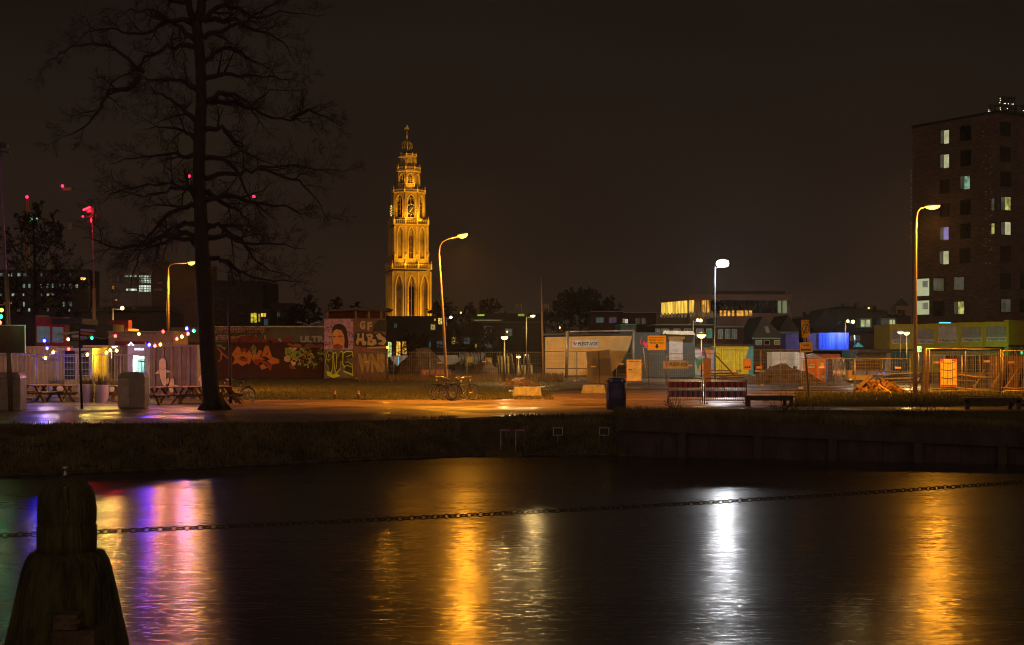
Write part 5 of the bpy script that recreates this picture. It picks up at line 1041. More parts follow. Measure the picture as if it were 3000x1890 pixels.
# ---------------------------------------------------------------- painted walls
fr = FD(108); m_wallm = M('maroon_wall_paint', (.055, .012, .02), .8, 0, .3); t = thing('graffiti_wall', 'long low dark maroon wall with big orange letters and a green figure', 'painted wall', W(628, 1106, 108))
mb = MB(m_wallm); mb.pbox(fr, 520, 948, 1003, 1108, -.4, 0); build(mb, 'wall', t); mb = MB(M('green_wall_band', (.02, .05, .04), .8)); mb.pbox(fr, 632, 668, 1003, 1016, .001, .005); mb.pbox(fr, 840, 948, 1003, 1012, .001, .005); build(mb, 'green_band', t)
so, so2, sk, sg, sg2 = M('orange_spray_paint', (.60, .20, .05), .7, 0, .15), M('rust_spray_paint', (.34, .05, .03), .7, 0, .2), M('graffiti_outline', (.03, .01, .015), .7), M('green_spray_paint', (.26, .38, .06), .7, 0, .2), M('deep_green_spray', (.02, .08, .02), .7, 0, .3)
zx = lambda l: [(600+x/6.594, 900+y/6.594) for x, y in l]
mb = MB()
def sh(m, l, d): mb.mat(m); mb.ppoly(fr, zx(l), .001, d)
sh(so, [(520, 910), (630, 750), (680, 790), (720, 900), (790, 930), (700, 960), (640, 990), (820, 1000), (830, 1080), (720, 1140), (640, 1080), (530, 1110), (580, 1000)], .010)
sh(sk, [(598, 915), (615, 880), (628, 915)], .013); sh(so, [(720, 860), (780, 850), (800, 900), (860, 820), (910, 900), (880, 1080), (840, 1110), (800, 980), (740, 950)], .014)
sh(so, [(900, 900), (980, 870), (1000, 920), (1050, 820), (1110, 860), (1060, 960), (1170, 1010), (1000, 1020), (940, 1060), (900, 980)], .017)
sh(so, [(1090, 960), (1170, 740), (1230, 750), (1300, 960), (1440, 1010), (1440, 1080), (1290, 1110), (1210, 1040), (1230, 980), (1170, 950)], .020); sh(sk, [(1190, 920), (1210, 865), (1225, 920)], .023); sh(sk, [(1160, 1010), (1220, 985), (1260, 1005), (1210, 1030)], .024)
sh(so2, [(940, 1010), (1060, 1000), (1200, 1060), (1300, 1130), (1280, 1230), (1250, 1220), (1180, 1110), (1060, 1050), (1030, 1130), (960, 1100)], .026); sh(so, [(1060, 1140), (1130, 1090), (1190, 1160), (1240, 1160), (1100, 1210)], .028)
sh(so2, [(700, 810), (760, 790), (800, 810), (810, 840), (770, 850), (720, 840)], .022); sh(so2, [(660, 1010), (820, 980), (830, 1040), (740, 1050)], .024)
gq1, gq2 = M('bright_green_spray', (.20, .50, .06), .7), M('pale_lime_spray', (.45, .60, .20), .7); hand = M('olive_spray', (.30, .26, .10), .7); sh(hand, [(870, 800), (940, 720), (1000, 800), (990, 860), (920, 870)], .024); sh(hand, [(890, 870), (990, 860), (990, 910), (930, 930)], .024)
mb.mat(sk); [mb.stroke(fr, zx(l), .05, .026, .029) for l in ([(885, 800), (915, 850)], [(910, 770), (945, 830)], [(935, 745), (970, 810)], [(900, 880), (930, 930)])]
sh(so2, [(230, 770), (280, 790), (460, 970), (450, 1000), (340, 910), (300, 860)], .010); sh(so, [(230, 775), (240, 770), (340, 890), (440, 980), (450, 1010), (335, 910), (320, 1020), (255, 1060), (250, 1045), (300, 1010), (310, 880)], .012); sh(hand, [(220, 730), (310, 720), (350, 770), (410, 780), (380, 830), (320, 780), (220, 745)], .010)
sh(sg, [(1550, 790), (1580, 780), (1600, 800), (1600, 910), (1550, 930)], .010); sh(sg, [(1610, 790), (1650, 780), (1660, 880), (1615, 910)], .010); sh(m_fig, [(1530, 970), (1600, 920), (1650, 960), (1640, 1050), (1580, 1060), (1535, 1030)], .010)
sh(sg, [(1660, 900), (1750, 840), (1850, 850), (1880, 950), (1800, 990), (1760, 1030), (1690, 1000)], .012); sh(sg2, [(1760, 900), (1820, 890), (1810, 950), (1770, 960)], .015); sh(m_white, [(1650, 800), (1720, 780), (1790, 790), (1740, 840), (1680, 870)], .013); sh(m_white, [(1650, 1040), (1740, 1060), (1760, 1110), (1700, 1140)], .012)
sh(so2, [(1630, 1090), (1700, 1140), (1750, 1180), (1700, 1200), (1640, 1180)], .012); sh(sg, [(1790, 1080), (1870, 1060), (1880, 1120), (1800, 1130)], .012)
R = random.Random(5)
for k in range(26): x, y = R.uniform(1880, 2290), R.uniform(860, 1180); sh(sg2 if k % 3 else sg, [(x+R.uniform(18, 50)*math.cos(a), y+R.uniform(18, 45)*math.sin(a)) for a in (0, .9, 1.9, 2.9, 4, 5.2)], .010+k*.0008)
pk = M('pink_spray', (.36, .09, .09), .7, 0, .2); pv = M('purple_spray', (.24, .05, .15), .7)
sh(pk, [(1580, 720), (1640, 690), (1700, 730), (1760, 700), (1850, 720), (1900, 790), (1780, 780), (1690, 760)], .02); sh(pv, [(1900, 800), (1960, 710), (2050, 690), (2130, 730), (2290, 710), (2290, 800), (2100, 780), (1990, 800)], .021)
for k in range(30): x, y = R.uniform(1560, 2290), R.uniform(790, 1150); mb.mat((gq1, gq2, m_fig, so, sg)[k % 5]); mb.stroke(fr, zx([(x, y), (x+R.uniform(15, 50), y-R.uniform(20, 50)), (x+R.uniform(50, 90), y+R.uniform(-20, 30)), (x+R.uniform(40, 100), y+R.uniform(30, 70))]), R.uniform(.05, .10), .034+k*.0003, .036+k*.0003)
build(mb, 'graffiti', t)
# hall behind the wall
fr = FD(116); t = thing('long_hall', 'long grey flat roofed hall with a pale roof edge and huge painted capitals', 'hall', W(520, 1040, 116)); mb = MB(M('hall_wall', (.17, .145, .11), .8, 0, .3, 1)); mb.pbox(fr, 500, 1000, 959, 1050, -8, 0); build(mb, 'wall', t)
mb = MB(M('pale_roof_edge', (.62, .66, .56), .5)); mb.pbox(fr, 770, 1000, 955, 959, -8.1, .12); mb.pbox(fr, 625, 770, 956, 959, -8.1, .1); build(mb, 'roof_edge', t)
mb = MB(M('pale_capitals', (.58, .50, .42), .7)); mb.ptext(fr, 'ULTRA', 880, 968, 984, 1004, .012, .05); mb.mat(M('salmon_capitals', (.62, .34, .22), .7)); mb.ptext(fr, 'FEMKEN', 632, 752, 981, 998, .012, .04); mb.ptext(fr, 'I', 774, 779, 982, 997, .012, .04)
mb.mat(so2); mb.ppoly(fr, [(700, 990), (720, 982), (745, 984), (765, 994), (790, 996), (800, 1003), (640, 1003)], .002, .016); mb.ppoly(fr, [(785, 1003), (792, 990), (806, 990), (820, 1003)], .002, .016); mb.ppoly(fr, [(828, 1003), (832, 990), (842, 986), (852, 990), (862, 1003)], .002, .016); mb.mat(m_white); mb.disc(fr, *fr.px(819, 995), .1, .02, .025, 10); mb.disc(fr, *fr.px(823, 999), .07, .02, .026, 10)
build(mb, 'painted_letters', t)
mb = MB(M('striped_awning_red', (.36, .07, .06), .6)); mt2 = M('striped_awning_pale', (.45, .30, .24), .6)
for k in range(38): mb.mat(mb.ms[0] if (k % 2 and mb.ms) else (mt2 if k else mb.m)); mb.pbox(fr, 632+k*4, 636+k*4, 961, 969, .2, .9)
build(mb, 'awning', t)
for k in range(9): mb = MB(M('arched_shutter', (.42, .38, .26), .5)); x = 620+k*17.5; mb.ppoly(fr, [(x, 975), (x, 968), (x+4, 966.5), (x+12, 966.5), (x+15, 969), (x+15, 975)], .02, .08); build(mb, 'window', t)
mb = MB(m_glass); mb.pbox(fr, 758, 766, 969, 979, .002, .03); mb.mat(m_white); mb.pbox(fr, 767, 769, 969, 979, .002, .04); build(mb, 'door', t)
# painted tower block
D = 106; fr = FD(D); A = fr.px(1035, 1108)[0]; t = thing('painted_block', 'square block house painted with the portrait of a dark haired woman and green lettering', 'painted building', W(950, 1108, D))
mb = MB(M('block_wall', (.16, .075, .05), .8, 0, .3)); mb.pbox(fr, 950, 1035, 933, 1109, -3, 0); fr3 = FAB((A, D), (X(1135, D+1.3), D+1.3)); mb.fbox(fr3, .01, 2.72, 0, 4.75, -2.5, 0); build(mb, 'walls', t)
mv = M('violet_mural_ground', (.52, .30, .62), .7, 0, .5, 3.5); mb = MB(mv); mb.pbox(fr, 950, 1035, 934, 1024, .001, .006); mb.mat(M('grey_mural_ground', (.13, .13, .15), .7, 0, .4, 5)); mb.pbox(fr, 950, 1035, 1024.2, 1108, .001, .006); build(mb, 'mural_ground', t)
zm = lambda l: [(900+x/6.597, 900+y/6.597) for x, y in l]
mb = MB()
def sm(m, l, d): mb.mat(m); mb.ppoly(fr, zm(l), .006, d)
def curl(cx_, cy_, r, a0, a1, k=10, g=.45): return zm([(cx_+r*(1-g*i/k)*math.cos(a0+(a1-a0)*i/k), cy_+r*(1-g*i/k)*math.sin(a0+(a1-a0)*i/k)) for i in range(k+1)])
R = random.Random(8); md, ml = M('indigo_swirl', (.06, .03, .12), .7), M('pink_swirl', (.60, .34, .46), .7)
for k in range(70):
    x, y = R.uniform(335, 880), R.uniform(240, 780)
    if 470 < x < 790 and y > 310: continue
    mb.mat(md if k % 2 else ml); a = R.random()*6; mb.stroke(fr, curl(x, y, R.uniform(18, 42), a, a+R.uniform(3, 5)*(1 if R.random() < .5 else -1)), R.uniform(.035, .06), .007, .009+k*.00005)
build(mb, 'swirls', t)
mb = MB(); hair, skin, sk2, sk3 = M('painted_hair', (.025, .018, .02), .7), M('painted_skin', (.80, .32, .14), .7, 0, .18, 3), M('painted_skin_shade', (.30, .085, .035), .7, 0, .2), M('painted_skin_light', (.75, .38, .22), .7)
sm(hair, [(470, 480), (490, 390), (540, 335), (620, 318), (690, 340), (750, 400), (775, 500), (785, 600), (800, 680), (790, 790), (720, 800), (700, 560), (640, 440), (560, 420), (500, 470), (478, 620)], .010)
sm(skin, [(478, 640), (480, 520), (500, 460), (545, 425), (600, 415), (660, 445), (700, 520), (720, 600), (722, 690), (700, 770), (640, 815), (540, 815), (495, 760)], .013)
sm(sk2, [(478, 640), (495, 640), (505, 740), (540, 815), (510, 790), (485, 700)], .016); sm(sk2, [(500, 740), (580, 705), (690, 745), (700, 775), (640, 815), (540, 815)], .016); sm(sk3, [(520, 470), (600, 440), (640, 480), (620, 530), (540, 540)], .016); sm(sk3, [(572, 600), (585, 600), (588, 690), (570, 695)], .016)
sm(hair, [(488, 590), (505, 562), (545, 560), (550, 572), (510, 575)], .019); sm(hair, [(600, 570), (640, 548), (680, 560), (690, 580), (645, 566), (605, 582)], .019)
for cx_ in (518, 640):
    sm(m_white, [(cx_-25, 632), (cx_, 612), (cx_+26, 628), (cx_, 650)], .020); sm(hair, [(cx_-10, 632), (cx_, 618), (cx_+11, 630), (cx_, 646)], .022); sm(sk2, [(cx_-28, 615), (cx_, 600), (cx_+28, 612), (cx_, 608)], .022)
sm(sk2, [(550, 705), (575, 720), (605, 705), (600, 725), (560, 728)], .020); sm(M('painted_lips', (.35, .05, .05), .7), [(545, 765), (575, 752), (600, 752), (635, 762), (600, 782), (570, 785)], .020); sm(hair, [(470, 480), (500, 440), (560, 400), (620, 395), (680, 440), (640, 440), (560, 425), (505, 465), (480, 520)], .018)
build(mb, 'painted_portrait', t)
mb = MB(); gl = M('lime_spray', (.60, .74, .03), .6, 0, .1); dk = M('dark_letter_fill', (.035, .03, .03), .7)
for i, (o_, f_) in enumerate((([(360, 920), (400, 850), (450, 835), (490, 870), (485, 960), (440, 1025), (385, 1015)], .88), ([(345, 1000), (400, 1060), (440, 1000), (500, 930), (500, 1130), (470, 1290), (420, 1260), (400, 1130), (350, 1080)], .86), ([(500, 880), (560, 870), (570, 1010), (640, 850), (690, 850), (700, 1050), (640, 1060), (640, 1200), (560, 1300), (520, 1170)], .87),
    ([(690, 880), (760, 840), (880, 850), (895, 960), (830, 1000), (760, 960), (770, 1040), (870, 1080), (890, 1330), (700, 1250), (720, 1160), (680, 1100)], .87), ([(370, 1230), (500, 1310), (560, 1270), (640, 1330), (510, 1370), (390, 1320)], .80))):
    cx_ = sum(p[0] for p in o_)/len(o_); cy_ = sum(p[1] for p in o_)/len(o_); sm(gl, o_, .010+i*.004); sm(dk if i < 4 else gl, [(cx_+(x-cx_)*f_, cy_+(y-cy_)*f_) for x, y in o_], .012+i*.004)
for l in ([(400, 900), (420, 930), (450, 925)], [(420, 930), (415, 970)], [(760, 960), (830, 930), (880, 900)], [(700, 1170), (770, 1120), (860, 1160)], [(560, 880), (570, 1010), (560, 1200)], [(730, 1060), (800, 1060), (860, 1110)]): mb.mat(gl); mb.stroke(fr, zm(l), .05, .03, .033)
build(mb, 'green_lettering', t)
mb = MB(); tn = M('tan_spray', (.50, .33, .16), .7, 0, .15); tk_ = M('black_spray', (.03, .02, .015), .8); oy = M('ochre_spray', (.40, .24, .05), .7, 0, .3)
z3 = lambda l: [(900+x/6.597, 900+y/6.597) for x, y in l]
def s3(m, l, d): mb.mat(m); mb.ppoly(fr3, z3(l), .001, d)
mb.mat(tn); mb.ptext(fr3, 'G', 1054, 1070, 940, 965, .01, .05); mb.ptext(fr3, 'F', 1076, 1090, 943, 968, .01, .05)
s3(tk_, [(905, 570), (950, 480), (1080, 470), (1110, 500), (1260, 480), (1300, 520), (1420, 480), (1520, 560), (1535, 720), (1400, 760), (1160, 800), (1080, 760), (920, 740)], .008)
for i, l in enumerate(([(935, 690), (975, 560), (960, 500), (1010, 510), (1000, 600), (1060, 590), (1050, 500), (1095, 500), (1100, 640), (1150, 680), (1120, 740), (1060, 730), (1050, 660), (1000, 660), (980, 740)], [(1130, 520), (1240, 510), (1280, 560), (1250, 610), (1330, 630), (1340, 710), (1260, 745), (1160, 730), (1170, 600)], [(1325, 540), (1400, 500), (1450, 560), (1500, 590), (1530, 660), (1480, 735), (1380, 720), (1370, 690), (1450, 670), (1440, 640), (1370, 620)])): s3(tn, l, .012+i*.002)
s3(tk_, [(1215, 660), (1240, 640), (1255, 660), (1235, 690)], .02); s3(tk_, [(1180, 555), (1220, 550), (1215, 575), (1185, 580)], .02); s3(tk_, [(1260, 480), (1290, 340), (1370, 250), (1530, 240), (1540, 480), (1420, 470)], .010)
s3(M('reddish_spray', (.25, .07, .06), .7), [(905, 770), (1130, 770), (1180, 820), (1400, 860), (1100, 870), (905, 890)], .008); s3(tn, [(1160, 770), (1520, 760), (1530, 790), (1160, 800)], .016)
mb.mat(oy); mb.ptext(fr3, 'WNS', 1048, 1128, 1035, 1092, .01, .08); build(mb, 'side_lettering', t)
t = thing('roof_deck', 'dark flat roof on short posts on top of the painted block house', 'roof', W(945, 930, 108)); fr = FD(105.5); mb = MB(m_dwood); mb.ppoly(fr, [(938, 910), (1035, 901), (1140, 903), (1132, 911), (1040, 909), (945, 914)], -4, 0); build(mb, 'roof_slab', t)
mb = MB(M('reddish_boards', (.09, .02, .02), .8)); mb.pbox(FD(107.6), 958, 1128, 911, 932, -.2, 0); build(mb, 'rear_boards', t)
for x in (958, 1041, 1079, 1116): mb = MB(m_wood); mb.pbox(fr, x-2.5, x+2.5, 911, 932.5, -.4, -.2); build(mb, 'post', t)
# flag mast and flags
mb = MB(m_wood); mb.tube([W(1592, 1100, 98), W(1588, 940, 98), W(1585, 812, 98)], [.08, .07, .04], 8); build(mb, 'tall_mast', label='tall brown bare mast left of the cream site hut', cat='mast')
for x, s, lab in ((1528, -1, 'small pale flag on a roof, left of the tall bare mast'), (1607, -1, 'small pale flag on a roof, right of the tall bare mast')):
    D = 200; t = thing('flag', lab, 'flag', W(x, 912, D), 'flags on the far roof'); mb = MB(m_pole); mb.tube([W(x, 914, D), W(x, 887, D)], .04, 5); build(mb, 'flagpole', t)
    mb = MB(M('flag_cloth', (.40, .30, .26), .8)); vs = [W(x-19*i/8, 891+k*11+math.sin(i*1.1)*1.2, D+math.sin(i)*.2) for i in range(9) for k in (0, 1)]; mb.add(vs, [(2*i, 2*i+2, 2*i+3, 2*i+1) for i in range(8)]); build(mb, 'cloth', t)

R = random.Random(77)
for x, D, lab in ((2130, 101, 'low pile of planks behind the site gate, left of the soil heap'), (2250, 103, 'pile of planks beside the white container behind the broad soil heap'), (2640, 95, 'pile of planks and pipes just left of the tall street lamp'), (2830, 88, 'pile of planks behind the bright fence panel')):
    t = thing('plank_pile', lab, 'planks', (X(x, D), D, 0), 'plank piles on the building site')
    for k in range(7): mb = MB((m_wood, m_dwood, m_pole)[k % 3]); mb.ob((X(x, D)+R.uniform(-.4, .4), D+R.uniform(-.4, .4), .08+k*.11), (R.uniform(1.6, 3.0), .22, .09), (0, R.uniform(-.05, .05), R.uniform(-.3, .3))); build(mb, 'plank', t)
t = thing('rebar_cage', 'bundle of thin upright steel bars at the right edge behind the fence', 'steel bars', W(2975, 1100, 90))
mb = MB(m_dark)
for k in range(9): mb.tube([W(2962+k*5, 1100, 90), W(2964+k*4.6, 1000+R.uniform(0, 25), 90)], .03, 4)
build(mb, 'bars', t)
# ---------------------------------------------------------------- church tower
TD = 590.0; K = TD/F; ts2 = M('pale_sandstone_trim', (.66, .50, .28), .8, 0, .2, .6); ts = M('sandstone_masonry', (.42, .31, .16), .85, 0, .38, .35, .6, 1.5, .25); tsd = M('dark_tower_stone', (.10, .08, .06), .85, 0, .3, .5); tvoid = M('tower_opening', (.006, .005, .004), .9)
tslate = M('tower_slate', (.08, .065, .04), .6, 0, .3, 1)
AT = math.radians(15); c0 = Vector((X(1196, TD), TD, 0)); U = Vector((math.cos(AT), math.sin(AT), 0)); Nn = Vector((math.sin(AT), -math.cos(AT), 0))
t = thing('church_tower', 'tall floodlit stone church tower with galleries, clocks and an open lantern on top', 'church tower', tuple(c0))
def tz(py): return HC+(1030-py)*K
def arch_pts(u0, u1, zs, rise, n=7, flip=False):
    m = (u0+u1)/2; h = (u1-u0)/2; l = []
    for i in range(n+1): q = i/n; l.append((u0+h*q, zs+rise*(math.sin(q*PI/2)**.85)))
    for i in range(1, n+1): q = 1-i/n; l.append((u1-h*q, zs+rise*(math.sin(q*PI/2)**.85)))
    return l
def bay(mbw, mbt, mbv, fr, u0, u1, z0, z1, zsill, zs, rise, th, pier, kind, mbh):
    a, b = u0+pier, u1-pier
    mbw.fbox(fr, u0, a, z0, z1, -th, 0); mbw.fbox(fr, b, u1, z0, z1, -th, 0)
    if zsill > z0: mbw.fbox(fr, a, b, z0, zsill, -th, -.02)
    ap = arch_pts(a, b, zs, rise); mbw.poly(fr, ap+[(b, z1), (a, z1)], -th, -.01)
    for o, w_ in ((0, .2), (.4, .13)):
        a2, b2 = a+o, b-o; l = [fr.p(a2, max(zsill, z0), -o*.8)]+[fr.p(u, z, .06-o*.8) for u, z in arch_pts(a2, b2, zs-o*.3, rise-o*.3)]+[fr.p(b2, max(zsill, z0), -o*.8)]; mbt.tube(l, w_, 4)
    if kind:
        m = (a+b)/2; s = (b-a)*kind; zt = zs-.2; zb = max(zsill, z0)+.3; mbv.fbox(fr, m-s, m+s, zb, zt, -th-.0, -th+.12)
        mbt.fbox(fr, m-.09, m+.09, zb, zt+rise*.5, -th+.121, -th+.4)
        for k in range(1, 4): mbt.fbox(fr, m-s, m+s, zb+(zt-zb)*k/4-.08, zb+(zt-zb)*k/4+.08, -th+.13, -th+.3)
        for q in (-1, 1): mbt.tube([fr.p(m+q*s, zt-.5, -th+.3), fr.p(m+q*s*.6, zt+rise*.35, -th+.3), fr.p(m, zt+rise*.55, -th+.3)], .1, 4)
    mbt.fbox(fr, a, b, z0+(zs-z0)*.38-.1, z0+(zs-z0)*.38+.12, -th+.01, -th+.55) if zsill <= z0 else mbt.fbox(fr, a-.1, b+.1, zsill-.15, zsill+.15, -th, .12)
def side_frames(Wd, n=4, cx=None):
    cc = cx or c0; l = []
    for k in range(n):
        a = AT+2*PI*k/n; u = Vector((math.cos(a), math.sin(a), 0)); nn = Vector((math.sin(a), -math.cos(a), 0)); s = Wd if n == 4 else Wd*math.tan(PI/n)
        o = cc+nn*Wd/2-u*s/2; l.append((Fr(o.x, o.y, 0, a), s))
    return l
def gallery(mb, Wd, z, h, n=4, pin=1.6, step=.9):
    for fr, s in side_frames(Wd, n):
        mb.fbox(fr, 0, s, z-.35, z-.05, -.5, .25); mb.fbox(fr, -.1, s+.1, z-.05, z+.12, -.4, .12); mb.fbox(fr, 0, s, z+h-.18, z+h, -.3, .0)
        k = max(3, int(s/step))
        for i in range(k): u = s*(i+.5)/k; mb.fbox(fr, u-.10, u+.10, z+.12, z+h-.18, -.22, -.05); mb.tube([fr.p(u-.32, z+h*.55, -.14), fr.p(u, z+h-.25, -.14), fr.p(u+.32, z+h*.55, -.14)], .07, 4)
        for u in ([0, s/3, 2*s/3] if n == 4 else [0]): mb.lathe(fr.p(u, z, -.1), [(.34, -.3), (.34, h), (.42, h+.1), (.25, h+.25), (.2, h+pin*.6), (.03, h+pin)], 6)
for nm, Wd, y0, y1, nb, th, kinds, sill, pier, spr, rise in (('lower_stage', 16.4, 1010, 797, 3, 1.3, (.0, .30, .0), None, .95, 840, 4.6), ('middle_stage', 14.3, 789, 664, 3, 1.2, (0, .22, 0), 762, .9, 692, 3.6)):
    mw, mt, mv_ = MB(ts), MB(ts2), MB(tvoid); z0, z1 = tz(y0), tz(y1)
    inner = Wd-2*th
    for k, (fr, s) in enumerate(side_frames(Wd)):
        bw = s/nb; mw.fbox(fr, th+.05, s-th-.05, z0, z1, -th-.6, -th)
        for i in range(nb):
            bay(mw, mt, mv_, fr, i*bw+.01, (i+1)*bw-.01, z0, z1, tz(sill) if sill else z0, tz(spr), rise, th, pier, kinds[i], mt)
        for u in (0, bw, 2*bw, s): mt.fbox(fr, u-.22, u+.22, z0, z1-.4, .0, .28); mt.lathe(fr.p(u, z0+(z1-z0)*(.3 if k else .28), .2), [(.45, 0), (.5, .9), (.1, 1.8)], 6)
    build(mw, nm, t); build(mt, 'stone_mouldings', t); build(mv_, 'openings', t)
mb = MB(ts2); gallery(mb, 17.0, tz(790), 1.9); build(mb, 'gallery', t); mb = MB(ts2); gallery(mb, 14.9, tz(661), 1.9); build(mb, 'gallery', t)
# octagon with clocks
for nm, Wd, y0, y1, kind, sill, spr, rise, th, pier in (('octagonal_stage', 13.4, 660, 568, .36, 642, 590, 2.3, 1.0, .95), ('belfry_stage', 9.3, 553, 506, .55, 541, 519, 1.1, .6, .55), ('lantern_stage', 6.5, 494, 464, .6, 488, 471, .7, .4, .45)):
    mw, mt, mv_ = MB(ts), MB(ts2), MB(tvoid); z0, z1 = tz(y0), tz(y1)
    for k, (fr, s) in enumerate(side_frames(Wd, 8)):
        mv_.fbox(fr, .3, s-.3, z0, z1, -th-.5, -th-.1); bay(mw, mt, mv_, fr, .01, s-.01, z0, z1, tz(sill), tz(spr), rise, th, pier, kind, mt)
        mt.tube([fr.p(0, z0, .05), fr.p(0, z1, .05)], .2, 5)
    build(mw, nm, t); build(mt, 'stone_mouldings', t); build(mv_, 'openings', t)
mb = MB(ts2); gallery(mb, 13.8, tz(566), 1.0, 8, 1.9, .8); mb.lathe((c0.x, c0.y, tz(557)), [(6.6, -.9), (6.3, 0), (4.8, .6)], 8, a0=AT+PI/8, smooth=False); build(mb, 'octagon_gallery', t)
mb = MB(ts2); mb.lathe((c0.x, c0.y, tz(505)), [(5.2, -.2), (5.7, 0), (5.6, .45), (4.6, .6)], 8, a0=AT+PI/8, smooth=False); gallery(mb, 9.6, tz(499), 1.0, 8, 1.6, .6); build(mb, 'upper_gallery', t)
mb = MB(ts2); mb.lathe((c0.x-.6, c0.y, tz(463)), [(3.6, -.2), (4.1, 0), (4.0, .4), (3.4, .5)], 8, a0=AT+PI/8, smooth=False); gallery(mb, 6.6, tz(458), .7, 8, .9, .6); build(mb, 'crown_gallery', t)
ct = Vector((X(1192, TD), TD, 0)); mb = MB(tslate); mb.lathe(ct+Vector((0, 0, tz(460))), [(2.9, 0), (1.3, 1.3), (1.1, 2.6), (1.3, 3.0)], 8); build(mb, 'dome_neck', t)
mb = MB(M('gilded_iron', (.75, .55, .15), .4, .5, .15)); zb, zt = tz(443), tz(412); H = zt-zb
for k in range(12):
    a = 2*PI*k/12+.2; mb.tube([ct+Vector((math.cos(a)*r, math.sin(a)*r, zb+H*f)) for f, r in ((0, .9), (.12, 1.9), (.35, 2.5), (.6, 2.4), (.85, 1.5), (1, .4))], .13, 4)
for f, r in ((.1, 1.8), (.3, 2.45), (.5, 2.48), (.7, 2.2)): mb.ring(ct+Vector((0, 0, zb+H*f)), r, .07, 'z', 20, 4)
mb.ring(ct+Vector((0, 0, zb)), 1.1, .2, 'z', 16, 4); build(mb, 'open_lantern_cage', t); mb = MB(tslate); mb.lathe(ct, [(.7, zb), (.8, zb+H*.5), (.3, zt)], 8); build(mb, 'lantern_core', t)
mb = MB(M('gilded_finial', (.75, .55, .15), .4, .5, .15)); mb.lathe(ct, [(.35, zt-.1), (.15, tz(408)), (.45, tz(403)), (.55, tz(401)), (.15, tz(398)), (.5, tz(396.5)), (.12, tz(395)), (.3, tz(391)), (.1, tz(389)), (.28, tz(386)), (.07, tz(384)), (.05, tz(376))], 10)
mb.ob(ct+Vector((.1, 0, tz(376))), (1.6, .12, .7), (0, .3, 0)); mb.ob(ct+Vector((.25, 0, tz(371))), (.5, .12, 1.3), (0, -.3, 0)); mb.ob(ct+Vector((-.75, 0, tz(377.5))), (.7, .12, .5), (0, -.8, 0)); build(mb, 'weather_vane', t)
def clock(fr, s, name):
    mb = MB(tsd); u, z = s/2, tz(619); mb.disc(fr, u, z, 1.25, .5, .62, 16)
    mb.ring(fr.p(u, z, .6), 2.1, .06, 'y', 24, 4); mb.fbox(fr, u-.1, u+.1, z-2, z+2, -.3, .5); o = build(mb, name, t)
    eg = E('gilded_numeral_glow', (1, .62, .12), 1.4)  # floodlit gilding put in as own glow of numerals and hands
    for k in range(12): mb = MB(eg); mb.ball(fr.p(u+2.15*math.cos(k*PI/6), z+2.15*math.sin(k*PI/6), .75), .23, 6); build(mb, 'numeral', o)
    mb = MB(eg)
    mb.poly(fr, [(u-.1, z+.2), (u+.1, z-.0), (u+1.1, z+1.35)], .7, .8); mb.poly(fr, [(u+.1, z), (u-.2, z-.05), (u-.95, z-1.0), (u-.5, z-1.1)], .7, .8); build(mb, 'clock_hands', o)
sf = side_frames(13.4, 8); clock(*sf[0], 'clock_face'); clock(*sf[6], 'clock_face')
# floodlights at its foot and on the galleries
def tl(u, n, z, tu, tn, tz_, p, ang=70, rad=.5): lit('tower_floodlight', c0+U*u+Nn*n+Vector((0, 0, z)), p*.82, (1, .45, .010), rad, t, math.radians(ang), c0+U*tu+Nn*tn+Vector((0, 0, tz_)))
tl(17, 11.5, 8, 0, 8, 28, 40000, 110); tl(4, 11, 8, 3, 8, 24, 4500, 120); tl(-3, 11, 8, -3, 8, 24, 3500, 120); tl(-16, 13, 8, 0, 8, 26, 8000, 100); tl(26, 26, 7, 2, 7, 38, 62000, 80); tl(24, 66, 6, 1, 5, 62, 190000, 44); tl(14, 70, 6, 0, 5, 84, 420000, 32)
tl(-3, 11, tz(783), -3, 6, 52, 3000, 130); tl(4, 11, tz(783), 3, 6, 52, 2600, 130); tl(-2, 9.5, tz(652), -1, 5, 70, 2600, 130); tl(4, 8.5, tz(652), 2, 5, 70, 2400, 130); tl(0, 7.5, tz(556), 0, 3, 82, 1500, 130)
# ---------------------------------------------------------------- apartment block at the right
Ac = (X(2921, 168), 168); Al = (X(2673, 179.5), 179.5); frL = FAB(Al, Ac); dr = Vector((11.5, 7)).normalized(); Ar = (Ac[0]+dr.x*14, Ac[1]+dr.y*14); frR = FAB(Ac, Ar)
mbr = BR('long_brown_brick', (.26, .18, .16), (.14, .095, .085), (.08, .06, .055), frL.u.y and math.atan2(frL.u.y, frL.u.x), 1, .6, .16); mbr2 = BR('long_brown_brick_side', (.23, .16, .15), (.13, .09, .08), (.08, .06, .055), math.atan2(frR.u.y, frR.u.x), 1, .6, .16)
t = thing('apartment_block', 'tall dark brick apartment block with scattered lit windows at the right edge', 'apartment building', (Ac[0], Ac[1], 0)); LL = (Vector(Ac)-Vector(Al)).length
mb = MB(mbr); zt0 = HC+(1030-330)/F*168; mb.poly(frL, [(0, -1), (LL, -1), (LL, zt0), (LL-12.2+5.0, zt0), (0, zt0)], -.4, 0)
for k in range(9): z = 5.2+k*2.98; mb.fbox(frL, 0, LL, z, z+.12, .001, .04)
build(mb, 'front_wall', t); mb = MB(mbr2); mb.fbox(frR, 0.01, 14, -1, zt0, -.4, 0)
for k in range(9): z = 5.2+k*2.98; mb.fbox(frR, .01, 14, z, z+.12, .001, .04)
build(mb, 'side_wall', t); mb = MB(m_dark); mb.poly(frL, [(-.1, zt0+.02), (LL+.1, zt0+.02), (LL+.1, zt0+.3), (-.1, zt0+.3)], -13, .06); build(mb, 'roof_edge', t)
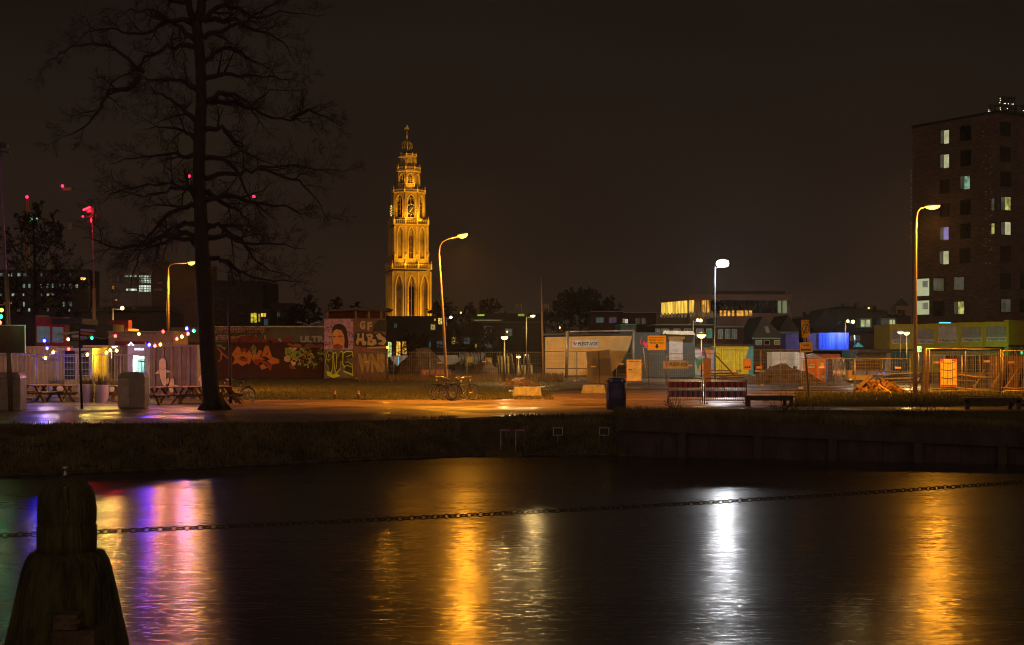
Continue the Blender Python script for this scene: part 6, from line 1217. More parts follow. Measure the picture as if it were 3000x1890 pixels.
e_pale = E('apartment_pale_window', (.80, .78, .42), .55, .25, .8); e_dim = E('apartment_dim_window', (.45, .45, .28), .10, .5, .8)
def awin(fr, x0, x1, y0, y1, m, curtain=True, part='window'):
    mb = MB(m_black); mb.pbox(fr, x0-2, x1+2, y0-2, y1+2, .001, .05); w_ = build(mb, part, t)
    mb = MB(m)
    if curtain: w4 = x0+(x1-x0)*.42; mb.pbox(fr, w4, x1, y0, y1, .051, .07); mb.mat(e_dim if m != m_glass else m_glass); mb.pbox(fr, x0, w4-1, y0, y1, .051, .07)
    else: mb.pbox(fr, x0, x1, y0, y1, .051, .07)
    build(mb, 'pane', w_); return w_
vio = E('apartment_violet_window', (.45, .36, .85), .45, .2); grn = E('apartment_green_window', (.35, .65, .42), .4, .6, 1.5); yl = E('apartment_yellow_window', (.85, .80, .20), .45, .6, 1.5)
for x0, x1, y0, y1, m in ((2757, 2781, 382, 421, e_pale), (2756, 2781, 453, 492, e_pale), (2755, 2780, 528, 566, m_glass), (2755, 2780, 598, 634, m_glass), (2755, 2780, 666, 703, vio), (2754, 2780, 736, 774, e_pale),
    (2816, 2844, 369, 411, m_glass), (2816, 2844, 441, 485, m_glass), (2815, 2842, 516, 554, grn), (2815, 2842, 587, 628, m_glass), (2814, 2842, 657, 698, m_glass), (2813, 2842, 729, 770, m_glass),
    (2736, 2766, 815, 853, e_dim), (2736, 2766, 884, 925, m_glass), (2796, 2825, 812, 850, e_dim), (2796, 2825, 884, 920, yl)): awin(frL, x0, x1, y0, y1, m)
for y0, y1 in ((582, 617), (655, 686)): awin(frL, 2906, 2914, y0, y1, yl if y0 > 600 else e_dim, False)
for y0, y1 in ((817, 867), (881, 922)):
    w_ = awin(frL, 2684, 2723, y0, y1, E('large_pale_window', (.80, .85, .48), .50, .12, .5), False)
    mb = MB(E('picture_own_glow', (.5, .5, .34), .28, .5, 3)); mb.pbox(frL, 2704, 2720, y0+6, y0+25, .075, .09); build(mb, 'picture', w_)  # picture glows faintly in place of room light on it
for y0, y1, m in ((359, 398, m_glass), (432, 472, m_glass), (505, 545, m_glass), (578, 616, yl), (651, 688, e_pale), (722, 763, m_glass), (803, 845, m_glass), (877, 914, e_dim)): awin(frR, 2932, 2959, y0, y1, m)
for y0, y1 in ((803, 845), (877, 914)): awin(frR, 2990, 3012, y0, y1, m_glass)
R = random.Random(2); mb = MB(M('pale_header_bricks', (.45, .36, .28), .8))
for k in range(46): x = R.choice((2879, 2886, 2898, 2903)); y = R.uniform(360, 770); mb.pbox(frL, x, x+4.5, y, y+3, .002, .03)
build(mb, 'pale_bricks', t)
mb = MB(E('tube_light_cyan', (.10, .75, .85), 1.3)); mb.pbox(Fr(0, 134.5, 0, 0), 2751, 2785, 944, 947.5, 0, .1); build(mb, 'tube_light', label='cyan fluorescent tube above the yellow cabins', cat='lamp')
# roof letters seen from behind
fr = Fr(X(2885, 171), 171, 0, math.radians(6)); t = thing('roof_sign', 'dark roof letters seen from behind with tiny bulbs on top of the apartment block', 'roof sign', tuple(fr.p(0, zt0)))
mb = MB(m_black); mb.ptext(fr, 'THE', 2924, 2974, 286, 304, .05, .07, True); mb.ptext(fr, 'STUDENT HOTEL', 2890, 3110, 311, 328, .05, .05, True); build(mb, 'letters', t)
mb = MB(m_dark); mb.pbox(fr, 2922, 2976, 283.5, 285.5, 0, .1); mb.pbox(fr, 2922, 2976, 304.5, 306, 0, .1); mb.pbox(fr, 2888, 3110, 308.5, 310.5, 0, .1); mb.pbox(fr, 2888, 3110, 328, 330, 0, .1)
for x in (2934, 2972): mb.pbox(fr, x, x+1.5, 284, 334, -.1, -.01)
build(mb, 'letter_frames', t); mb = MB(E('tiny_sign_bulbs', (1, .9, .6), 2.5))
for x, y in ((2928, 289), (2929, 295), (2927, 302), (2940, 304), (2943, 304), (2952, 305), (2963, 306), (2967, 306), (2895, 323), (2894, 327), (2898, 327), (2928, 317), (2929, 322), (2949, 319), (2996, 325)): mb.ball(fr.p(*fr.px(x, y), .2), .045, 6)
build(mb, 'bulbs', t)
t = thing('side_sign', 'column of small pale letters standing off the left edge of the apartment block', 'sign', W(2668, 930, 178)); fr = FD(178.2); mb = MB(M('pale_side_letters', (.40, .36, .30), .7))
for k, ch in enumerate('THE STUDENT HOTEL'):
    y = 498+k*12.7
    if ch != ' ': mb.ptext(fr, ch, 2667, 2671, y, y+9.5, .05, .04, True)
build(mb, 'letters', t)
# ---------------------------------------------------------------- yellow cabins below it
m_yc = M('olive_yellow_cabin', (.60, .47, .02), .5, 0, .12, 1.5, 0, 20, .15)
for k, (x0, x1) in enumerate(((2606, 2742), (2742.5, 2810), (2810.5, 2884), (2884.5, 2954))):
    dy = -(x0-2606)*.026; fr = FD(140); nm = ('leftmost yellow site cabin with two grey shutters, partly behind the tall lamp', 'yellow site cabin with the single pale window board, second from the left', 'yellow site cabin with a grey shutter, left of the end cabin', 'yellow end site cabin whose side glows green at the right')[k]
    t = thing('yellow_cabin', nm, 'cabin', fr.p(fr.px(x0, 1020)[0], 2.5), 'upper row of yellow site cabins'); mb = MB(m_yc); mb.pbox(fr, x0, x1, 952+dy, 1023+dy, -6, 0); build(mb, 'walls', t)
    mb = MB(m_yc); mb.pbox(fr, x0, x1, 950+dy, 954+dy, -6.1, .08); mb.pbox(fr, x0, x1, 1020+dy, 1023.5+dy, .001, .08); mb.pbox(fr, x0, x0+3, 954+dy, 1020+dy, .001, .06); mb.pbox(fr, x1-3, x1, 954+dy, 1020+dy, .001, .06); build(mb, 'frame', t)
    ws = ((2614, 2664), (2681, 2734)) if k == 0 else (((2747, 2804),) if k == 1 else (((2818, 2874),) if k == 2 else ((2890, 2947),)))
    for a, b in ws:
        mb = MB(M('shutter_violet_grey', (.34, .29, .30), .6) if k != 1 else M('pale_board', (.56, .46, .44), .6)); mb.pbox(fr, a, b, 964+dy-(k == 1)*4, 994+dy, .002, .04); s = build(mb, 'shutter', t)
        if k != 1:
            mb = MB(m_grey)
            for q in range(9): mb.pbox(fr, a, b, 965+q*3.3+dy, 965.5+q*3.3+dy, .041, .05)
            build(mb, 'slats', s)
        mb = MB(m_white); mb.pbox(fr, a, b, 995+dy, 1007.5+dy, .002, .05); q = build(mb, 'builder_banner', t); mb = MB(m_crim); logo(mb, fr, a+3, b-3, 997.5+dy, 1004.5+dy, .052); build(mb, 'lettering', q)
t = thing('yellow_cabin', 'right end of the yellow cabin stack lit green by a site lamp', 'cabin', (X(2954, 140), 140, 0), 'upper row of yellow site cabins'); frs = FAB((X(2954.5, 140), 140), (X(3060, 150), 150)); mb = MB(m_yc); mb.fbox(frs, 0, 9, 2.85, 5.3, -.4, 0); mb.fbox(frs, 0, 9, 5.31, 5.4, -.5, .05); mb.mat(M('green_lit_cabin_paint', (.34, .42, .03), .5)); mb.fbox(frs, 0, 9, 0, 2.6, -.4, 0); build(mb, 'side_wall', t)  # green lamp light on the lower wall put into its colour
t = thing('lower_cabins', 'lower row of yellow cabins with stacked goods in front, behind the bright fence', 'cabin row', (X(2650, 141), 141, 0)); fr = FD(141); mb = MB(m_yc); mb.pbox(fr, 2606, 2950, 1028, 1092, -5, 0); build(mb, 'walls', t)
for a in (2680, 2740, 2800): mb = MB(m_grey); mb.pbox(fr, a, a+48, 1034, 1070, .002, .05); build(mb, 'shutter', t)
mb = MB(m_dark); mb.pbox(FD(140.5), 2606, 2956, 1022, 1027, -.5, .3); build(mb, 'beam', t)
t = thing('pallet_rack', 'rack of small grey parts stacked in front of the lower yellow cabins', 'rack', W(2840, 1060, 125)); R = random.Random(14); fr = FD(125); mb = MB(m_grey)
for k in range(90): x = 2778+R.random()*150; y = R.choice((1028, 1032.5, 1037)); mb.pbox(fr, x, x+R.uniform(1, 3), y, y+R.uniform(1.5, 3.4), -R.random()*.5, 0)
build(mb, 'stacked_parts', t); mb = MB(m_dark); mb.pbox(fr, 2776, 2935, 1024, 1025.5, -.8, .02); mb.pbox(fr, 2776, 2935, 1040.5, 1042, -.8, .02); mb.pbox(fr, 2776, 2935, 1042.5, 1090, -.8, -.3); build(mb, 'rack_frame', t)
lit('green_site_lamp', W(2990, 1032, 136), 90, (.35, 1, .30), .15); t = thing('site_lamp', 'small green glowing lamp in front of the right end of the yellow cabins', 'lamp', W(2994, 1036, 136.5)); mb = MB(E('green_lamp_glass', (.08, .8, .3), 2)); mb.pbox(FD(136.5), 2990, 2996, 1029, 1038, 0, .1); build(mb, 'glass', t)
# ---------------------------------------------------------------- far buildings
def bld(name, label, cat, D, x0, x1, y0, mat, wins=(), yb=1070, depth=8, eave=None, group=None, frame=None, panes=True, roof=None):
    fr = FD(D); t = thing(name, label, cat, (X((x0+x1)/2, D), D, 0), group); mb = MB(mat); mb.pbox(fr, x0, x1, y0, yb, -depth, 0); build(mb, 'walls', t)
    for wn in wins:
        a, b, c, d, m = wn[:5]; k = D/F
        if frame: mb = MB(frame); mb.pbox(fr, a-1.2, b+1.2, c-1.2, d+1.2, .001, .05); w_ = build(mb, 'window', t); mb = MB(m); h = (a+b)/2; mb.pbox(fr, a, h-.4, c, d, .051, .07); mb.pbox(fr, h+.4, b, c, d, .051, .07); build(mb, 'pane', w_)
        else:
            mb = MB(m); mb.pbox(fr, a, b, c, d, .002, .04); w_ = build(mb, 'window', t); mb = MB(m_black); h = (a+b)/2; mb.pbox(fr, h-.5, h+.5, c, d, .041, .09); v = (c+d)/2; mb.pbox(fr, a, h-.5, v-.4, v+.4, .041, .08); mb.pbox(fr, h+.5, b, v-.4, v+.4, .041, .08); build(mb, 'glazing_bars', w_)
    if eave: mb = MB(eave); mb.pbox(fr, x0-1, x1+1, y0-2.5, y0-.01, -depth, .2); build(mb, 'eaves', t)
    if roof:
        mb = MB(m_roof); h = roof; u0, z = fr.px(x0-2, y0-3); u1, _ = fr.px(x1+2, y0-3); zr = fr.px(x0, y0-h)[1]
        mb.add([fr.p(u0, z, .4), fr.p(u1, z, .4), fr.p(u1-1, zr, -depth/2), fr.p(u0+1, zr, -depth/2), fr.p(u0, z, -depth), fr.p(u1, z, -depth)], [(0, 1, 2, 3), (3, 2, 5, 4), (0, 3, 4), (1, 5, 2), (0, 4, 5, 1)]); build(mb, 'roof', t)
    return t
m_offw = M('office_cladding', (.44, .29, .24), .7, 0, .15, .3); D = 260
cA, cB, cC = (X(1932, 274), 274), (X(2020, 260), 260), (X(2320, 262), 262); f1 = FAB(cA, cB); f2 = FAB(cB, cC); t = thing('office_block', 'long modern office block with a band of bright yellow windows on its left corner', 'office building', (cB[0], cB[1], 0))
mb = MB(m_offw); zt = HC+168/F*260; L1 = (Vector(cB)-Vector(cA)).length; L2 = (Vector(cC)-Vector(cB)).length
mb.fbox(f1, 0, L1, 0, zt-3.6, -.5, 0); mb.fbox(f1, 0, L1, zt-1.1, zt, -.5, .05); mb.fbox(f2, .01, L2, 0, zt-3.6, -12, 0); mb.fbox(f2, .01, L2, zt-1.1, zt, -12, .05); mb.fbox(f2, .01, L2, zt-3.6, zt-1.1, -12, -1.0); build(mb, 'walls', t)
for fr, a, b, n, m in ((f1, 0, L1, 11, e_win_y), (f2, 0, f2.px(2036, 890)[0], 2, e_win_y), (f2, f2.px(2059, 890)[0], f2.px(2080, 890)[0], 3, e_win_o), (f2, f2.px(2281, 890)[0], f2.px(2308, 890)[0], 2, E('office_greenish', (.40, .48, .25), .35))):
    mb = MB(m)
    for k in range(n): mb.fbox(fr, a+(b-a)*k/n+.05, a+(b-a)*(k+1)/n-.08, zt-3.55, zt-1.15, -.45, -.35)
    build(mb, 'window_band', t)
mb = MB(m_glass); mb.fbox(f2, f2.px(2084, 890)[0], f2.px(2278, 890)[0], zt-3.55, zt-1.15, -.5, -.45); build(mb, 'window_band', t)
mb = MB(m_dark)
for k in range(16): u = f2.px(2036+k*17, 890)[0]; mb.fbox(f2, u-.06, u+.06, zt-3.6, zt-1.1, -.44, -.2)
build(mb, 'mullions', t)
for x in (2109, 2120, 2132, 2144, 2158, 2169, 2182, 2194): mb = MB(e_win_o); mb.pbox(f2, x, x+(7 if x < 2150 else 9), 910, 926, .002, .04); build(mb, 'window', t)
mb = MB(E('office_dim_window', (.7, .5, .22), .16, .6, .5))
m_ = mb.m
for k in range(9): mb = MB(m_); mb.pbox(f2, 2024+k*9-3, 2029+k*9-3, 913, 930, .002, .04); build(mb, 'window', t)
for k in range(8): mb = MB(m_); mb.pbox(f1, 1936+k*10, 1941+k*10, 917, 930, .002, .04); build(mb, 'window', t)
mb = MB(M('office_roof_plant', (.10, .07, .06), .8)); mb.pbox(FD(268), 2095, 2300, 852, 866, -3, 0); build(mb, 'roof_plant', t)
m_tl = M('pale_teal_eaves', (.30, .62, .62), .5, 0, .1); m_bl = M('pale_blue_eaves', (.25, .45, .80), .5, 0, .1)  # pale teal and pale blue colours of the eaves
m_bd = BR('house_brick', (.11, .05, .035), (.08, .035, .028), (.09, .08, .07)); wt = E('house_teal_window', (.12, .36, .38), .12, .5, 1.5); wt2 = E('house_teal_bright', (.03, .55, .35), .22, .4, 1.5); wd_ = E('house_dim_window', (.30, .30, .20), .10, .6, 1.5)
bld('terraced_house', 'long brick terrace with a pale teal roof edge left of the low lit window bay', 'house', 142, 1918, 2094, 953, m_bd, [(1921, 1933, 964, 978, wt), (1939, 1959, 964, 978, wt), (1974, 1992, 964, 978, wt), (2005, 2024, 964, 978, wt), (2070, 2090, 964, 990, wt2), (2040, 2060, 964, 990, wt)], eave=m_tl, group='terraced houses behind the site', frame=m_white)
bld('terraced_house', 'brick house with three tall white framed windows under a pale blue roof edge', 'house', 140, 2095, 2178, 959, m_bd, [(2104, 2117, 966, 992, wt), (2125, 2138, 966, 992, wt), (2145, 2158, 966, 992, wt)], eave=m_bl, group='terraced houses behind the site', frame=m_white)
bld('terraced_house', 'dark brick house with small lit windows behind the cream site hut', 'house', 175, 1732, 1826, 914, m_bd, [(1746, 1768, 930, 946, wt), (1784, 1806, 930, 946, e_win_p if False else E('violet_dim_window', (.20, .14, .35), .10)), ], eave=m_grey, frame=m_black, group='terraced houses behind the site')
bld('terraced_house', 'dark brick house with two bright narrow windows and two wider dim ones', 'house', 175, 1827, 1922, 917, m_bd, [(1824.5, 1829.5, 934, 946, e_win_w), (1832, 1839, 935, 947, E('bright_small_window', (.9, .8, .95), .9)), (1862, 1873, 933, 949, wd_), (1880, 1891, 933, 949, wd_)], eave=m_grey, group='terraced houses behind the site')
bld('flat_roof_annex', 'low annex with a pale teal fascia in front of the dark brick houses', 'annex', 150, 1818, 1864, 952, M('teal_fascia', (.16, .34, .28), .6), [(1828, 1855, 963, 968, wt)], eave=m_tl)
bld('brick_chimney_block', 'small pale stair tower rising behind the terrace roof', 'stair tower', 150, 2100, 2111, 930, M('blue_grey_wall', (.18, .26, .30), .7))
def gable(label, D, pk, x0, x1, ye, yb, wins, eave, mat=m_bd, sky=None, side=True):
    fr = FD(D); t = thing('gabled_house', label, 'house', (X(pk[0], D), D, 0), 'gabled houses behind the site'); mb = MB(mat); mb.pbox(fr, x0, x1, ye, yb, -8, 0); build(mb, 'walls', t)
    mb = MB(m_roof); mb.ppoly(fr, [(x0-4, ye), (pk[0], pk[1]), (x1+4, ye)], -8, .15) if side else mb.ppoly(fr, [(x0, ye), (x1, ye), (x1-12, pk[1]), (x0+20, pk[1])], -4, .1); build(mb, 'roof', t)
    if sky: mb = MB(E('skylight_glass', (.10, .18, .20), .10)); mb.ppoly(fr, sky, .151, .2); build(mb, 'skylight', t)
    if eave: mb = MB(eave); mb.pbox(fr, x0-3, x1+3, ye, ye+2.5, .151, .3); build(mb, 'eaves', t)
    for a, b, c, d, m in wins: mb = MB(m_white); mb.pbox(fr, a-1.3, b+1.3, c-1.3, d+1.3, .001, .05); w_ = build(mb, 'window', t); mb = MB(m); mb.pbox(fr, a, b, c, d, .051, .07); build(mb, 'pane', w_)
gable('gabled house with a skylight and three small white framed windows below its pale eaves', 135, (2234, 927), 2205, 2297, 990, 1060, [(2215, 2230, 998, 1010, wt), (2239, 2253, 998, 1010, m_glass), (2269, 2284, 998, 1009, wd_)], m_tl, sky=[(2238, 957), (2249, 956), (2255, 975), (2244, 976)])
gable('gabled house with a bare brick gable just left of the no cycling sign', 150, (2308, 923), 2284, 2340, 972, 1060, [(2292, 2298, 975, 990, wt)], m_tl)
gable('dark gabled house with a lit skylight under the pair of lamps', 160, (2420, 905), 2380, 2478, 960, 1060, [], None, sky=[(2452, 953), (2456, 941), (2465, 942), (2460, 954)])
t = bld('row_house', 'row house with a lit dormer and a white framed tall window behind the yellow cabins', 'house', 150, 2480, 2610, 975, m_bd, [(2567, 2581, 986, 1022, m_glass), (2584, 2594, 986, 1022, m_glass), (2492, 2518, 985, 996, wd_)], frame=m_white, roof=45)
fr = FD(147)
for a, b, c, d, m, lab in ((2522, 2550, 937, 957, e_win_w, 'wide'), (2583, 2622, 937, 952, e_win_w, 'narrow')):
    mb = MB(M('dormer_cheek', (.16, .24, .20), .7)); mb.pbox(fr, a-2, b+4, c-5, d+3, -2, 0); q = build(mb, 'dormer', t); mb = MB(wd_ if lab == 'narrow' else m); mb.pbox(fr, a, a+11, c, d, .002, .04); mb.pbox(fr, a+14, b-1, c, d, .002, .04); 
    if lab == 'narrow': mb.mat(e_win_w); mb.pbox(fr, b-16, b-9, c, d, .045, .06); mb.pbox(fr, b-7, b-1, c, d, .045, .06)
    build(mb, 'window', q)
mb = MB(E('glowing_cyan_gable', (.03, .45, .50), .35)); mb.ppoly(FD(131), [(2500, 1017), (2514, 1003), (2532, 1017)], -.2, 0); build(mb, 'small_gable', label='small gable glowing cyan right of the bright blue container', cat='gable')  # gable glows by itself in place of cyan light on it
R = random.Random(21)
for k, (a, b, y, lab) in enumerate(((2385, 2450, 912, 'jagged dark roofline with a chimney left of the pair of lamps'), (2448, 2530, 896, 'tall dark roof behind the lamp pair'), (2525, 2600, 905, 'far dark roof left of the turret'), (2596, 2668, 918, 'low dark roof in front of the turret'), (2340, 2390, 925, 'far dark roof right above the warning signs'))):
    t = bld('far_house', lab, 'house', 230+k*8, a, b, y+8, M('far_wall', (.06, .04, .035), .8), roof=8, yb=1040, group='far dark houses'); mb = MB(m_brickd)
    for q in range(2): x = R.uniform(a+8, b-8); mb.pbox(FD(230+k*8), x, x+6, y-9+R.uniform(-2, 4), y+8, -1.5, -.5)
    build(mb, 'chimney', t)
D = 300; t = thing('turret', 'small turret with a pyramid roof and a cross beside the apartment block', 'turret', W(2648, 1000, D)); mb = MB(M('turret_wall', (.32, .20, .15), .8)); mb.pbox(FD(D), 2626, 2672, 896, 1000, -4, 0); build(mb, 'walls', t)
mb = MB(m_roof); mb.lathe(W(2646, 896, D)+Vector((0, 1.5, 0)), [(2.0, 0), (1.4, .7), (.05, 1.8)], 4, a0=PI/4, smooth=False); build(mb, 'roof', t); mb = MB(m_pole); p = W(2646, 870, D); mb.ob(p+Vector((0, 1.5, 0)), (.16, .16, 1.3)); mb.ob(p+Vector((0, 1.5, .2)), (.6, .16, .16)); build(mb, 'cross', t)
# houses in the centre
bk = M('night_wall', (.04, .03, .026), .8, 0, .4, 1)
bld('terraced_house', 'wide dark terrace with yellow and teal windows behind the centre fence', 'house', 190, 1225, 1420, 950, bk, [(1262, 1275, 951, 966, E('lattice_window', (.8, .6, .15), .35, .8, 4)), (1321, 1341, 988, 1008, e_win_y if False else E('warm_lattice_window', (.95, .65, .12), .45, .8, 4)), (1359, 1376, 988, 1008, wt), (1391, 1407, 1008, 1018, E('yellow_low_window', (.95, .7, .08), .6, .5, 4)), (1247, 1262, 1000, 1018, wt), (1280, 1296, 1000, 1018, wt)], group='dark houses behind the centre fence')
bld('terraced_house', 'dark house with a small yellow lattice window behind the leaning lamp post', 'house', 200, 1130, 1300, 926, bk, [(1284, 1297, 932, 950, E('bright_lattice_window', (1, .72, .12), .8, .7, 5)), (1272, 1277, 934, 940, e_win_o), (1155, 1163, 948, 960, wt)], group='dark houses behind the centre fence')
bld('terraced_house', 'dark house with two tall dim windows between the wide post lamp and the thin column', 'house', 180, 1396, 1600, 945, bk, [(1418, 1440, 955, 990, wd_), (1480, 1501, 963, 985, wt), (1419, 1440, 1008, 1018, wt), (1530, 1537, 957, 962, wd_)], group='dark houses behind the centre fence', eave=M('faint_eaves', (.12, .12, .10), .7))
bld('flat_building', 'flat dark building with a green lit strip on its roof behind the small bare trees', 'building', 210, 1390, 1600, 918, bk, [(1518, 1536, 920, 926, E('yellowgreen_window', (.5, .7, .08), .5))]); mb = MB(E('green_strip_light', (.45, .85, .03), 1.2)); mb.pbox(FD(209.5), 1399, 1419, 922, 924.5, 0, .1); build(mb, 'green_strip_light', label='thin green light strip on the flat dark building', cat='lamp')
mb = MB(E('far_line_light', (.8, .7, .35), .5)); mb.pbox(FD(205), 1390, 1468, 937.5, 938.7, 0, .1); build(mb, 'roof_line_light', label='thin pale line of light along a roof above the wide post lamp', cat='lamp')
bld('lit_hall', 'hall with tall glowing orange and pale green windows right of the painted block', 'hall', 165, 1136, 1245, 996, bk, [(1137, 1147, 1002, 1046, E('hall_green_window', (.75, .95, .35), .7, .6, 3)), (1161, 1173, 1001, 1042, E('hall_orange_window', (1, .55, .06), .9, .5, 2)), (1179, 1191, 1001, 1038, E('hall_orange_window2', (1, .5, .05), .7, .6, 2))], yb=1052)
mb = MB(E('glowing_wall_boards', (.42, .25, .18), .35, .7, 1.5)); mb.ppoly(FD(150), [(1141, 1045), (1204, 1040), (1190, 1062), (1168, 1078), (1150, 1058)], -.1, 0); t = build(mb, 'glowing_board_wall', label='glowing boarded wall glimpsed between the two soil heaps', cat='wall')  # lamplight on the boards put in as the wall's own glow
mb = MB(E('cyan_tube_light', (.15, .7, .8), 1.0)); mb.pbox(FD(149.5), 1166, 1168.5, 1046, 1080, 0, .1); build(mb, 'cyan_tube_light', label='upright cyan light tube between the two soil heaps', cat='lamp')
# left background
t = thing('steel_frame_building', 'unfinished steel frame building with lit white floors and roof trusses', 'building', W(375, 1000, 420)); D = 420; fr = FD(D); e_fl = E('site_floor_light', (.75, .92, .72), .75, .9, .5)
mb = MB(M('steel_truss', (.30, .25, .18), .6)); 
for y in (806, 830): mb.tube([W(312, y-6, D), W(440, y, D)], .22, 4)
for k in range(7): x = 322+k*14; mb.tube([W(x, 806, D), W(x+7, 830, D), W(x+14, 806, D)], .14, 4)
for x in (326, 406, 443): mb.tube([W(x, 790, D), W(x, 1000, D)], .2, 4)
build(mb, 'steel_frame', t); mb = MB(e_fl); mb.pbox(fr, 406, 443, 806, 829, -.3, 0); mb.pbox(fr, 408, 443, 836, 855, -.3, 0); mb.pbox(fr, 370, 400, 846, 852, -.3, 0); mb.pbox(fr, 362, 400, 808, 810, -.3, 0); w_ = build(mb, 'lit_floors', t)
mb = MB(m_black); [mb.pbox(fr, 404, 444, y, y+1.6, .01, .1) for y in (812, 818, 824, 841, 848)]; [mb.pbox(fr, x, x+1.2, 805, 856, .11, .2) for x in (412, 420, 429, 437)]; build(mb, 'scaffold', w_)
t = bld('brick_tower_block', 'tall dark flat topped block behind the thick tree trunk', 'building', 330, 444, 584, 768, M('brown_night_wall', (.12, .075, .05), .8, 0, .2, .2), [(462, 474, 826, 831, wd_), (452, 476, 846, 851, wd_)], yb=1000, depth=20)
bld('dark_hall', 'big dark sloping roofed building right of the thick trunk', 'building', 300, 584, 770, 822, M('black_brown_wall', (.025, .017, .014), .8), (), yb=1000, depth=20)
bld('lit_corner_house', 'dark corner house with bright yellow shop windows right of the trunk', 'house', 290, 728, 792, 905, bk, [(735, 752, 917, 945, E('shop_yellow_window', (.75, .62, .04), .7, .8, 1.2)), (757, 762, 919, 943, E('shop_yellow_window2', (.7, .55, .05), .5, .5, 1)), (765, 779, 918, 928, e_win_y), (774, 785, 934, 953, wt)], yb=1000)
bld('dark_block', 'plain dark block with a small roof box left of the distant bare trees', 'building', 310, 770, 858, 888, M('plain_night_wall', (.07, .05, .04), .8, 0, .2), [(812, 820, 916, 928, wt)], yb=1000, depth=15)
t = thing('white_office', 'distant office with rows of greenish white lit windows behind the left bare tree', 'office building', W(120, 1000, 380)); fr = FD(380); mb = MB(bk); mb.pbox(fr, -60, 260, 790, 1000, -10, 0); build(mb, 'walls', t)
R = random.Random(33)
for row, (y, h_) in enumerate(((800, 12), (832, 14), (860, 9), (885, 16), (903, 12))):
    for k in range(15):
        if R.random() < .42: continue
        x = -20+k*17+R.uniform(0, 5)
        if x > 232: continue
        mb = MB(E('distant_office_window', (.55, .85, .75) if R.random() < .7 else (.9, .75, .4), R.uniform(.05, .35), .9, .4)); mb.pbox(fr, x, x+R.uniform(3, 9), y, y+h_*.8, .01, .1); build(mb, 'window', t)
bld('dark_houses', 'low dark houses with one orange lit window between the lamps at the left', 'house', 200, 232, 500, 915, bk, [(337, 343, 877, 881, e_win_o), (330, 334, 838, 846, e_win_o)], yb=1040, roof=20)
# ---------------------------------------------------------------- cranes
def crane(label, D, mast_x, top, jib, yb, lamps, mat, apex, cab, seed):
    t = thing('tower_crane', label, 'crane', W(mast_x, 1000, D), 'tower cranes at the left'); k = D/F; s = 4*k
    mb = MB(mat); 
    for dx in (-1, 1):
        for dy in (-1, 1): mb.tube([W(mast_x, 1000, D)+Vector((dx*s, dy*s, 0)), W(mast_x, apex, D)+Vector((dx*s*.6, dy*s*.6, 0))], .7*k, 4)
    y = 995; sg = 1
    while y > apex+10: mb.tube([W(mast_x, y, D)+Vector((-sg*s, -s, 0)), W(mast_x, y-9, D)+Vector((sg*s*.9, -s, 0))], .45*k, 3); y -= 9; sg = -sg
    build(mb, 'mast', t); mb = MB(mat); (xa, ya), (xb, yb_) = jib; n = 34
    for off in ((0, 0), (0, 6)):
        for dy in (-1, 1): mb.tube([W(xa, ya+off[1]*.5, D)+Vector((0, dy*s*.6*(off[1] > 0), 0)), W(xb, yb_+off[1], D)+Vector((0, dy*s*.6*(off[1] > 0), 0))], .5*k, 4)
    for i in range(n): f0, f1, f2 = i/n, (i+.5)/n, (i+1)/n; g = lambda f, o: W(xa+(xb-xa)*f, ya+(yb_-ya)*f+o, D); mb.tube([g(f0, 5.5), g(f1, 0), g(f2, 5.5)], .35*k, 3)
    build(mb, 'jib', t); mb = MB(m_dark); mb.tube([W(mast_x, apex, D), W(xa+(mast_x-xa)*.35, ya+(yb_-ya)*.2, D)], .3*k, 3); mb.tube([W(mast_x, apex, D), W(mast_x+(xb-mast_x)*.7, yb_-1, D)], .3*k, 3); build(mb, 'pendant_ropes', t)
    mb = MB(m_conc); mb.pbox(FD(D), *cab, -4*k, 4*k); build(mb, 'counterweight', t)
    for x, y in lamps:
        mb = MB(E('aviation_red_lamp', (1, .01, .06), 8)); mb.ball(W(x, y, D-2), 4.2*k, 8); build(mb, 'warning_lamp', t)
    return t
mgr = M('green_crane_steel', (.14, .42, .12), .6); mor = M('ochre_crane_steel', (.60, .30, .08), .6)
t = crane('tall green tower crane with a very long jib, mast just left of the trunk', 420, 553, 520, ((180, 550), (748, 582)), 1000, ((183, 545), (554, 516), (744, 576)), mgr, 522, (184, 212, 550, 559), 1)
t = crane('shorter ochre tower crane with red lamps and a green lit sign at the far left', 400, 81, 590, ((68, 642), (252, 652)), 1000, ((79, 577),), mor, 580, (200, 213, 652, 674), 2)
mb = MB(E('crane_sign_green', (.01, .30, .01), .9)); mb.pbox(FD(398), 87, 113, 637, 648, 0, .4); build(mb, 'lit_sign', t)
mb = MB(e_neon); mb.ptext(FD(397.5), 'bam', 90, 110, 639, 645, .02, .03) if False else mb.ptext(FD(397.4), 'vb bam', 89, 112, 639, 645, .02, .04); build(mb, 'sign_lettering', t)
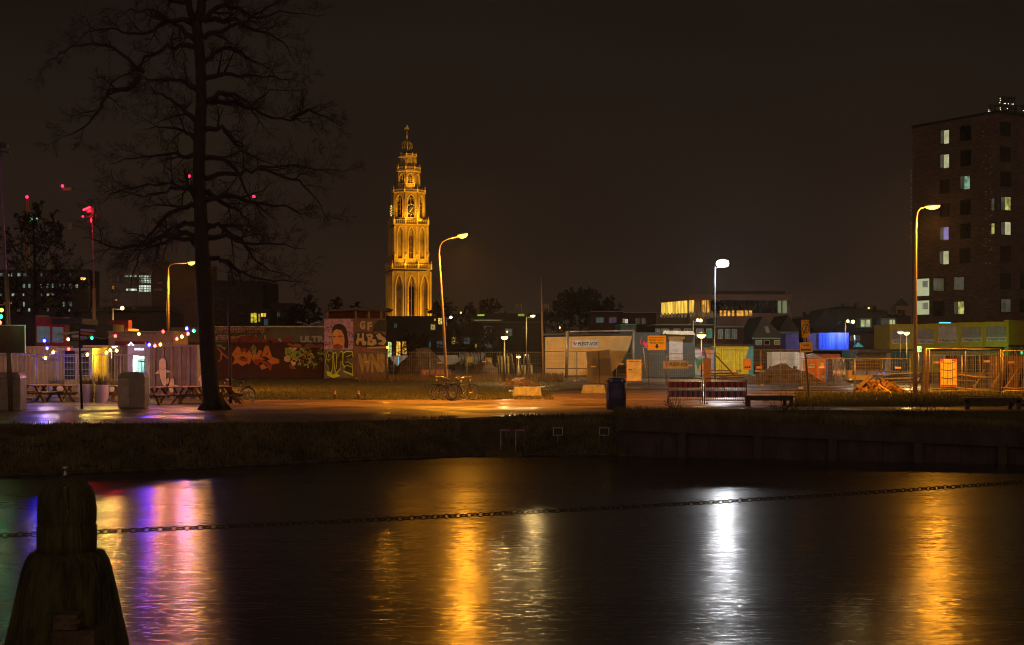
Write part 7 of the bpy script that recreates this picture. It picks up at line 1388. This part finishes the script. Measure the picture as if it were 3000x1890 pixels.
# ---------------------------------------------------------------- distant trees
bare_tree(105, 1010, 600, 130, 300, 'broad round bare tree at the far left in front of the cranes', 41, 4, rmin=.022, trunk=.18)
for x, y, wpx, D, s, lab in ((905, 866, 80, 280, 1, 'bare tree left of the painted block roof'), (985, 872, 60, 290, 2, 'slim bare tree above the painted block roof'), (1040, 885, 60, 300, 3, 'low bare tree just left of the floodlit tower'),
    (1300, 872, 90, 260, 4, 'bare tree right behind the leaning lamp post'), (1375, 886, 60, 270, 5, 'small bare tree between two taller ones behind the centre'), (1437, 874, 100, 250, 6, 'bare tree left of the lamp on the tall thin column'),
    (1700, 850, 150, 300, 7, 'large dense round bare tree behind the houses left of the floodlight'), (1770, 875, 110, 310, 8, 'bare tree adjoining the large round one on its right'), (1635, 882, 90, 305, 9, 'bare tree adjoining the large round one on its left'), (862, 890, 70, 285, 10, 'low bare tree above the dark block right of the trunk')):
    bare_tree(x, 1010, y, D, wpx, lab, 50+s, 4 if s in (7, 8) else 3, rmin=D*.00028, trunk=.35)
for x, y, wpx, s, lab in ((1215, 985, 120, 1, 'bare tree in front of the glowing hall windows'), (1430, 960, 110, 2, 'bare tree in front of the dark terrace left of the wide post lamp'), (1330, 950, 100, 3, 'bare tree in front of the terrace right of the leaning lamp post')): bare_tree(x, 1085, y, 125, wpx, lab, 80+s, 3, rmin=.022, trunk=.3, group='bare street trees behind the centre fence')

R = random.Random(55)
for x, y, D, lab in ((790, 962, 210, 'tiny distant lamp above the long grey hall roof'), (1118, 926, 240, 'tiny orange lamp on the roof line left of the church tower foot'), (1215, 940, 230, 'tiny distant lamp just right of the church tower foot'), (1350, 916, 220, 'tiny distant lamp above the dark terrace in the centre'),
    (1486, 972, 150, 'tiny distant lamp between the centre houses'), (1540, 1041, 130, 'tiny lamp behind the fence right of the low post lamp'), (1640, 960, 210, 'tiny lamp in front of the large round bare tree'), (1902, 962, 160, 'tiny lamp at the left end of the brick terrace'), (2430, 918, 240, 'tiny lamp among the dark roofs near the lamp pair'), (2545, 903, 260, 'tiny lamp on the far roofs left of the turret')):
    t = thing('distant_lamp', lab, 'lamp', W(x, y, D), 'tiny distant lamps'); mb = MB(m_dpole); mb.tube([W(x, y, D), Vector((X(x, D), D, max(0, Z(y, D)-4)))], .04, 4); build(mb, 'post', t)
    mb = MB(e_sody if R.random() < .5 else e_sod); mb.ball(W(x, y, D), D*.00055, 6); build(mb, 'lamp_glass', t)
# ---------------------------------------------------------------- thin night haze that glows round the lamps
hm = bpy.data.materials.new('night_haze'); hm.use_nodes = True; hn = hm.node_tree; hn.nodes.clear()
ho = hn.nodes.new('ShaderNodeOutputMaterial'); hv = hn.nodes.new('ShaderNodeVolumePrincipled')
hv.inputs['Color'].default_value = (.8, .8, .8, 1); hv.inputs['Density'].default_value = .00030; hv.inputs['Anisotropy'].default_value = .80
hn.links.new(hv.outputs[0], ho.inputs['Volume'])
mb = MB(hm); mb.box(-420, 420, -12, 700, WZ-3, 125); o = build(mb, 'haze', kind='stuff', label='thin damp night air over the town', cat='haze')
C.cycles.volume_bounces = 0
